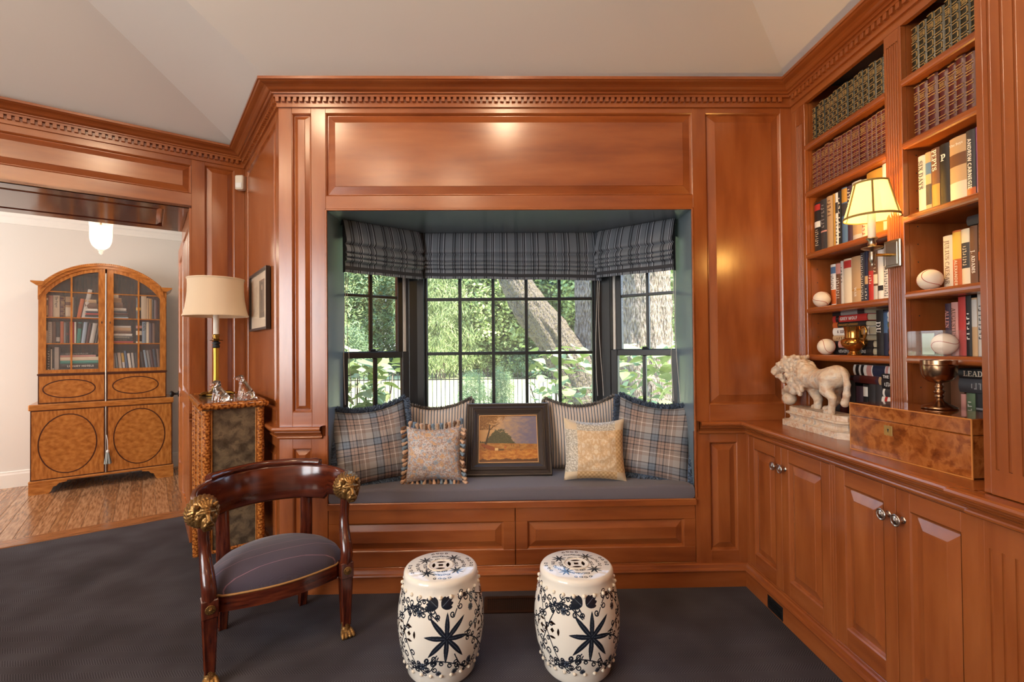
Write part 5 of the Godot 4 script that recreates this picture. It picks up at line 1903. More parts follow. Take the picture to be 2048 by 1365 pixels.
func build_pedestal() -> void:
	var xf := frame_of(Vector3(-1.482, 0, -0.264), TH)
	var t := thing("bamboo_cabinet", "tall narrow cabinet of burnt bamboo with dark swirled lacquer panels, under the lamp", "cabinet", xf)
	var tor := noise_tex(51, 0.03, [hx("2b0f05"), hx("5a260b"), hx("9a5520"), hx("c98440"), hx("b8702e")], 256, 3, FastNoiseLite.TYPE_SIMPLEX_SMOOTH, 10.0)
	var bam := solid("burnt_bamboo", tor, 9.0, 0.14)
	var lac := noise_tex(52, 0.012, [hx("3a3026"), hx("4c4033"), hx("5d5040"), hx("75654f"), hx("4a3d30")], 512, 3, FastNoiseLite.TYPE_SIMPLEX_SMOOTH, 60.0)
	var lacq := solid("swirled_lacquer", lac, 2.2, 0.13)
	var trim := plain("bamboo_trim", hx("a5682f"), 0.25)
	var w := 0.118
	var d := 0.303
	var h := 0.885
	var low := 0.21
	for s in [[-1, -1], [1, -1], [-1, 1], [1, 1]]:
		var p := []
		var r := []
		for k in 23:
			p.append(Vector3(s[0] * (w - 0.004), h * k / 22.0, s[1] * (d - 0.004)))
			r.append(0.0205 if k % 5 == 2 else 0.0178)
		obj("bamboo_post", MB.new().tube(p, r, 12), bam, t)
	for s in [-1.0, 1.0]:
		obj("end_panel", MB.new().box(Vector3(-w, low, minf(s * d, s * (d - 0.012))), Vector3(w, h, maxf(s * d, s * (d - 0.012)))), lacq, t)
		obj("side_panel", MB.new().box(Vector3(minf(s * w, s * (w - 0.012)), low, -d), Vector3(maxf(s * w, s * (w - 0.012)), h, d)), M.satinwood, t)
		for e in [-1.0, 1.0]:
			var b := []
			for k in 60:
				b.append(Vector3(e * (w - 0.024), low + (h - low) * k / 59.0, s * (d + 0.002)))
			obj("rope_trim", MB.new().tube(b, range(60).map(func(k): return 0.0045 if k % 2 else 0.0032), 6), trim, t)
		for z in [-0.265, -0.235, -0.02, 0.02, 0.235, 0.265]:                # bamboo framing of the two side doors
			obj("bamboo_trim", MB.new().tube([Vector3(s * (w + 0.001), low + 0.01, z), Vector3(s * (w + 0.001), h, z)], 0.0065, 8), bam, t)
		for y in [low + 0.006, low + 0.05, h - 0.04]:
			obj("bamboo_trim", MB.new().tube([Vector3(s * (w + 0.001), y, -d), Vector3(s * (w + 0.001), y, d)], 0.0075, 8), bam, t)
		obj("bamboo_trim", MB.new().tube([Vector3(-w, low + 0.006, s * d), Vector3(w, low + 0.006, s * d)], 0.0085, 8), bam, t)
	obj("floor_board", MB.new().box(Vector3(-w, low, -d), Vector3(w, low + 0.012, d)), trim, t)
	obj("top_inset", MB.new().box(Vector3(-w - 0.012, h, -d - 0.012), Vector3(w + 0.012, 0.914, d + 0.012)), lacq, t)
	var rim := [Vector3(-w - 0.016, 0.905, -d - 0.016), Vector3(w + 0.016, 0.905, -d - 0.016), Vector3(w + 0.016, 0.905, d + 0.016), Vector3(-w - 0.016, 0.905, d + 0.016)]
	for k in 4:
		var a: Vector3 = rim[k]
		var c: Vector3 = rim[(k + 1) % 4]
		var p := []
		var r := []
		for q in 13:
			p.append(a.lerp(c, q / 12.0))
			r.append(0.0190 if q % 4 == 1 else 0.0165)
		obj("top_rim", MB.new().tube(p, r, 10), bam, t)
	# lamp
	var lp := thing("table_lamp", "brass candlestick table lamp with a flared cream shade on the bamboo cabinet", "lamp", xf * Transform3D(Basis().scaled(Vector3.ONE * 1.09), Vector3(-0.022, 0.9145, -0.225)))
	plain("shade_linen", hx("dcc4a6"), 0.85).backlight_enabled = true
	M.shade_linen.backlight = Color(0.4, 0.34, 0.26)
	obj("base", MB.new().lathe([[0.0, 0.0], [0.062, 0.0], [0.066, 0.006], [0.060, 0.012], [0.040, 0.020], [0.024, 0.030], [0.018, 0.044], [0.024, 0.050], [0.012, 0.058]], 24), M.old_brass, lp)
	for k in 3:
		var a := TAU * k / 3 + 0.5
		obj("claw_foot", MB.new().tube([Vector3(0.05 * cos(a), 0.012, 0.05 * sin(a)), Vector3(0.075 * cos(a), 0.012, 0.075 * sin(a)), Vector3(0.088 * cos(a), 0.006, 0.088 * sin(a))], [0.012, 0.009, 0.006], 8), M.old_brass, lp)
	obj("column", MB.new().lathe([[0.013, 0.055], [0.0135, 0.06], [0.0125, 0.12], [0.0125, 0.20], [0.0135, 0.245]], 20), plain("gilded_column", hx("b8973a"), 0.3, 0.8), lp)
	obj("collar", MB.new().lathe([[0.0135, 0.245], [0.017, 0.250], [0.017, 0.258], [0.013, 0.262], [0.020, 0.272], [0.012, 0.280], [0.012, 0.284]], 20), M.iron, lp)
	obj("drip_pan", MB.new().lathe([[0.0, 0.282], [0.030, 0.284], [0.031, 0.287], [0.016, 0.288], [0.014, 0.300], [0.018, 0.312], [0.015, 0.318], [0.0, 0.318]], 20), M.old_brass, lp)
	obj("candle_sleeve", MB.new().lathe([[0.0135, 0.316], [0.0135, 0.45], [0.0, 0.45]], 16), plain("candle_wax", hx("e9e2d4"), 0.5), lp)
	var sh := []
	for q in [[0.150, 0.412], [0.146, 0.425], [0.1385, 0.455], [0.1325, 0.495], [0.129, 0.535], [0.1275, 0.575], [0.129, 0.600], [0.131, 0.606]]:
		sh.append(q)
	obj("shade", MB.new().lathe(sh, 40), M.shade_linen, lp)
	obj("shade_trim", MB.new().lathe([[0.149, 0.410], [0.1515, 0.410], [0.1515, 0.416], [0.149, 0.416]], 40), M.shade_linen, lp)
	obj("shade_trim", MB.new().lathe([[0.129, 0.602], [0.1322, 0.602], [0.1322, 0.608], [0.129, 0.608]], 40), M.shade_linen, lp)
	obj("harp", MB.new().tube([Vector3(0, 0.45, 0), Vector3(0, 0.60, 0)], 0.004, 6).tube([Vector3(-0.129, 0.60, 0), Vector3(0, 0.598, 0), Vector3(0.129, 0.60, 0)], 0.0018, 5), M.old_brass, lp)
	# crystal dogs
	var crystal := plain("crystal", Color(1, 1, 1, 0.0), 0.03)
	crystal.refraction_enabled = true
	crystal.refraction_scale = 0.055
	crystal.transparency = BaseMaterial3D.TRANSPARENCY_ALPHA
	for g in [["small clear crystal dog, head lowered, on the bamboo cabinet farther from the picture", Vector3(-0.058, 0.9148, 0.255), -55.0, 0], ["taller clear crystal dog, head raised, on the bamboo cabinet near the picture", Vector3(0.062, 0.9148, 0.18), -85.0, 1]]:
		var b := Blob.new(Vector3(-0.04, -0.002, -0.06), Vector3(0.04, 0.15, 0.07), 0.0034)
		var up: float = 0.018 * g[3]
		b.bone(Vector3(0, 0.024, -0.026), 0.023, Vector3(0, 0.062 + up, 0.006), 0.0195, 0.008)       # trunk
		b.bone(Vector3(0, 0.062 + up, 0.006), 0.0175, Vector3(0, 0.085 + up, 0.014), 0.0125, 0.006)   # neck
		b.bone(Vector3(0, 0.096 + up, 0.018), 0.0145, Vector3(0, 0.094 + up, 0.024), 0.013, 0.005)    # skull
		b.bone(Vector3(0, 0.092 + up, 0.028), 0.009, Vector3(0, 0.087 + up + 0.006 * g[3], 0.045), 0.0065, 0.004)   # muzzle
		for s in [-1.0, 1.0]:
			b.bone(Vector3(s * 0.013, 0.103 + up, 0.012), 0.006, Vector3(s * 0.0175, 0.084 + up, 0.012), 0.0065, 0.003)   # ear
			b.bone(Vector3(s * 0.011, 0.052 + up, 0.014), 0.0095, Vector3(s * 0.012, 0.006, 0.024), 0.0068, 0.004)       # foreleg
			b.bone(Vector3(s * 0.012, 0.005, 0.024), 0.006, Vector3(s * 0.013, 0.005, 0.033), 0.005, 0.003)
			b.bone(Vector3(s * 0.019, 0.022, -0.022), 0.0165, Vector3(s * 0.022, 0.012, 0.0), 0.0105, 0.005)             # haunch
			b.bone(Vector3(s * 0.022, 0.006, 0.0), 0.0065, Vector3(s * 0.022, 0.005, 0.016), 0.005, 0.003)
		b.bone(Vector3(0, 0.010, -0.042), 0.006, Vector3(0.02, 0.008, -0.052), 0.004, 0.004)          # tail
		var m := MB.new()
		b.into(m)
		var o: MeshInstance3D = tag(obj("crystal_dog", m, crystal), g[0], "figurine", "crystal dogs on the bamboo cabinet")
		o.transform = xf * Transform3D(Basis(Vector3.UP, deg_to_rad(g[2])), g[1])


func build_furniture() -> void:
	build_chair()
	build_pedestal()
	# small framed print on the short wall
	var p := thing("framed_print", "small framed print with wide cream mat on the short panelled wall", "picture", SF * Transform3D(Basis(), Vector3(0.56, 1.44, 0.004)))
	var w := 0.255
	var h := 0.163
	obj("frame", ring_prism(MB.new(), [Vector2(-w, -h), Vector2(w, -h), Vector2(w, h), Vector2(-w, h)], [Vector2(-w + 0.013, -h + 0.013), Vector2(w - 0.013, -h + 0.013), Vector2(w - 0.013, h - 0.013), Vector2(-w + 0.013, h - 0.013)], 0.0, 0.02), plain("black_frame", hx("2e211a"), 0.35), p)
	var im := Image.create(256, 164, false, Image.FORMAT_RGB8)
	im.fill(hx("d9c4a8"))
	for y in range(36, 128, 4):
		im.fill_rect(Rect2i(42, y, 52 + (y * 7) % 16, 1), hx("a58c70"))
	im.fill_rect(Rect2i(128, 22, 78, 112), hx("6f5a48"))
	im.fill_rect(Rect2i(150, 30, 34, 86), hx("4b3b30"))
	disc(im, 167, 44, 9, hx("b49a80"))
	im.fill_rect(Rect2i(134, 118, 66, 14), hx("3a2d25"))
	var q := MB.new()
	q.quad(Vector3(-w + 0.012, -h + 0.012, 0.008), Vector3(w - 0.012, -h + 0.012, 0.008), Vector3(w - 0.012, h - 0.012, 0.008), Vector3(-w + 0.012, h - 0.012, 0.008))
	obj("print", q, printed("print_paper", im, 0.7), p)
	obj("glazing", MB.new().box(Vector3(-w + 0.012, -h + 0.012, 0.012), Vector3(w - 0.012, h - 0.012, 0.014)), M.glass, p)
	obj("backing", MB.new().box(Vector3(-w + 0.004, -h + 0.004, 0.001), Vector3(w - 0.004, h - 0.004, 0.007)), M.iron, p)
	var s := thing("motion_sensor", "small white motion sensor high in the wall corner", "sensor", LF * Transform3D(Basis(Vector3.UP, deg_to_rad(-40)), Vector3(-0.034, 2.243, 0.034)))
	plain("sensor_plastic", hx("ddd0bd"), 0.45)
	obj("housing", MB.new().box(Vector3(-0.027, -0.046, -0.03), Vector3(0.027, 0.046, 0.012), 0.006), M.sensor_plastic, s)
	obj("lens", MB.new().box(Vector3(-0.021, -0.038, 0.010), Vector3(0.021, -0.004, 0.0155), 0.004), M.white_paint, s)


# ---------------------------------------------------------------- things on the counter and shelves
func octagon(lx: float, lz: float, c: float) -> PackedVector2Array:
	return v2([[lx, lz - c], [lx - c, lz], [-lx + c, lz], [-lx, lz - c], [-lx, -lz + c], [-lx + c, -lz], [lx - c, -lz], [lx, -lz + c]])


func build_statue() -> void:
	var t := thing("lion_statue", "pale marble lion with one paw on a ball, on a stepped plinth", "statue", frame_of(Vector3(1.362, 0.8008, 0.312), 90.0))
	var mt := noise_tex(61, 0.018, [hx("8f8a86"), hx("b9aca0"), hx("d6c4ae"), hx("cdb398"), hx("b98f72"), hx("d9cdbd")], 512, 5, FastNoiseLite.TYPE_SIMPLEX_SMOOTH, 20.0)
	var marble := solid("marble", mt, 3.2, 0.42)
	var flat := Transform3D(Basis(Vector3.RIGHT, -PI / 2), Vector3.ZERO)
	obj("plinth", MB.new().prism(octagon(0.212, 0.064, 0.03), 0.0, 0.026, flat), marble, t)
	var cav := MB.new()
	var steps := [[0.198, 0.056, 0.026], [0.186, 0.047, 0.032], [0.181, 0.043, 0.042], [0.184, 0.046, 0.052], [0.196, 0.054, 0.056], [0.198, 0.056, 0.060], [0.196, 0.054, 0.064], [0.183, 0.046, 0.066]]
	for k in steps.size() - 1:
		var a := octagon(steps[k][0], steps[k][1], 0.027)
		var b := octagon(steps[k + 1][0], steps[k + 1][1], 0.027)
		for j in 8:
			cav.out_quad(Vector3(a[j].x, steps[k][2], -a[j].y), Vector3(a[(j + 1) % 8].x, steps[k][2], -a[(j + 1) % 8].y), Vector3(b[(j + 1) % 8].x, steps[k + 1][2], -b[(j + 1) % 8].y), Vector3(b[j].x, steps[k + 1][2], -b[j].y), Vector3(0, steps[k][2], 0))
	obj("base_moulding", cav, marble, t)
	obj("slab", MB.new().prism(octagon(0.183, 0.046, 0.026), 0.066, 0.087, flat), marble, t)
	var b := Blob.new(Vector3(-0.20, 0.078, -0.088), Vector3(0.31, 0.345, 0.075), 0.0036)
	# trunk
	b.bone(Vector3(0.155, 0.205, 0), 0.046, Vector3(0.085, 0.226, 0), 0.047, 0.02)
	b.bone(Vector3(0.085, 0.226, 0), 0.046, Vector3(0.015, 0.217, 0), 0.038, 0.02)
	b.bone(Vector3(0.015, 0.219, 0), 0.038, Vector3(-0.095, 0.238, 0), 0.046, 0.02)
	# head and mane
	var pv := Vector3(0.155, 0.25, 0)
	var hd := func(x: float, y: float, z: float) -> Vector3: return pv + Basis(Vector3.UP, 0.5) * (Vector3(x, y, z) - pv)   # head turned a little to the room
	b.bone(Vector3(0.165, 0.270, 0), 0.041, Vector3(0.110, 0.258, 0), 0.044, 0.018)
	b.bone(Vector3(0.165, 0.235, 0), 0.040, Vector3(0.13, 0.215, 0), 0.042, 0.015)
	b.bone(hd.call(0.205, 0.280, 0), 0.034, hd.call(0.225, 0.268, 0), 0.029, 0.01)
	b.bone(hd.call(0.240, 0.260, 0), 0.0195, hd.call(0.268, 0.243, 0), 0.0155, 0.008)
	b.bone(hd.call(0.250, 0.272, 0), 0.010, hd.call(0.277, 0.252, 0), 0.0085, 0.006)
	b.bone(hd.call(0.260, 0.219, 0), 0.0085, hd.call(0.240, 0.222, 0), 0.0125, 0.005)
	b.bone(hd.call(0.236, 0.216, 0), 0.014, hd.call(0.226, 0.196, 0), 0.009, 0.006)
	for s in [-1.0, 1.0]:
		b.bone(hd.call(0.250, 0.279, s * 0.010), 0.0075, hd.call(0.240, 0.279, s * 0.022), 0.0075, 0.005)      # brow
		b.bone(hd.call(0.256, 0.268, s * 0.017), 0.0055, hd.call(0.250, 0.266, s * 0.022), 0.005, 0.001, true) # eye
		b.bone(hd.call(0.274, 0.240, s * 0.008), 0.0095, hd.call(0.264, 0.232, s * 0.012), 0.0095, 0.004)      # whisker pad
		b.bone(hd.call(0.205, 0.308, s * 0.022), 0.009, hd.call(0.208, 0.315, s * 0.026), 0.006, 0.003)        # ear
		for k in 8:                                                                                             # mane locks
			var a := -0.9 + 0.34 * k
			b.bone(hd.call(0.218 - 0.010 * absf(k - 3), 0.268 + 0.036 * sin(a), s * 0.026), 0.0085, hd.call(0.192 - 0.008 * k, 0.262 + 0.050 * sin(a + 0.2), s * 0.036), 0.010, 0.003)
			b.bone(Vector3(0.185 - 0.013 * k, 0.302 - 0.012 * k, s * 0.030), 0.010, Vector3(0.160 - 0.012 * k, 0.280 - 0.016 * k, s * 0.038), 0.010, 0.003)
			b.bone(Vector3(0.190 - 0.012 * k, 0.262 - 0.012 * k, s * 0.034), 0.010, Vector3(0.172 - 0.012 * k, 0.240 - 0.013 * k, s * 0.038), 0.010, 0.003)
	for k in 7:
		b.bone(Vector3(0.195 - 0.018 * k, 0.312 - 0.006 * k, 0), 0.010, Vector3(0.178 - 0.018 * k, 0.314 - 0.007 * k, 0.004 * sin(k * 2.0)), 0.009, 0.003)
	# tail
	var tail := [Vector3(-0.128, 0.268, 0), Vector3(-0.152, 0.248, -0.004), Vector3(-0.166, 0.21, -0.008), Vector3(-0.166, 0.17, -0.010), Vector3(-0.155, 0.135, -0.010)]
	for k in 4:
		b.bone(tail[k], 0.0105, tail[k + 1], 0.0105 + 0.0015 * k, 0.005)
	# legs: local -z is the side towards the room
	b.bone(Vector3(0.145, 0.198, -0.030), 0.030, Vector3(0.140, 0.160, -0.034), 0.019, 0.01)        # raised foreleg
	b.bone(Vector3(0.140, 0.160, -0.034), 0.018, Vector3(0.200, 0.163, -0.026), 0.0165, 0.008)
	b.bone(Vector3(0.200, 0.163, -0.026), 0.016, Vector3(0.240, 0.150, -0.014), 0.014, 0.006)
	b.bone(Vector3(0.240, 0.150, -0.014), 0.0145, Vector3(0.252, 0.136, -0.012), 0.012, 0.005)
	b.bone(Vector3(0.120, 0.190, 0.028), 0.028, Vector3(0.062, 0.130, 0.026), 0.017, 0.01)          # standing foreleg
	b.bone(Vector3(0.062, 0.130, 0.026), 0.0165, Vector3(0.064, 0.094, 0.026), 0.0155, 0.006)
	b.bone(Vector3(0.064, 0.094, 0.026), 0.014, Vector3(0.090, 0.092, 0.026), 0.012, 0.006)
	b.bone(Vector3(-0.080, 0.225, -0.026), 0.036, Vector3(-0.085, 0.182, -0.036), 0.025, 0.012)      # near hind leg: thigh, hock, shank, paw
	b.bone(Vector3(-0.085, 0.182, -0.036), 0.023, Vector3(-0.120, 0.152, -0.034), 0.015, 0.008)
	b.bone(Vector3(-0.120, 0.152, -0.034), 0.0145, Vector3(-0.108, 0.098, -0.032), 0.0125, 0.006)
	b.bone(Vector3(-0.108, 0.094, -0.032), 0.013, Vector3(-0.080, 0.092, -0.032), 0.0125, 0.006)
	b.bone(Vector3(-0.070, 0.220, 0.026), 0.036, Vector3(-0.040, 0.178, 0.032), 0.024, 0.012)        # far hind leg, stepping forward
	b.bone(Vector3(-0.040, 0.178, 0.032), 0.021, Vector3(-0.056, 0.135, 0.028), 0.0145, 0.008)
	b.bone(Vector3(-0.056, 0.135, 0.028), 0.014, Vector3(-0.018, 0.100, 0.026), 0.0125, 0.006)
	b.bone(Vector3(-0.018, 0.098, 0.026), 0.0135, Vector3(0.012, 0.094, 0.024), 0.0125, 0.006)
	var nz := FastNoiseLite.new()
	nz.seed = 9
	nz.frequency = 55.0
	nz.fractal_octaves = 2
	b.rough(0.0065, nz, AABB(Vector3(0.05, 0.17, -0.08), Vector3(0.19, 0.19, 0.16)))
	nz.frequency = 30.0
	b.rough(0.0016, nz, AABB(Vector3(-0.3, 0.05, -0.1), Vector3(0.7, 0.4, 0.2)))
	var m := MB.new()
	b.into(m)
	obj("lion", m, marble, t)
	obj("ball", MB.new().ball(Vector3(0.205, 0.117, -0.016), Vector3(0.034, 0.0305, 0.030), 24, 16), marble, t)


func build_sconce() -> void:
	var t := thing("wall_sconce", "brass candle sconce with lit pleated cream shade on the middle pilaster", "wall lamp", RF * Transform3D(Basis(), Vector3(0.612, 0, 0.0)))
	obj("back_plate", MB.new().box(Vector3(-0.037, 1.450, 0.0), Vector3(0.037, 1.552, 0.008), 0.003).box(Vector3(-0.028, 1.459, 0.008), Vector3(0.028, 1.543, 0.011), 0.002), plain("pewter", hx("a59a8c"), 0.3, 1.0), t)
	obj("arm", MB.new().tube([Vector3(0, 1.497, 0.01), Vector3(0, 1.497, 0.076)], 0.0055, 10), M.brass, t)
	obj("stem", MB.new().lathe([[0.0, 1.452], [0.004, 1.455], [0.006, 1.462], [0.004, 1.468], [0.009, 1.474], [0.011, 1.485], [0.010, 1.505], [0.006, 1.514], [0.028, 1.519], [0.034, 1.522], [0.034, 1.525], [0.012, 1.528], [0.014, 1.538], [0.011, 1.548], [0.018, 1.556], [0.018, 1.560], [0.0, 1.560]], 24, Transform3D(Basis(), Vector3(0, 0, 0.08))), M.pewter, t)
	obj("candle_sleeve", MB.new().lathe([[0.0125, 1.558], [0.0125, 1.655], [0.0, 1.655]], 16, Transform3D(Basis(), Vector3(0, 0, 0.08))), M.candle_wax, t)
	var sh := plain("lit_shade", hx("f3e6bf"), 0.8)
	sh.backlight_enabled = true
	sh.backlight = Color(0.9, 0.8, 0.55)
	sh.emission_enabled = true
	sh.emission = hx("ffe2a0")
	sh.emission_energy_multiplier = 0.45
	var at := Vector3(0, 0, 0.08)
	obj("lamp_shade", MB.new().lathe([[0.0865, 1.635], [0.070, 1.695], [0.054, 1.762]], 48, Transform3D(Basis(), at)), sh, t)
	plain("shade_tape", hx("8e7338"), 0.8)
	obj("hem_tape", MB.new().lathe([[0.0862, 1.631], [0.0885, 1.631], [0.0878, 1.639], [0.0855, 1.639]], 48, Transform3D(Basis(), at)), M.shade_tape, t)
	obj("hem_tape", MB.new().lathe([[0.0535, 1.758], [0.0557, 1.758], [0.0550, 1.765], [0.0530, 1.765]], 48, Transform3D(Basis(), at)), M.shade_tape, t)
	for k in 6:
		var a := TAU * k / 6 + 0.45
		var o := Vector3(cos(a), 0, -sin(a))
		obj("rib_tape", MB.new().tube([at + o * 0.0872 + Vector3(0, 1.635, 0), at + o * 0.0548 + Vector3(0, 1.762, 0)], 0.0032, 6), M.shade_tape, t)
	var g := plain("candle_bulb_glow", hx("fff2d0"), 0.5)
	g.emission_enabled = true
	g.emission = hx("ffe6ae")
	g.emission_energy_multiplier = 4.0
	obj("bulb", MB.new().ball(at + Vector3(0, 1.685, 0), Vector3(0.015, 0.028, 0.015), 12, 10), g, t)
	var l := OmniLight3D.new()
	l.name = "sconce_light"
	l.light_color = hx("ffc566")
	l.light_energy = 0.14
	l.light_size = 0.02
	l.omni_range = 6.0
	l.omni_attenuation = 2.0
	l.shadow_enabled = true
	t.add_child(l)
	l.position = at + Vector3(0, 1.685, 0)


func baseball(label: String, at: Vector3, turn: Vector3) -> void:
	var t := thing("baseball", label, "baseball", Transform3D(Basis.from_euler(turn), at), "baseballs on the shelves")
	obj("leather", MB.new().ball(Vector3.ZERO, Vector3(0.0362, 0.0362, 0.0362), 28, 18), plain("ball_leather", hx("e6d8c4"), 0.6), t)
	var p := []
	for k in 61:
		var a := TAU * k / 60
		p.append(Vector3(cos(a) + 0.42 * cos(3 * a), sin(a) - 0.42 * sin(3 * a), 1.25 * sin(2 * a)).normalized() * 0.0362)
	obj("stitching", MB.new().tube(p, 0.0011, 5, false), plain("red_thread", hx("a8452f"), 0.8), t)


func build_small_things() -> void:
	build_statue()
	build_sconce()
	# walnut humidor box
	var xf := frame_of(Vector3(1.246, 0.8006, 0.868), -90.0 + 5.2)
	var t := thing("burl_box", "glossy burl walnut box with brass escutcheon on the counter", "box", xf)
	var bt := noise_tex(71, 0.016, [hx("56260e"), hx("703614"), hx("8b4a1e"), hx("a3612d"), hx("824218"), hx("662e11")], 512, 6, FastNoiseLite.TYPE_SIMPLEX_SMOOTH, 35.0)
	var burl := solid("burl", bt, 1.5, 0.12)
	burl.clearcoat_enabled = true
	burl.clearcoat = 1.0
	burl.clearcoat_roughness = 0.03
	var edge := plain("box_edge", hx("b9763a"), 0.15)
	obj("body", MB.new().box(Vector3(-0.205, 0.003, -0.178), Vector3(0.205, 0.118, 0.0), 0.002), burl, t)
	obj("lid", MB.new().box(Vector3(-0.205, 0.1188, -0.178), Vector3(0.205, 0.164, 0.0), 0.003), burl, t)
	for s in [[Vector3(-0.2055, 0.161, -0.002), Vector3(0.2055, 0.1648, 0.001)], [Vector3(-0.2055, 0.0, -0.002), Vector3(0.2055, 0.004, 0.001)], [Vector3(-0.2058, 0.0, -0.003), Vector3(-0.202, 0.164, 0.0008)], [Vector3(0.202, 0.0, -0.003), Vector3(0.2058, 0.164, 0.0008)], [Vector3(-0.2055, 0.0, -0.178), Vector3(-0.2, 0.004, 0.0)]]:
		obj("edge_banding", MB.new().box(s[0], s[1], 0.0006), edge, t)
	var esc := MB.new().box(Vector3(-0.066, 0.074, 0.0), Vector3(-0.036, 0.106, 0.0015), 0.0004)
	obj("escutcheon", esc, plain("polished_brass", hx("e9d28a"), 0.18, 0.9), t)
	obj("keyhole", MB.new().lathe([[0.003, 0.0], [0.0, 0.0002]], 10, Transform3D(Basis(Vector3.RIGHT, PI / 2), Vector3(-0.051, 0.093, 0.0016))).box(Vector3(-0.0522, 0.085, 0.0015), Vector3(-0.0498, 0.093, 0.0018)), M.iron, t)
	# goblet
	var g := thing("goblet", "engraved bronze goblet standing on the burl box", "goblet", Transform3D(Basis(), Vector3(1.372, 0.9656, 0.86)))
	plain("goblet_metal", hx("9a7a5e"), 0.24, 1.0)
	obj("foot", MB.new().lathe([[0.0, 0.0], [0.045, 0.0], [0.046, 0.004], [0.040, 0.009], [0.026, 0.015], [0.014, 0.024], [0.009, 0.033]], 32), M.goblet_metal, g)
	obj("stem", MB.new().lathe([[0.009, 0.033], [0.0125, 0.037], [0.0125, 0.041], [0.008, 0.044], [0.0145, 0.050], [0.0145, 0.055], [0.008, 0.060], [0.012, 0.066], [0.012, 0.071], [0.007, 0.076], [0.010, 0.081]], 28), M.goblet_metal, g)
	var bowl := []
	for q in [[0.008, 0.080], [0.025, 0.084], [0.037, 0.094], [0.0435, 0.108], [0.0455, 0.126], [0.0452, 0.136]]:
		var a := PackedVector3Array()
		for j in 64:
			var an := TAU * j / 64
			var r: float = q[0] + (0.0008 * sin(an * 9.0) * sin((q[1] - 0.08) * 140.0) if q[1] > 0.085 else 0.0)
			a.append(Vector3(r * cos(an), q[1], -r * sin(an)))
		bowl.append(a)
	obj("bowl", MB.new().grid(bowl, true), M.goblet_metal, g)
	obj("rim", MB.new().lathe([[0.0452, 0.135], [0.0472, 0.137], [0.0465, 0.139], [0.0452, 0.140], [0.0458, 0.152], [0.0448, 0.152], [0.044, 0.138], [0.036, 0.095], [0.0, 0.088]], 40), M.goblet_metal, g)
	# copper jug
	var j := thing("copper_jug", "copper lustre jug with a curled handle in front of stacked books", "jug", frame_of(Vector3(1.492, 1.1245, 0.335), -90.0))
	plain("copper_lustre", hx("b8813f"), 0.13, 0.92)
	obj("body", MB.new().lathe([[0.0, 0.0], [0.026, 0.0], [0.027, 0.004], [0.020, 0.010], [0.018, 0.018], [0.030, 0.026], [0.045, 0.038], [0.051, 0.052], [0.047, 0.064], [0.036, 0.071], [0.034, 0.073], [0.036, 0.076], [0.034, 0.079], [0.0345, 0.098], [0.037, 0.114], [0.040, 0.121], [0.0385, 0.121], [0.033, 0.098], [0.032, 0.079], [0.0, 0.06]], 36), M.copper_lustre, j)
	obj("handle", MB.new().tube([Vector3(0.034, 0.106, 0), Vector3(0.046, 0.116, 0), Vector3(0.060, 0.118, 0), Vector3(0.069, 0.104, 0), Vector3(0.066, 0.084, 0), Vector3(0.056, 0.066, 0), Vector3(0.052, 0.050, 0), Vector3(0.058, 0.042, 0)], [0.004, 0.0045, 0.005, 0.005, 0.0045, 0.004, 0.004, 0.003], 10), M.copper_lustre, j)
	# baseballs
	baseball("baseball resting on the shelf with the mostly white-jacketed books", Vector3(1.478, 1.3792, 0.152), Vector3(0.3, 0.5, 0.2))
	baseball("signed baseball beside the stack of books and copper jug", Vector3(1.474, 1.1602, 0.183), Vector3(1.2, 0.2, 1.0))
	baseball("baseball on the shelf below the sconce, beside cream book spines", Vector3(1.480, 1.3912, 0.716), Vector3(0.4, 1.2, 0.5))
	baseball("baseball inside the clear acrylic display cube", Vector3(1.490, 1.168, 0.755), Vector3(0.2, 0.9, 1.4))
	var c := thing("acrylic_cube", "clear acrylic display cube holding a baseball and pale card", "display case", Transform3D(Basis(), Vector3(1.490, 1.1282, 0.738)))
	for s in [[Vector3(-0.045, 0, -0.075), Vector3(0.045, 0.0025, 0.06)], [Vector3(-0.045, 0.083, -0.075), Vector3(0.045, 0.0855, 0.06)], [Vector3(-0.0475, 0, -0.075), Vector3(-0.045, 0.0855, 0.06)], [Vector3(0.045, 0, -0.075), Vector3(0.0475, 0.0855, 0.06)], [Vector3(-0.0475, 0, -0.0775), Vector3(0.0475, 0.0855, -0.075)], [Vector3(-0.0475, 0, 0.06), Vector3(0.0475, 0.0855, 0.0625)]]:
		obj("acrylic_panel", MB.new().box(s[0], s[1]), M.glass, c)
	var card := MB.new().box(Vector3(0.0, 0.004, -0.070), Vector3(0.001, 0.078, -0.022))
	obj("card", card, plain("pale_card", hx("bcd2c4"), 0.6), c)


# ---------------------------------------------------------------- books
const INK := {"cream": "e0d2b8", "white": "e8e4dc", "black": "1d1c1e", "charcoal": "38373a", "grey": "8d8b8a", "pale grey": "c4c0ba", "red": "b3312c", "maroon": "54201f", "brown": "6a4630", "tan": "bd9c74", "orange": "c2602a", "ochre": "b98a3c", "navy": "252c44", "blue": "4f6f96", "light blue": "9db8d0", "teal": "2f8f86", "olive": "63603c", "green": "5b6f50", "purple": "7a4a7c", "pink": "c98f86", "plum": "3f2c3c", "dark green": "26261a", "oxblood": "5c1f1d", "yellow": "d8b24a"}


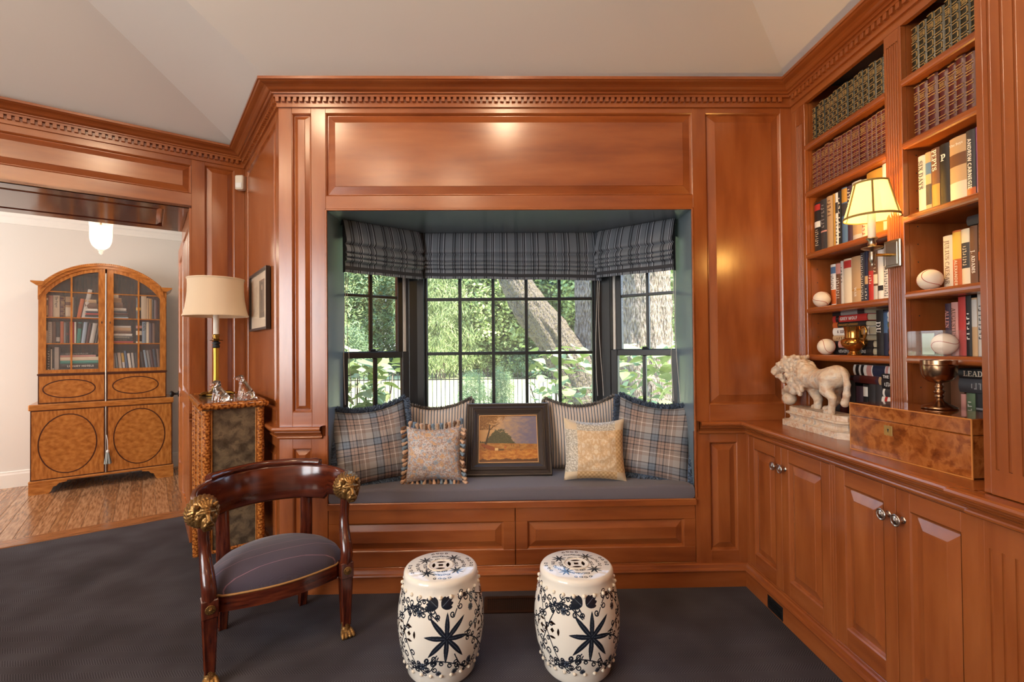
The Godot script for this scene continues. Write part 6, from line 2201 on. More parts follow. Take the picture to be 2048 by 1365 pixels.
func book_shape(th: float, h: float, dep: float, leather: bool) -> Array:   # [case, text block]: spine faces +z, stands on y = 0, centred on x
	var w := th / 2
	var b := 0.0022 if th > 0.012 else 0.0014
	var c := MB.new()
	var spine := []
	var n := 7
	var bulge := minf(0.008, th * 0.22) if leather else minf(0.005, th * 0.14)
	for k in n:
		var a := lerpf(-1, 1, k / (n - 1.0))
		spine.append(Vector2(a * w, -bulge * a * a))
	var rows := []
	for y in [0.0, h]:
		var r := PackedVector3Array()
		for p in spine:
			r.append(Vector3(p.x, y, p.y))
		rows.append(r)
	c.grid(rows)
	var back := []
	for y in [0.0, h]:
		var r := PackedVector3Array()
		for p in spine:
			r.append(Vector3(p.x * (w - b) / w, y, p.y - b))
		back.append(r)
	for k in n - 1:
		c.quad(back[1][k], back[1][k + 1], rows[1][k + 1], rows[1][k])
		c.quad(rows[0][k], rows[0][k + 1], back[0][k + 1], back[0][k])
	for s in [-1.0, 1.0]:
		c.box(Vector3(minf(s * w, s * (w - b)), 0, -dep), Vector3(maxf(s * w, s * (w - b)), h, -bulge))
	var pg := MB.new().box(Vector3(-w + b, 0.003, -dep + 0.004), Vector3(w - b, h - 0.004, -bulge - 0.002))
	return [c, pg]


func book(label: String, group: String, xf: Transform3D, th: float, h: float, dep: float, ink: String, o := {}) -> Node3D:
	var t := thing("book", label, "book", xf, group)
	var leather: bool = o.has("gilt")
	var sh := book_shape(th, h, dep, leather)
	obj("cover", sh[0], plain("cover_" + ink, hx(INK.get(ink, "808080")), 0.32 if leather else 0.5), t)
	obj("pages", sh[1], plain("paper", hx("d8c9ab"), 0.9), t)
	if leather:
		var g := MB.new()
		var n: int = o.gilt
		var e := 0.0007
		var x := th / 2 - th * 0.14
		for k in n:
			var y0 := h * (k + 0.12) / n
			var y1 := h * (k + 0.88) / n
			for r in [[-x, x, y0, y0 + 0.0021], [-x, x, y1 - 0.0021, y1]] + ([[x - 0.002, x, y0, y1]] if o.get("frames", true) else []):
				g.box(Vector3(r[0], r[2], -0.003), Vector3(r[1], r[3], e))
			if k == n - 2:
				for q in 3:
					g.box(Vector3(-x * 0.7, lerpf(y0, y1, 0.3 + 0.18 * q), -0.003), Vector3(x * 0.7, lerpf(y0, y1, 0.37 + 0.18 * q), e))
		stuff(obj("gilt_tooling", g, M.gilt_leaf, t))
	if o.has("band"):                                   # printed bands across the jacket spine: [colour, from, to] as shares of the height
		for b in o.band:
			var r := MB.new()
			var rows := []
			for y in [h * b[1], h * b[2]]:
				var a := PackedVector3Array()
				for k in 7:
					var f := lerpf(-1, 1, k / 6.0)
					a.append(Vector3(f * th * 0.497, y, -minf(0.005, th * 0.14) * f * f + 0.0004))
				rows.append(a)
			obj("printed_band", r.grid(rows), plain("cover_" + b[0], hx(INK[b[0]]), 0.5), t)
	if o.has("marks"):                                  # lettering too small to read in the photograph: a run of dabs
		var mk := MB.new()
		var span: float = h * o.get("share", 0.8)
		var y: float = h * o.get("at", 0.52) + span / 2
		var pitch: float = span / o.marks
		for k in o.marks:
			var tall := th * (0.22 if (k * 7) % 3 else 0.16)
			mk.box(Vector3(-tall, y - pitch * 0.72, -0.001), Vector3(tall, y - pitch * 0.5, 0.0008))
			if (k * 5) % 4:
				mk.box(Vector3(-tall if k % 2 else tall - th * 0.07, y - pitch * 0.55, -0.001), Vector3(-tall + th * 0.07 if k % 2 else tall, y - pitch * 0.15, 0.0008))
			y -= pitch
		stuff(obj("lettering", mk, plain("ink_" + o.get("tint", "cream"), hx(INK[o.get("tint", "cream")]), 0.5), t))
	if o.has("title"):
		var tm := TextMesh.new()
		var f := SystemFont.new()
		f.font_names = PackedStringArray(["Droid Sans" if o.get("sans", false) else "Droid Serif"])
		f.font_weight = 700 if o.get("bold", true) else 400
		tm.font = f
		tm.text = o.title
		tm.font_size = 32
		tm.pixel_size = 0.001
		tm.depth = 0.0
		tm.curve_step = 4.0
		var box := tm.get_aabb()
		var across: bool = o.get("across", false)
		var most: float = (th if across else h) * o.get("share", 0.8)
		var tall := (th * 0.62) if not across else h * 0.2
		var s := minf(most / maxf(box.size.x, 0.001), tall / maxf(box.size.y, 0.001))
		var mi := obj("title", tm, plain("ink_" + o.get("tint", "cream"), hx(INK[o.get("tint", "cream")]), 0.5), t)
		var turn := Basis() if across else Basis(Vector3(0, 0, 1), -PI / 2)
		var mid := box.get_center()
		var place := Vector3(0, h * o.get("at", 0.52), 0.0012)
		mi.transform = Transform3D(turn.scaled(Vector3(s, s, s)), place - turn * (mid * s))
	return t


func row(fr: Transform3D, y: float, z: float, where: String, list: Array, dep := 0.16) -> void:   # upright books: [from, to, height, colour, description, options]
	for b in list:
		var th: float = b[1] - b[0] - 0.0012
		var o: Dictionary = b[5] if b.size() > 5 else {}
		var lean: float = o.get("lean", 0.0)
		var xf := fr * Transform3D(Basis(Vector3(0, 0, 1), deg_to_rad(lean)), Vector3((b[0] + b[1]) / 2, y + 0.0006 + absf(sin(deg_to_rad(lean))) * th / 2, z - o.get("back", 0.0)))
		book(b[4] + ", " + where, where, xf, th, b[2], dep, b[3], o)


func pile(fr: Transform3D, x0: float, y: float, z: float, where: String, list: Array, dep := 0.15) -> void:   # lying books from below: [length, thickness, colour, description, options]
	for b in list:
		var o: Dictionary = b[4] if b.size() > 4 else {}
		var xf := fr * Transform3D(Basis(Vector3(0, 0, 1), PI / 2), Vector3(x0 + b[0] + o.get("shift", 0.0), y + b[1] / 2 + 0.0004, z - o.get("back", 0.0)))
		y += b[1] + 0.0006
		if not o.has("at"):
			o["at"] = 0.5
		book(b[3] + ", " + where, where, xf, b[1], b[0], dep, b[2], o)


func build_books() -> void:
	plain("gilt_leaf", hx("dcb878"), 0.42, 0.5)
	# two upper shelves of leather sets
	var sets := [
		[0.088, [0.115, 0.141, 0.164, 0.199, 0.255, 0.314, 0.347, 0.379, 0.408, 0.432, 0.461, 0.497, 0.535, 0.578], 2.118, "dark green", 0.166, 6, true, "dark leather-bound volume with gilt compartments, top shelf by the window wall"],
		[0.108, [0.14, 0.196, 0.225, 0.254, 0.279, 0.307, 0.333, 0.361, 0.392, 0.409, 0.45, 0.473, 0.497, 0.525, 0.575], 1.893, "oxblood", 0.180, 8, false, "oxblood leather-bound volume with gilt lines, second shelf by the window wall"],
		[0.664, [0.695, 0.725, 0.757, 0.795, 0.82, 0.849, 0.882, 0.914, 0.95], 2.122, "dark green", 0.178, 6, true, "dark leather-bound volume with gilt compartments, top shelf by the projecting pilaster"],
		[0.668, [0.69, 0.723, 0.762, 0.797, 0.829, 0.863, 0.896, 0.93], 1.894, "maroon", 0.190, 6, false, "maroon leather-bound volume with gilt lines, second shelf by the projecting pilaster"]]
	for s in sets:
		var a: float = maxf(s[0], 0.1065)
		for b in s[1]:
			var h: float = s[4] + rng.randf_range(-0.004, 0.006)
			var n := 1
			if b - a > 0.045:
				n = 2
			for k in n:
				var x0: float = lerpf(a, b, float(k) / n)
				var x1: float = lerpf(a, b, float(k + 1) / n)
				if x1 - x0 > 0.012:
					book(s[7], s[7].split(", ")[1] + " leather set", RF * Transform3D(Basis(), Vector3((x0 + x1) / 2, s[2] + 0.0006, -0.03 - rng.randf() * 0.006)), x1 - x0 - 0.0012, h, 0.15, s[3], {"gilt": s[5], "frames": s[6]})
			a = b
	var w3 := "third shelf by the window wall"
	row(RF, 1.600, -0.032, w3, [
		[0.112, 0.155, 0.232, "black", "thick black hardback with white label", {"band": [["white", 0.5, 0.62], ["red", 0.84, 0.96]], "marks": 8, "at": 0.3, "share": 0.35}],
		[0.155, 0.198, 0.234, "charcoal", "charcoal hardback with faint lettering and pink dash", {"band": [["pink", 0.36, 0.39]], "marks": 7, "tint": "grey", "at": 0.68, "share": 0.5}],
		[0.198, 0.243, 0.236, "tan", "wide tan hardback with brown title", {"marks": 5, "tint": "brown", "at": 0.78, "share": 0.35}],
		[0.243, 0.258, 0.237, "ochre", "slim ochre hardback", {}],
		[0.258, 0.276, 0.236, "white", "white jacketed book with dark block", {"band": [["charcoal", 0.62, 0.82]], "marks": 8, "tint": "black", "at": 0.3, "share": 0.5}],
		[0.276, 0.294, 0.238, "black", "narrow black book with white title", {"marks": 9, "tint": "white"}],
		[0.294, 0.330, 0.243, "blue", "slate blue book with ochre top", {"band": [["ochre", 0.74, 0.98], ["charcoal", 0.5, 0.72]]}],
		[0.330, 0.358, 0.240, "plum", "dark plum book with white script", {"marks": 6, "tint": "white", "at": 0.8, "share": 0.35}],
		[0.358, 0.410, 0.246, "pale grey", "broad pale grey book behind the lamp shade", {"band": [["tan", 0.1, 0.3]]}],
		[0.410, 0.440, 0.238, "cream", "cream book with orange lettering behind the lamp", {"marks": 8, "tint": "orange", "at": 0.3, "share": 0.5}],
		[0.440, 0.520, 0.256, "ochre", "very thick ochre book rising above the lamp shade", {}],
		[0.520, 0.560, 0.262, "white", "tall white book next to the middle pilaster", {}]])
	var w4 := "fourth shelf by the window wall"
	row(RF, 1.343, -0.078, w4, [
		[0.150, 0.185, 0.194, "white", "white book with blue top and orange foot", {"band": [["blue", 0.78, 0.94], ["orange", 0.06, 0.4]], "marks": 8, "tint": "black", "at": 0.6, "share": 0.35}],
		[0.185, 0.220, 0.196, "brown", "mottled brown book with dark title", {"band": [["pink", 0.74, 0.98]], "marks": 9, "tint": "white", "at": 0.42, "share": 0.5}],
		[0.220, 0.236, 0.199, "pale grey", "slim pale grey book", {"marks": 5, "tint": "black", "at": 0.7, "share": 0.4}],
		[0.236, 0.284, 0.203, "cream", "wide cream book with red flag on the spine", {"band": [["red", 0.80, 0.96]]}],
		[0.284, 0.340, 0.204, "tan", "very wide sandy book with white title", {"title": "WAR", "tint": "white", "at": 0.25, "share": 0.2, "band": [["ochre", 0.28, 0.31]]}],
		[0.340, 0.362, 0.212, "charcoal", "charcoal book with white capitals", {"marks": 21, "tint": "white", "share": 0.9}],
		[0.362, 0.381, 0.213, "navy", "narrow dark book with tan emblem", {"band": [["tan", 0.36, 0.52]], "marks": 4, "tint": "white", "at": 0.18, "share": 0.25}],
		[0.381, 0.409, 0.214, "red", "red book with navy top and white lettering", {"band": [["navy", 0.86, 1.0], ["brown", 0.6, 0.85]], "marks": 4, "tint": "white", "at": 0.44, "share": 0.2}],
		[0.409, 0.432, 0.212, "brown", "brown book with cream portrait patch", {"band": [["cream", 0.34, 0.52], ["pale grey", 0.04, 0.3]], "marks": 6, "tint": "cream", "at": 0.75, "share": 0.4}],
		[0.432, 0.460, 0.205, "white", "white book with a small black figure", {"band": [["black", 0.2, 0.3]]}],
		[0.460, 0.494, 0.207, "white", "white book with blue-grey top and thin serif title", {"band": [["grey", 0.66, 0.9]], "marks": 12, "tint": "charcoal", "at": 0.34, "share": 0.55, "bold": false}],
		[0.494, 0.507, 0.205, "cream", "slim cream book below the sconce", {"band": [["charcoal", 0.02, 0.2]]}],
		[0.507, 0.532, 0.208, "white", "white book with an orange stripe", {"band": [["orange", 0.38, 0.86]]}],
		[0.532, 0.556, 0.204, "pale grey", "pale book half behind the middle pilaster", {}]], 0.15)
	var w5 := "fifth shelf by the window wall"
	pile(RF, 0.168, 1.1242, -0.075, w5, [
		[0.235, 0.030, "black", "thick black volume at the bottom of a lying stack", {"marks": 20, "tint": "pale grey", "share": 0.7}],
		[0.225, 0.030, "black", "black volume with a large pinkish label", {"band": [["pink", 0.34, 0.9]], "shift": 0.012}],
		[0.200, 0.024, "tan", "sandy paperback in a lying stack", {"marks": 11, "tint": "brown", "at": 0.5}],
		[0.215, 0.034, "white", "white volume with dark red capitals in a lying stack", {"title": "6  SIX DAYS of WAR", "tint": "maroon", "share": 0.7, "sans": true}],
		[0.200, 0.024, "black", "black volume with ochre title and orange end", {"band": [["orange", 0.84, 1.0]], "title": "TWILIGHT of DESERT", "tint": "ochre", "share": 0.6}],
		[0.208, 0.029, "red", "red volume with white capitals in a lying stack", {"band": [["black", 0.80, 0.9]], "title": "GREY WOLF", "tint": "white", "share": 0.5, "sans": true}],
		[0.195, 0.018, "grey", "grey and black volume on top of a lying stack", {"band": [["black", 0.72, 1.0], ["black", 0.0, 0.2]]}]])
	row(RF, 1.1242, -0.085, w5, [
		[0.408, 0.446, 0.183, "black", "upright black book with white letters behind the jug", {"title": "DU", "tint": "white", "at": 0.62, "share": 0.3}],
		[0.446, 0.482, 0.178, "navy", "upright dark blue book behind the jug handle", {"band": [["blue", 0.5, 0.96]]}]], 0.14)
	pile(RF, 0.484, 1.1242, -0.075, "short stack by the middle pilaster", [
		[0.094, 0.022, "black", "black book with orange patch at the bottom", {"band": [["orange", 0.75, 0.95]], "marks": 4, "tint": "yellow", "share": 0.4}],
		[0.094, 0.030, "plum", "dark brown book with reddish patch", {"band": [["maroon", 0.1, 0.6]]}],
		[0.092, 0.032, "black", "black book with glowing red-orange capitals", {"title": "POLK", "tint": "orange", "share": 0.8, "sans": true}],
		[0.094, 0.022, "charcoal", "charcoal book with tiny white figure", {"band": [["white", 0.12, 0.2]]}],
		[0.096, 0.024, "olive", "olive book with cream lettering", {"marks": 10, "tint": "cream", "share": 0.7}],
		[0.090, 0.016, "pale grey", "pale book with a purple end", {"band": [["purple", 0.0, 0.4]]}],
		[0.104, 0.022, "white", "white book with black lettering on top", {"title": "Drifting", "tint": "black", "share": 0.6, "at": 0.4}]], 0.14)
	var w6 := "counter behind the lion"
	pile(RF, 0.330, 0.8008, -0.06, w6, [], 0.14)
	row(RF, 0.8008, -0.075, w6, [
		[0.345, 0.372, 0.20, "black", "black book with white emblem standing", {"band": [["white", 0.75, 0.95]]}],
		[0.372, 0.410, 0.205, "charcoal", "black two-tone volume standing behind the box", {"band": [["grey", 0.42, 0.58]]}],
		[0.410, 0.448, 0.205, "charcoal", "second black two-tone volume standing behind the box", {"band": [["grey", 0.42, 0.58]]}],
		[0.448, 0.476, 0.235, "brown", "dark brown unlettered book standing behind the box", {}],
		[0.300, 0.343, 0.19, "plum", "dark plum book leaning behind the lion", {}],
		[0.120, 0.16, 0.22, "black", "black book in shadow behind the lion's head", {}],
		[0.16, 0.20, 0.225, "charcoal", "charcoal book in shadow behind the lion's mane", {}],
		[0.20, 0.25, 0.22, "maroon", "maroon book in shadow behind the lion's flank", {}],
		[0.25, 0.298, 0.21, "black", "black book behind the lion's hindquarters", {}]], 0.14)
	pile(RF, 0.30, 1.0055, -0.07, "lying on books behind the lion", [
		[0.175, 0.032, "plum", "dark plum book with pale emblem", {"band": [["tan", 0.12, 0.2], ["maroon", 0.3, 0.8]]}],
		[0.270, 0.044, "white", "patterned white and black book with coloured middle", {"band": [["black", 0.88, 0.95], ["black", 0.78, 0.84], ["pink", 0.62, 0.72], ["navy", 0.36, 0.6], ["pink", 0.3, 0.35], ["black", 0.14, 0.24], ["black", 0.03, 0.1]]}]], 0.14)
	pile(RF, 0.479, 0.8008, -0.05, "short stack behind the box", [
		[0.100, 0.024, "black", "black book with red end at the bottom", {}],
		[0.100, 0.024, "charcoal", "charcoal book with tan lines", {"band": [["tan", 0.4, 0.5]]}],
		[0.100, 0.030, "maroon", "maroon book with dark lettering", {}],
		[0.100, 0.052, "grey", "thick grey album", {}],
		[0.100, 0.030, "red", "red and white banded book", {"band": [["white", 0.55, 0.72], ["white", 0.85, 1.0], ["white", 0.2, 0.3]]}],
		[0.100, 0.030, "charcoal", "charcoal book with a small white hook mark", {"band": [["white", 0.84, 0.94]]}],
		[0.100, 0.036, "black", "black book with slanting white capitals", {"marks": 9, "tint": "white", "share": 0.75, "sans": true}],
		[0.100, 0.022, "black", "black book with small white capitals", {"title": "THE BOMB", "tint": "white", "share": 0.8, "sans": true}]], 0.13)
	# column by the projecting pilaster
	var r3 := "third shelf by the projecting pilaster"
	row(RF, 1.628, -0.032, r3, [
		[0.682, 0.712, 0.200, "pale grey", "pale grey book with large dark title", {"title": "SIX DAYS", "tint": "charcoal", "at": 0.66, "share": 0.5}],
		[0.712, 0.735, 0.202, "tan", "tan book with blue and dark picture blocks", {"band": [["blue", 0.62, 0.82], ["charcoal", 0.1, 0.45]]}],
		[0.735, 0.766, 0.205, "brown", "brown book with white and orange title", {"band": [["ochre", 0.02, 0.4]], "title": "PEPYS", "tint": "white", "at": 0.8, "share": 0.35}],
		[0.766, 0.801, 0.206, "black", "black book with a single large white letter", {"title": "P", "tint": "white", "across": true, "at": 0.78, "share": 0.5}],
		[0.801, 0.859, 0.209, "tan", "wide sandy book with a dark oval portrait", {"band": [["brown", 0.55, 0.74], ["cream", 0.02, 0.3]], "title": "The Boys", "tint": "white", "across": true, "at": 0.88, "share": 0.8}],
		[0.859, 0.889, 0.211, "charcoal", "dark book with wide-spaced white capitals and orange foot", {"band": [["orange", 0.0, 0.14]], "title": "ANDREW CARNEGIE", "tint": "white", "at": 0.5, "share": 0.75, "sans": true}],
		[0.889, 0.925, 0.212, "purple", "purple book with cream script beside the fluted pilaster", {"title": "Constantine", "tint": "cream", "at": 0.68, "share": 0.5}]])
	var r4 := "fourth shelf by the projecting pilaster"
	row(RF, 1.355, -0.078, r4, [
		[0.722, 0.757, 0.182, "cream", "cream book with slim dark capitals", {"title": "JULIUS CAESAR", "tint": "brown", "at": 0.5, "share": 0.82, "bold": false}],
		[0.757, 0.789, 0.192, "orange", "orange book with yellow top", {"band": [["yellow", 0.5, 0.97]], "title": "ALEXANDER", "tint": "cream", "at": 0.26, "share": 0.45, "sans": true}],
		[0.789, 0.818, 0.190, "cream", "cream book with a long dark medallion", {"band": [["charcoal", 0.32, 0.76]], "marks": 8, "tint": "cream", "at": 0.54, "share": 0.36}],
		[0.818, 0.844, 0.193, "brown", "brown book with two white lines of lettering", {"title": "J. ADAMS", "tint": "white", "at": 0.4, "share": 0.4}],
		[0.844, 0.881, 0.196, "brown", "wide brown book with large cream capitals", {"band": [["orange", 0.40, 0.54]], "title": "CICERO", "tint": "cream", "at": 0.74, "share": 0.44}],
		[0.881, 0.925, 0.192, "tan", "sandy book with long brown capitals", {"title": "JANE GOODALL", "tint": "brown", "at": 0.55, "share": 0.8}]])
	pile(RF, 0.815, 1.552, -0.075, "lying on the fourth-shelf row", [[0.15, 0.030, "charcoal", "thick charcoal book", {}]])
	var r5 := "fifth shelf by the projecting pilaster"
	row(RF, 1.128, -0.080, r5, [
		[0.724, 0.746, 0.178, "plum", "dark plum book with an orange foot", {"band": [["orange", 0.0, 0.18]], "title": "ALLEN", "tint": "pink", "at": 0.7, "share": 0.4}],
		[0.746, 0.771, 0.180, "pink", "pinkish tan book with brown capitals", {"title": "AUGUSTUS", "tint": "brown", "at": 0.62, "share": 0.55}],
		[0.771, 0.798, 0.196, "red", "tall red book", {}],
		[0.798, 0.818, 0.197, "black", "black book with white lettering and small figure", {"marks": 6, "tint": "white", "at": 0.5, "share": 0.5}],
		[0.818, 0.837, 0.188, "tan", "tan book with grey top", {"band": [["pale grey", 0.5, 0.97]]}],
		[0.837, 0.860, 0.198, "pale grey", "silvery book with dark edge", {"marks": 8, "tint": "charcoal", "at": 0.55, "share": 0.6}],
		[0.860, 0.888, 0.199, "grey", "grey book with pale capitals and red foot", {"band": [["red", 0.0, 0.34]], "title": "CAESAR", "tint": "white", "at": 0.56, "share": 0.42}],
		[0.888, 0.915, 0.200, "maroon", "maroon and white book beside the fluted pilaster", {"band": [["white", 0.05, 0.36]]}]])
	var r6 := "on the counter behind the goblet"
	row(RF, 0.8008, -0.085, r6, [
		[0.676, 0.706, 0.262, "brown", "tall plain brown book", {}],
		[0.710, 0.760, 0.262, "brown", "wide plain brown book standing further back", {"back": 0.02}],
		[0.770, 0.788, 0.20, "pink", "narrow pink book", {}],
		[0.788, 0.818, 0.205, "green", "green book with white lettering", {"marks": 9, "tint": "white", "at": 0.6, "share": 0.6}],
		[0.818, 0.852, 0.206, "black", "black book with a white zigzag letter", {"band": [["grey", 0.75, 0.78]], "title": "N", "tint": "white", "at": 0.3, "share": 0.3}],
		[0.852, 0.880, 0.202, "white", "white book with small brown lettering", {"marks": 7, "tint": "brown", "at": 0.6, "share": 0.5}]], 0.14)
	pile(RF, 0.775, 1.0085, -0.075, "lying across books behind the goblet", [
		[0.19, 0.046, "charcoal", "thick charcoal book", {"marks": 8, "tint": "grey", "share": 0.6}],
		[0.19, 0.032, "black", "black book with pale capitals", {"title": "LEADERSHIP", "tint": "cream", "share": 0.8}]], 0.14)
	cabinet_books()


func cabinet_books() -> void:
	var fr := LF * Transform3D(Basis(), Vector3(-0.79, 0, -1.97))
	var run := func(x: float, y: float, where: String, list: Array) -> void:   # [colour, thickness, height, options]
		for b in list:
			var o: Dictionary = b[3] if b.size() > 3 else {}
			row(fr, y, -0.075, where, [[x, x + b[1], b[2], b[0], b[0] + " spine standing in the glazed cabinet", o]], 0.14)
			x += b[1] + 0.001
			if o.has("lean"):
				x += 0.004
	run.call(-0.405, 1.4555, "upper shelf farther from the open door", [["brown", 0.027, 0.185, {"band": [["tan", 0.1, 0.55], ["cream", 0.8, 0.9]]}], ["pink", 0.028, 0.188], ["cream", 0.042, 0.19, {"title": "The Paper", "tint": "charcoal", "at": 0.7, "share": 0.5}], ["maroon", 0.033, 0.184, {"gilt": 5}], ["tan", 0.034, 0.183, {"band": [["brown", 0.6, 0.75], ["cream", 0.1, 0.5]]}], ["cream", 0.016, 0.18], ["charcoal", 0.018, 0.185], ["orange", 0.026, 0.17, {"lean": -9.0}], ["pale grey", 0.03, 0.255, {"lean": -10.0}]])
	pile(fr, -0.145, 1.4555, -0.075, "upper stack beside the middle strip", [[0.125, 0.014, "light blue", "light blue book lying in the cabinet"], [0.125, 0.018, "black", "black book lying in the cabinet"], [0.12, 0.014, "red", "red book lying in the cabinet"], [0.12, 0.018, "navy", "navy book lying in the cabinet"], [0.085, 0.020, "white", "white book lying in the cabinet"], [0.08, 0.05, "brown", "brown album lying in the cabinet"], [0.075, 0.03, "tan", "tan book lying in the cabinet"]], 0.14)
	run.call(-0.400, 1.2365, "middle shelf farther from the open door", [["white", 0.020, 0.182, {"band": [["black", 0.6, 1.0]]}], ["pale grey", 0.026, 0.184, {"marks": 8, "tint": "grey"}], ["brown", 0.023, 0.185], ["black", 0.024, 0.182, {"band": [["pale grey", 0.1, 0.3]]}], ["orange", 0.022, 0.190], ["grey", 0.012, 0.182], ["black", 0.022, 0.184, {"band": [["maroon", 0.4, 0.5]]}], ["red", 0.030, 0.186], ["white", 0.012, 0.186], ["teal", 0.024, 0.185, {"band": [["black", 0.7, 0.95]], "lean": -4.0}], ["light blue", 0.026, 0.186, {"lean": -6.0}], ["maroon", 0.018, 0.178, {"lean": -7.0}], ["pale grey", 0.030, 0.178, {"lean": -8.0}], ["charcoal", 0.014, 0.176, {"lean": -9.0}], ["tan", 0.026, 0.172, {"lean": -10.0}]])
	run.call(-0.398, 0.9865, "bottom shelf farther from the open door", [["grey", 0.012, 0.215], ["charcoal", 0.024, 0.215, {"marks": 8, "tint": "white"}], ["white", 0.008, 0.205], ["black", 0.012, 0.215, {"band": [["pale grey", 0.0, 0.2]]}], ["pale grey", 0.028, 0.22]])
	pile(fr, -0.302, 0.9865, -0.07, "wide stack on the bottom shelf", [[0.262, 0.018, "cream", "cream picture book lying"], [0.268, 0.018, "navy", "navy picture book lying"], [0.262, 0.040, "black", "black picture book with white capitals lying", {"title": "LUXURY HOTELS", "tint": "white", "share": 0.65, "sans": true}], [0.248, 0.026, "teal", "bright teal picture book lying"], [0.248, 0.030, "cream", "pale picture book lying"], [0.230, 0.016, "pink", "pink picture book lying"], [0.212, 0.022, "black", "black picture book with pale lettering lying", {"marks": 15, "tint": "pale grey", "share": 0.7}]], 0.16)
	pile(fr, 0.022, 1.4555, -0.075, "upper stack on the open-door side", [[0.128, 0.020, "light blue", "light blue book lying in the cabinet"], [0.128, 0.016, "black", "black book lying in the cabinet"], [0.126, 0.018, "maroon", "maroon book lying in the cabinet"], [0.118, 0.020, "navy", "navy book lying in the cabinet"], [0.114, 0.022, "white", "white book with small letters lying in the cabinet", {"marks": 12, "tint": "charcoal", "share": 0.7}], [0.09, 0.05, "brown", "brown album lying in the cabinet"], [0.08, 0.04, "tan", "tan book lying in the cabinet"], [0.06, 0.03, "cream", "cream booklet lying in the cabinet"]], 0.14)
	run.call(0.205, 1.4555, "upper shelf on the open-door side", [["dark green", 0.036, 0.2, {"band": [["yellow", 0.42, 0.55]]}], ["cream", 0.040, 0.215], ["tan", 0.016, 0.2], ["ochre", 0.022, 0.196], ["charcoal", 0.014, 0.19], ["maroon", 0.030, 0.185]])
	pile(fr, 0.028, 1.2365, -0.07, "middle stack on the open-door side", [[0.158, 0.022, "red", "red book lying in the cabinet"], [0.152, 0.018, "black", "black book lying in the cabinet", {"marks": 7, "tint": "tan", "share": 0.5}], [0.154, 0.026, "charcoal", "charcoal book with pale lettering lying in the cabinet", {"marks": 18, "tint": "cream", "share": 0.7}], [0.150, 0.020, "white", "white book with blue letters lying in the cabinet", {"marks": 12, "tint": "blue", "share": 0.4}], [0.142, 0.024, "brown", "brown book lying in the cabinet"], [0.142, 0.030, "tan", "tan book lying in the cabinet"], [0.140, 0.016, "white", "white book lying on top of the middle stack"]], 0.15)
	run.call(0.205, 1.2365, "middle shelf on the open-door side", [["black", 0.044, 0.192, {"band": [["cream", 0.4, 0.6], ["pink", 0.72, 0.85], ["cream", 0.02, 0.1]]}], ["light blue", 0.030, 0.200, {"title": "GAZA", "tint": "navy", "at": 0.75, "share": 0.45}], ["cream", 0.020, 0.198], ["plum", 0.024, 0.19], ["brown", 0.020, 0.188]])
	run.call(0.024, 0.9865, "bottom shelf on the open-door side", [["red", 0.014, 0.155, {"lean": 4.0}], ["white", 0.020, 0.165, {"lean": 4.0}], ["light blue", 0.014, 0.165, {"lean": 5.0}], ["white", 0.022, 0.168, {"lean": 5.0}], ["yellow", 0.018, 0.165, {"band": [["white", 0.0, 0.5]], "lean": 5.0}], ["blue", 0.016, 0.185, {"lean": 6.0}], ["white", 0.020, 0.162, {"lean": 6.0}], ["pale grey", 0.018, 0.165, {"lean": 5.0}], ["charcoal", 0.020, 0.165, {"lean": 5.0}], ["black", 0.018, 0.178, {"lean": 7.0}], ["charcoal", 0.020, 0.176, {"lean": 7.0}], ["light blue", 0.018, 0.19, {"lean": 7.0}], ["grey", 0.018, 0.188, {"lean": 7.0}], ["maroon", 0.016, 0.19, {"lean": 7.0}], ["navy", 0.018, 0.2, {"lean": 6.0}], ["brown", 0.02, 0.2, {"lean": 4.0}]])


# ---------------------------------------------------------------- garden outside the bay
func leaf_clump(n: int, ln: float, wd: float, hang: float, seed_: int) -> ArrayMesh:   # a spray of n folded leaves inside a unit ball
	var r := RandomNumberGenerator.new()
	r.seed = seed_
	var mb := MB.new()
	for k in n:
		var at := Vector3(r.randfn(), r.randfn(), r.randfn()).normalized() * pow(r.randf(), 0.5)
		var d := (Vector3(r.randfn(), r.randfn() * 0.6 - hang, r.randfn())).normalized()
		var side := d.cross(Vector3(r.randfn(), r.randfn(), r.randfn())).normalized()
		var up := side.cross(d)
		var l := ln * r.randf_range(0.7, 1.2)
		var a := at
		var m1 := at + d * l * 0.45 + side * wd + up * wd * 0.3
		var m2 := at + d * l * 0.45 - side * wd + up * wd * 0.3
		var mid := at + d * l * 0.5
		var e := at + d * l - up * wd * 0.3
		mb.tri(a, m1, mid)
		mb.tri(a, mid, m2)
		mb.tri(m1, e, mid)
		mb.tri(mid, e, m2)
	return mb.mesh()


func leaf_mat(key: String) -> StandardMaterial3D:
	var m := plain(key, Color(1, 1, 1), 0.55, 0.0, 0.3)
	m.vertex_color_use_as_albedo = true
	m.backlight_enabled = true
	m.backlight = Color(0.45, 0.5, 0.25)
	return m


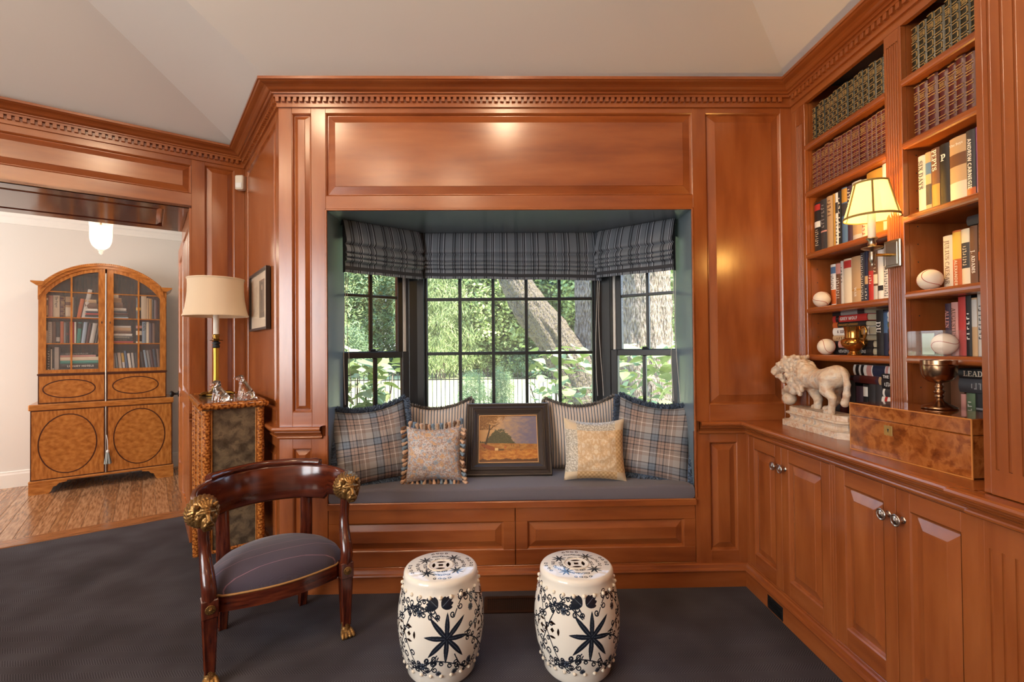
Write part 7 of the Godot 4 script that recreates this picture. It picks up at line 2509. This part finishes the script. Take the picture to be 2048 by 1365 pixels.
func crown_of(parent: Node, mesh: Mesh, count: int, mid: Vector3, rad: Vector3, size: float, tones: Array, cone := 0.0) -> void:
	var mm := MultiMesh.new()
	mm.transform_format = MultiMesh.TRANSFORM_3D
	mm.use_colors = true
	mm.mesh = mesh
	mm.instance_count = count
	for k in count:
		var d := Vector3(rng.randfn(), rng.randfn(), rng.randfn()).normalized() * pow(rng.randf(), 0.28)
		var p := mid + d * rad
		if cone > 0.0:
			var f := clampf((p.y - (mid.y - rad.y)) / (2 * rad.y), 0, 1)
			p.x = lerpf(p.x, mid.x, f * cone)
			p.z = lerpf(p.z, mid.z, f * cone)
		var b := Basis.from_euler(Vector3(rng.randf_range(-0.5, 0.5), rng.randf() * TAU, rng.randf_range(-0.5, 0.5))).scaled(Vector3.ONE * size * rng.randf_range(0.7, 1.3))
		mm.set_instance_transform(k, Transform3D(b, p))
		var c: Color = tones[rng.randi() % tones.size()]
		var g := rng.randf_range(0.8, 1.2)
		mm.set_instance_color(k, Color(c.r * g, c.g * g, c.b * g))
	var o := MultiMeshInstance3D.new()
	o.name = "foliage"
	o.multimesh = mm
	o.material_override = leaf_mat("leaves")
	parent.add_child(o, true)
	stuff(o)


func bark_tube(path: Array, rad: Array, seg: int, amp: float) -> MB:
	var nz := FastNoiseLite.new()
	nz.seed = 3
	nz.frequency = 2.2
	nz.fractal_octaves = 3
	var pts := []
	var rr := []
	for k in path.size() - 1:                             # finer along the stem
		for q in 8:
			pts.append(path[k].lerp(path[k + 1], q / 8.0))
			rr.append(lerpf(rad[k], rad[k + 1], q / 8.0))
	pts.append(path[-1])
	rr.append(rad[-1])
	var mb := MB.new()
	mb.tube(pts, rr, seg, false)
	var out := MB.new()
	var cols := seg + 1
	var rows := []
	for k in pts.size():
		var a := PackedVector3Array()
		for j in seg:
			var p := mb.v[k * cols + j]
			var n: Vector3 = (p - pts[k]).normalized()
			var an := TAU * j / seg
			a.append(p + n * rr[k] * amp * (nz.get_noise_3d(cos(an) * 2.6, sin(an) * 2.6, p.y * 0.35) + 0.5 * absf(sin(an * 7.0 + 2.0 * nz.get_noise_1d(p.y)))))
		rows.append(a)
	return out.grid(rows, true)


func build_garden() -> void:
	var g := shell("ground", Transform3D(), "lawn beyond the window")
	var rows := []
	for k in 31:
		var a := PackedVector3Array()
		for j in 31:
			var x := -40.0 + 80.0 * j / 30.0
			var z := 6.0 - 66.0 * k / 30.0
			a.append(Vector3(x, -0.52 + 0.05 * sin(x * 0.4) * sin(z * 0.3) + maxf(0.0, -z - 30.0) * 0.05, z))
		rows.append(a)
	obj("lawn", MB.new().grid(rows), solid("grass", noise_tex(91, 0.05, [hx("a3ab78"), hx("b9c08e"), hx("cdd2a8")], 256, 4), 0.8, 0.95), g)
	var iron: Material = M.iron
	var f := thing("picket_fence", "thin black iron picket fence across the lawn", "fence", Transform3D(Basis(), Vector3(0, -0.52, -9.25)))
	for y in [0.16, 0.92]:
		obj("rail", MB.new().box(Vector3(-5.2, y, -0.012), Vector3(3.4, y + 0.025, 0.012)), iron, f)
	var pk := MB.new().box(Vector3(-0.008, 0.0, -0.008), Vector3(0.008, 1.04, 0.008))
	pk.lathe([[0.006, 1.03], [0.019, 1.055], [0.006, 1.085], [0.0, 1.10]], 6)
	var pm := pk.mesh()
	var n := 0
	var x := -5.15
	while x < 3.4:
		if n % 18 == 9:
			obj("post", MB.new().box(Vector3(x - 0.025, 0.0, -0.025), Vector3(x + 0.025, 1.08, 0.025), 0.004), iron, f)
		else:
			var p := obj("picket", pm, iron, f)
			p.position = Vector3(x, 0, 0)
		x += 0.102
		n += 1
	# old tree: two upright stems and a great leaning limb
	var bt := noise_tex(92, 0.02, [hx("2c2621"), hx("4f463e"), hx("766b61"), hx("938a80"), hx("5d5248")], 512, 6)
	var bark := wood("bark", bt, 1, 3.6, 0.7, 0.95)
	bark.normal_enabled = true
	var nt := noise_tex(92, 0.02, [], 512, 6)
	nt.as_normal_map = true
	nt.bump_strength = 30.0
	bark.normal_texture = nt
	var t := thing("old_tree", "old tree with grey furrowed stems and one great leaning mossy limb", "tree", Transform3D())
	var mb1 := noise_tex(93, 0.02, [hx("26221e"), hx("453f38"), hx("69625a"), hx("544c36"), hx("857f77")], 512, 6)
	var moss := wood("mossy_bark", mb1, 1, 2.6, 1.2, 0.95)
	moss.normal_enabled = true
	moss.normal_texture = nt
	obj("leaning_limb", bark_tube([Vector3(1.45, -0.6, -5.7), Vector3(1.34, 0.15, -5.6), Vector3(1.18, 0.75, -5.6), Vector3(0.78, 1.42, -5.6), Vector3(0.44, 1.84, -5.6), Vector3(0.18, 2.30, -5.6), Vector3(-0.10, 3.1, -5.6), Vector3(-0.4, 4.4, -5.7)], [0.40, 0.33, 0.30, 0.28, 0.255, 0.215, 0.19, 0.17], 64, 0.22), moss, t)
	obj("stem", bark_tube([Vector3(1.72, -0.6, -6.0), Vector3(1.64, 0.3, -6.0), Vector3(1.62, 1.2, -6.0), Vector3(1.60, 2.4, -6.0), Vector3(1.5, 5.0, -6.1)], [0.62, 0.42, 0.33, 0.31, 0.28], 48, 0.2), bark, t)
	obj("stem", bark_tube([Vector3(2.4, -0.6, -5.5), Vector3(2.33, 0.4, -5.5), Vector3(2.28, 1.2, -5.5), Vector3(2.26, 2.4, -5.5), Vector3(2.3, 5.0, -5.5)], [0.68, 0.52, 0.44, 0.42, 0.38], 56, 0.2), bark, t)
	# foliage sprays
	var broad := leaf_clump(34, 0.42, 0.12, 0.1, 1)
	var fine := leaf_clump(40, 0.5, 0.05, 0.5, 2)
	var weep := leaf_clump(44, 0.62, 0.03, 2.0, 3)
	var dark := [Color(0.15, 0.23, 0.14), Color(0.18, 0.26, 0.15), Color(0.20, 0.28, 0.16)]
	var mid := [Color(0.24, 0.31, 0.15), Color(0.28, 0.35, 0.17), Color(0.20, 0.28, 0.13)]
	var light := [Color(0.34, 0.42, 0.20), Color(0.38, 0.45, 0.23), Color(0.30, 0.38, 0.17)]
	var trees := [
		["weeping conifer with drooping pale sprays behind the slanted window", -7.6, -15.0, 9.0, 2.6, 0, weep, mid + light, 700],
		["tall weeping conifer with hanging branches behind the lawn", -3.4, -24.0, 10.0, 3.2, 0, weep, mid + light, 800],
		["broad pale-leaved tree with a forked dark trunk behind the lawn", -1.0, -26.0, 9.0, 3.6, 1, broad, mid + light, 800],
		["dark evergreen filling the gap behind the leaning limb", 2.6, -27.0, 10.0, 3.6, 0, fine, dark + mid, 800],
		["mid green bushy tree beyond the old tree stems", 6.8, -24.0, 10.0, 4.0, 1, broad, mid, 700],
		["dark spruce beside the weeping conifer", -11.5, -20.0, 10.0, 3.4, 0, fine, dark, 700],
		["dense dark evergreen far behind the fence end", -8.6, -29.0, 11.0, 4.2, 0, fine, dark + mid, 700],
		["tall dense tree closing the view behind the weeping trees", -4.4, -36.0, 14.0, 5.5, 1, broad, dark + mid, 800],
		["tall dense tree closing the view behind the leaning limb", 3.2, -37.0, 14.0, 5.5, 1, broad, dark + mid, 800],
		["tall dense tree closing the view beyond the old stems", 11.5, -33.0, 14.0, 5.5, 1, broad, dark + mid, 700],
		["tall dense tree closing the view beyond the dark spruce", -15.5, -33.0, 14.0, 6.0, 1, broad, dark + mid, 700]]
	for q in trees:
		var o := thing("garden_tree", q[0], "tree", Transform3D(Basis(), Vector3(q[1], -0.6, q[2])), "trees beyond the lawn")
		var h: float = q[3]
		var r: float = q[4]
		obj("trunk", bark_tube([Vector3(0, 0, 0), Vector3(0.1, h * 0.3, 0), Vector3(0, h * 0.75, 0.1)], [r * 0.09, r * 0.075, r * 0.03], 14, 0.1), bark, o)
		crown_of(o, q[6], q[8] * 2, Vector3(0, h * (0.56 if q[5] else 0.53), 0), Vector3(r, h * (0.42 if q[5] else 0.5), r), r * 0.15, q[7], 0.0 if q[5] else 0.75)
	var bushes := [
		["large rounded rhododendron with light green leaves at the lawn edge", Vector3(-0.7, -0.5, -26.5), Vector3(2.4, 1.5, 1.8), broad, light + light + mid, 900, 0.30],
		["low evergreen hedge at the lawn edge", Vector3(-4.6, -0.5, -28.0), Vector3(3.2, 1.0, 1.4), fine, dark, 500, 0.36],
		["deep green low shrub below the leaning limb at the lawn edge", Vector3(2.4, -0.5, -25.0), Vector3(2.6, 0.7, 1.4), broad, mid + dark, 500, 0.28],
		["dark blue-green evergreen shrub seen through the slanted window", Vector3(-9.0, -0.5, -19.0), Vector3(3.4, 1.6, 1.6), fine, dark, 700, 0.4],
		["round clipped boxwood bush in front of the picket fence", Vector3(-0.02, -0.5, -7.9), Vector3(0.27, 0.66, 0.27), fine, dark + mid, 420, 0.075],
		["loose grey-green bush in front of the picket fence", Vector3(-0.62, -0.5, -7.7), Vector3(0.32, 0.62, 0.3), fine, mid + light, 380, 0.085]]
	for q in bushes:
		var o := thing("garden_shrub", q[0], "shrub", Transform3D(Basis(), q[1]), "shrubs beyond the window")
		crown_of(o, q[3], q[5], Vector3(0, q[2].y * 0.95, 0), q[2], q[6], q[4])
		obj("stem", MB.new().tube([Vector3(0, -0.1, 0), Vector3(0, q[2].y, 0)], q[2].x * 0.05, 6), bark, o)
	# large-leaved shrubs close to the glass
	var big := MB.new()
	for s in [-1.0, 1.0]:
		for k in 5:
			var a := k / 5.0
			var b := (k + 1) / 5.0
			var wa := 0.30 * sin(PI * pow(a, 0.7))
			var wb := 0.30 * sin(PI * pow(b, 0.7))
			var pa := Vector3(0, -0.25 * a * a, a)
			var pb := Vector3(0, -0.25 * b * b, b)
			big.quad(pa, pa + Vector3(s * wa, 0.12 * wa, 0), pb + Vector3(s * wb, 0.12 * wb, 0), pb)
	var bigm := big.mesh()
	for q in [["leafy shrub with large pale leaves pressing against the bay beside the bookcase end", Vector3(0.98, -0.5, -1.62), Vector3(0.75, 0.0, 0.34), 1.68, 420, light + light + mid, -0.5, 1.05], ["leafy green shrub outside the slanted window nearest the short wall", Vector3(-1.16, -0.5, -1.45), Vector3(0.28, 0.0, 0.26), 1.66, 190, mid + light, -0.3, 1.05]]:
		var o := thing("window_shrub", q[0], "shrub", Transform3D(Basis(), q[1]), "shrubs close to the glass")
		var mm := MultiMesh.new()
		mm.transform_format = MultiMesh.TRANSFORM_3D
		mm.use_colors = true
		mm.mesh = bigm
		mm.instance_count = q[4]
		for k in q[4]:
			var p := Vector3(rng.randf_range(-1, 1) * q[2].x, q[7] + (q[3] - q[7]) * pow(rng.randf(), 0.8), rng.randf_range(-1, 1) * q[2].z)
			var b := Basis.from_euler(Vector3(rng.randf_range(-0.6, 0.7), rng.randf() * TAU, rng.randf_range(-0.6, 0.6))).scaled(Vector3.ONE * rng.randf_range(0.08, 0.17))
			mm.set_instance_transform(k, Transform3D(b, p))
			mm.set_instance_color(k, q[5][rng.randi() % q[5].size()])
		var mi := MultiMeshInstance3D.new()
		mi.name = "large_leaves"
		mi.multimesh = mm
		mi.material_override = leaf_mat("leaves")
		o.add_child(mi)
		stuff(mi)
		for k in 7:
			var sx: float = q[2].x * (k / 3.0 - 1.0)
			obj("branch", MB.new().tube([Vector3(sx * 0.3, -0.05, 0), Vector3(sx * 0.7, 0.6, 0.05 * (k % 3)), Vector3(sx, q[3] * (0.8 + 0.05 * (k % 4)), 0.1 * (k % 3 - 1))], [0.014, 0.010, 0.005], 6), bark, o)
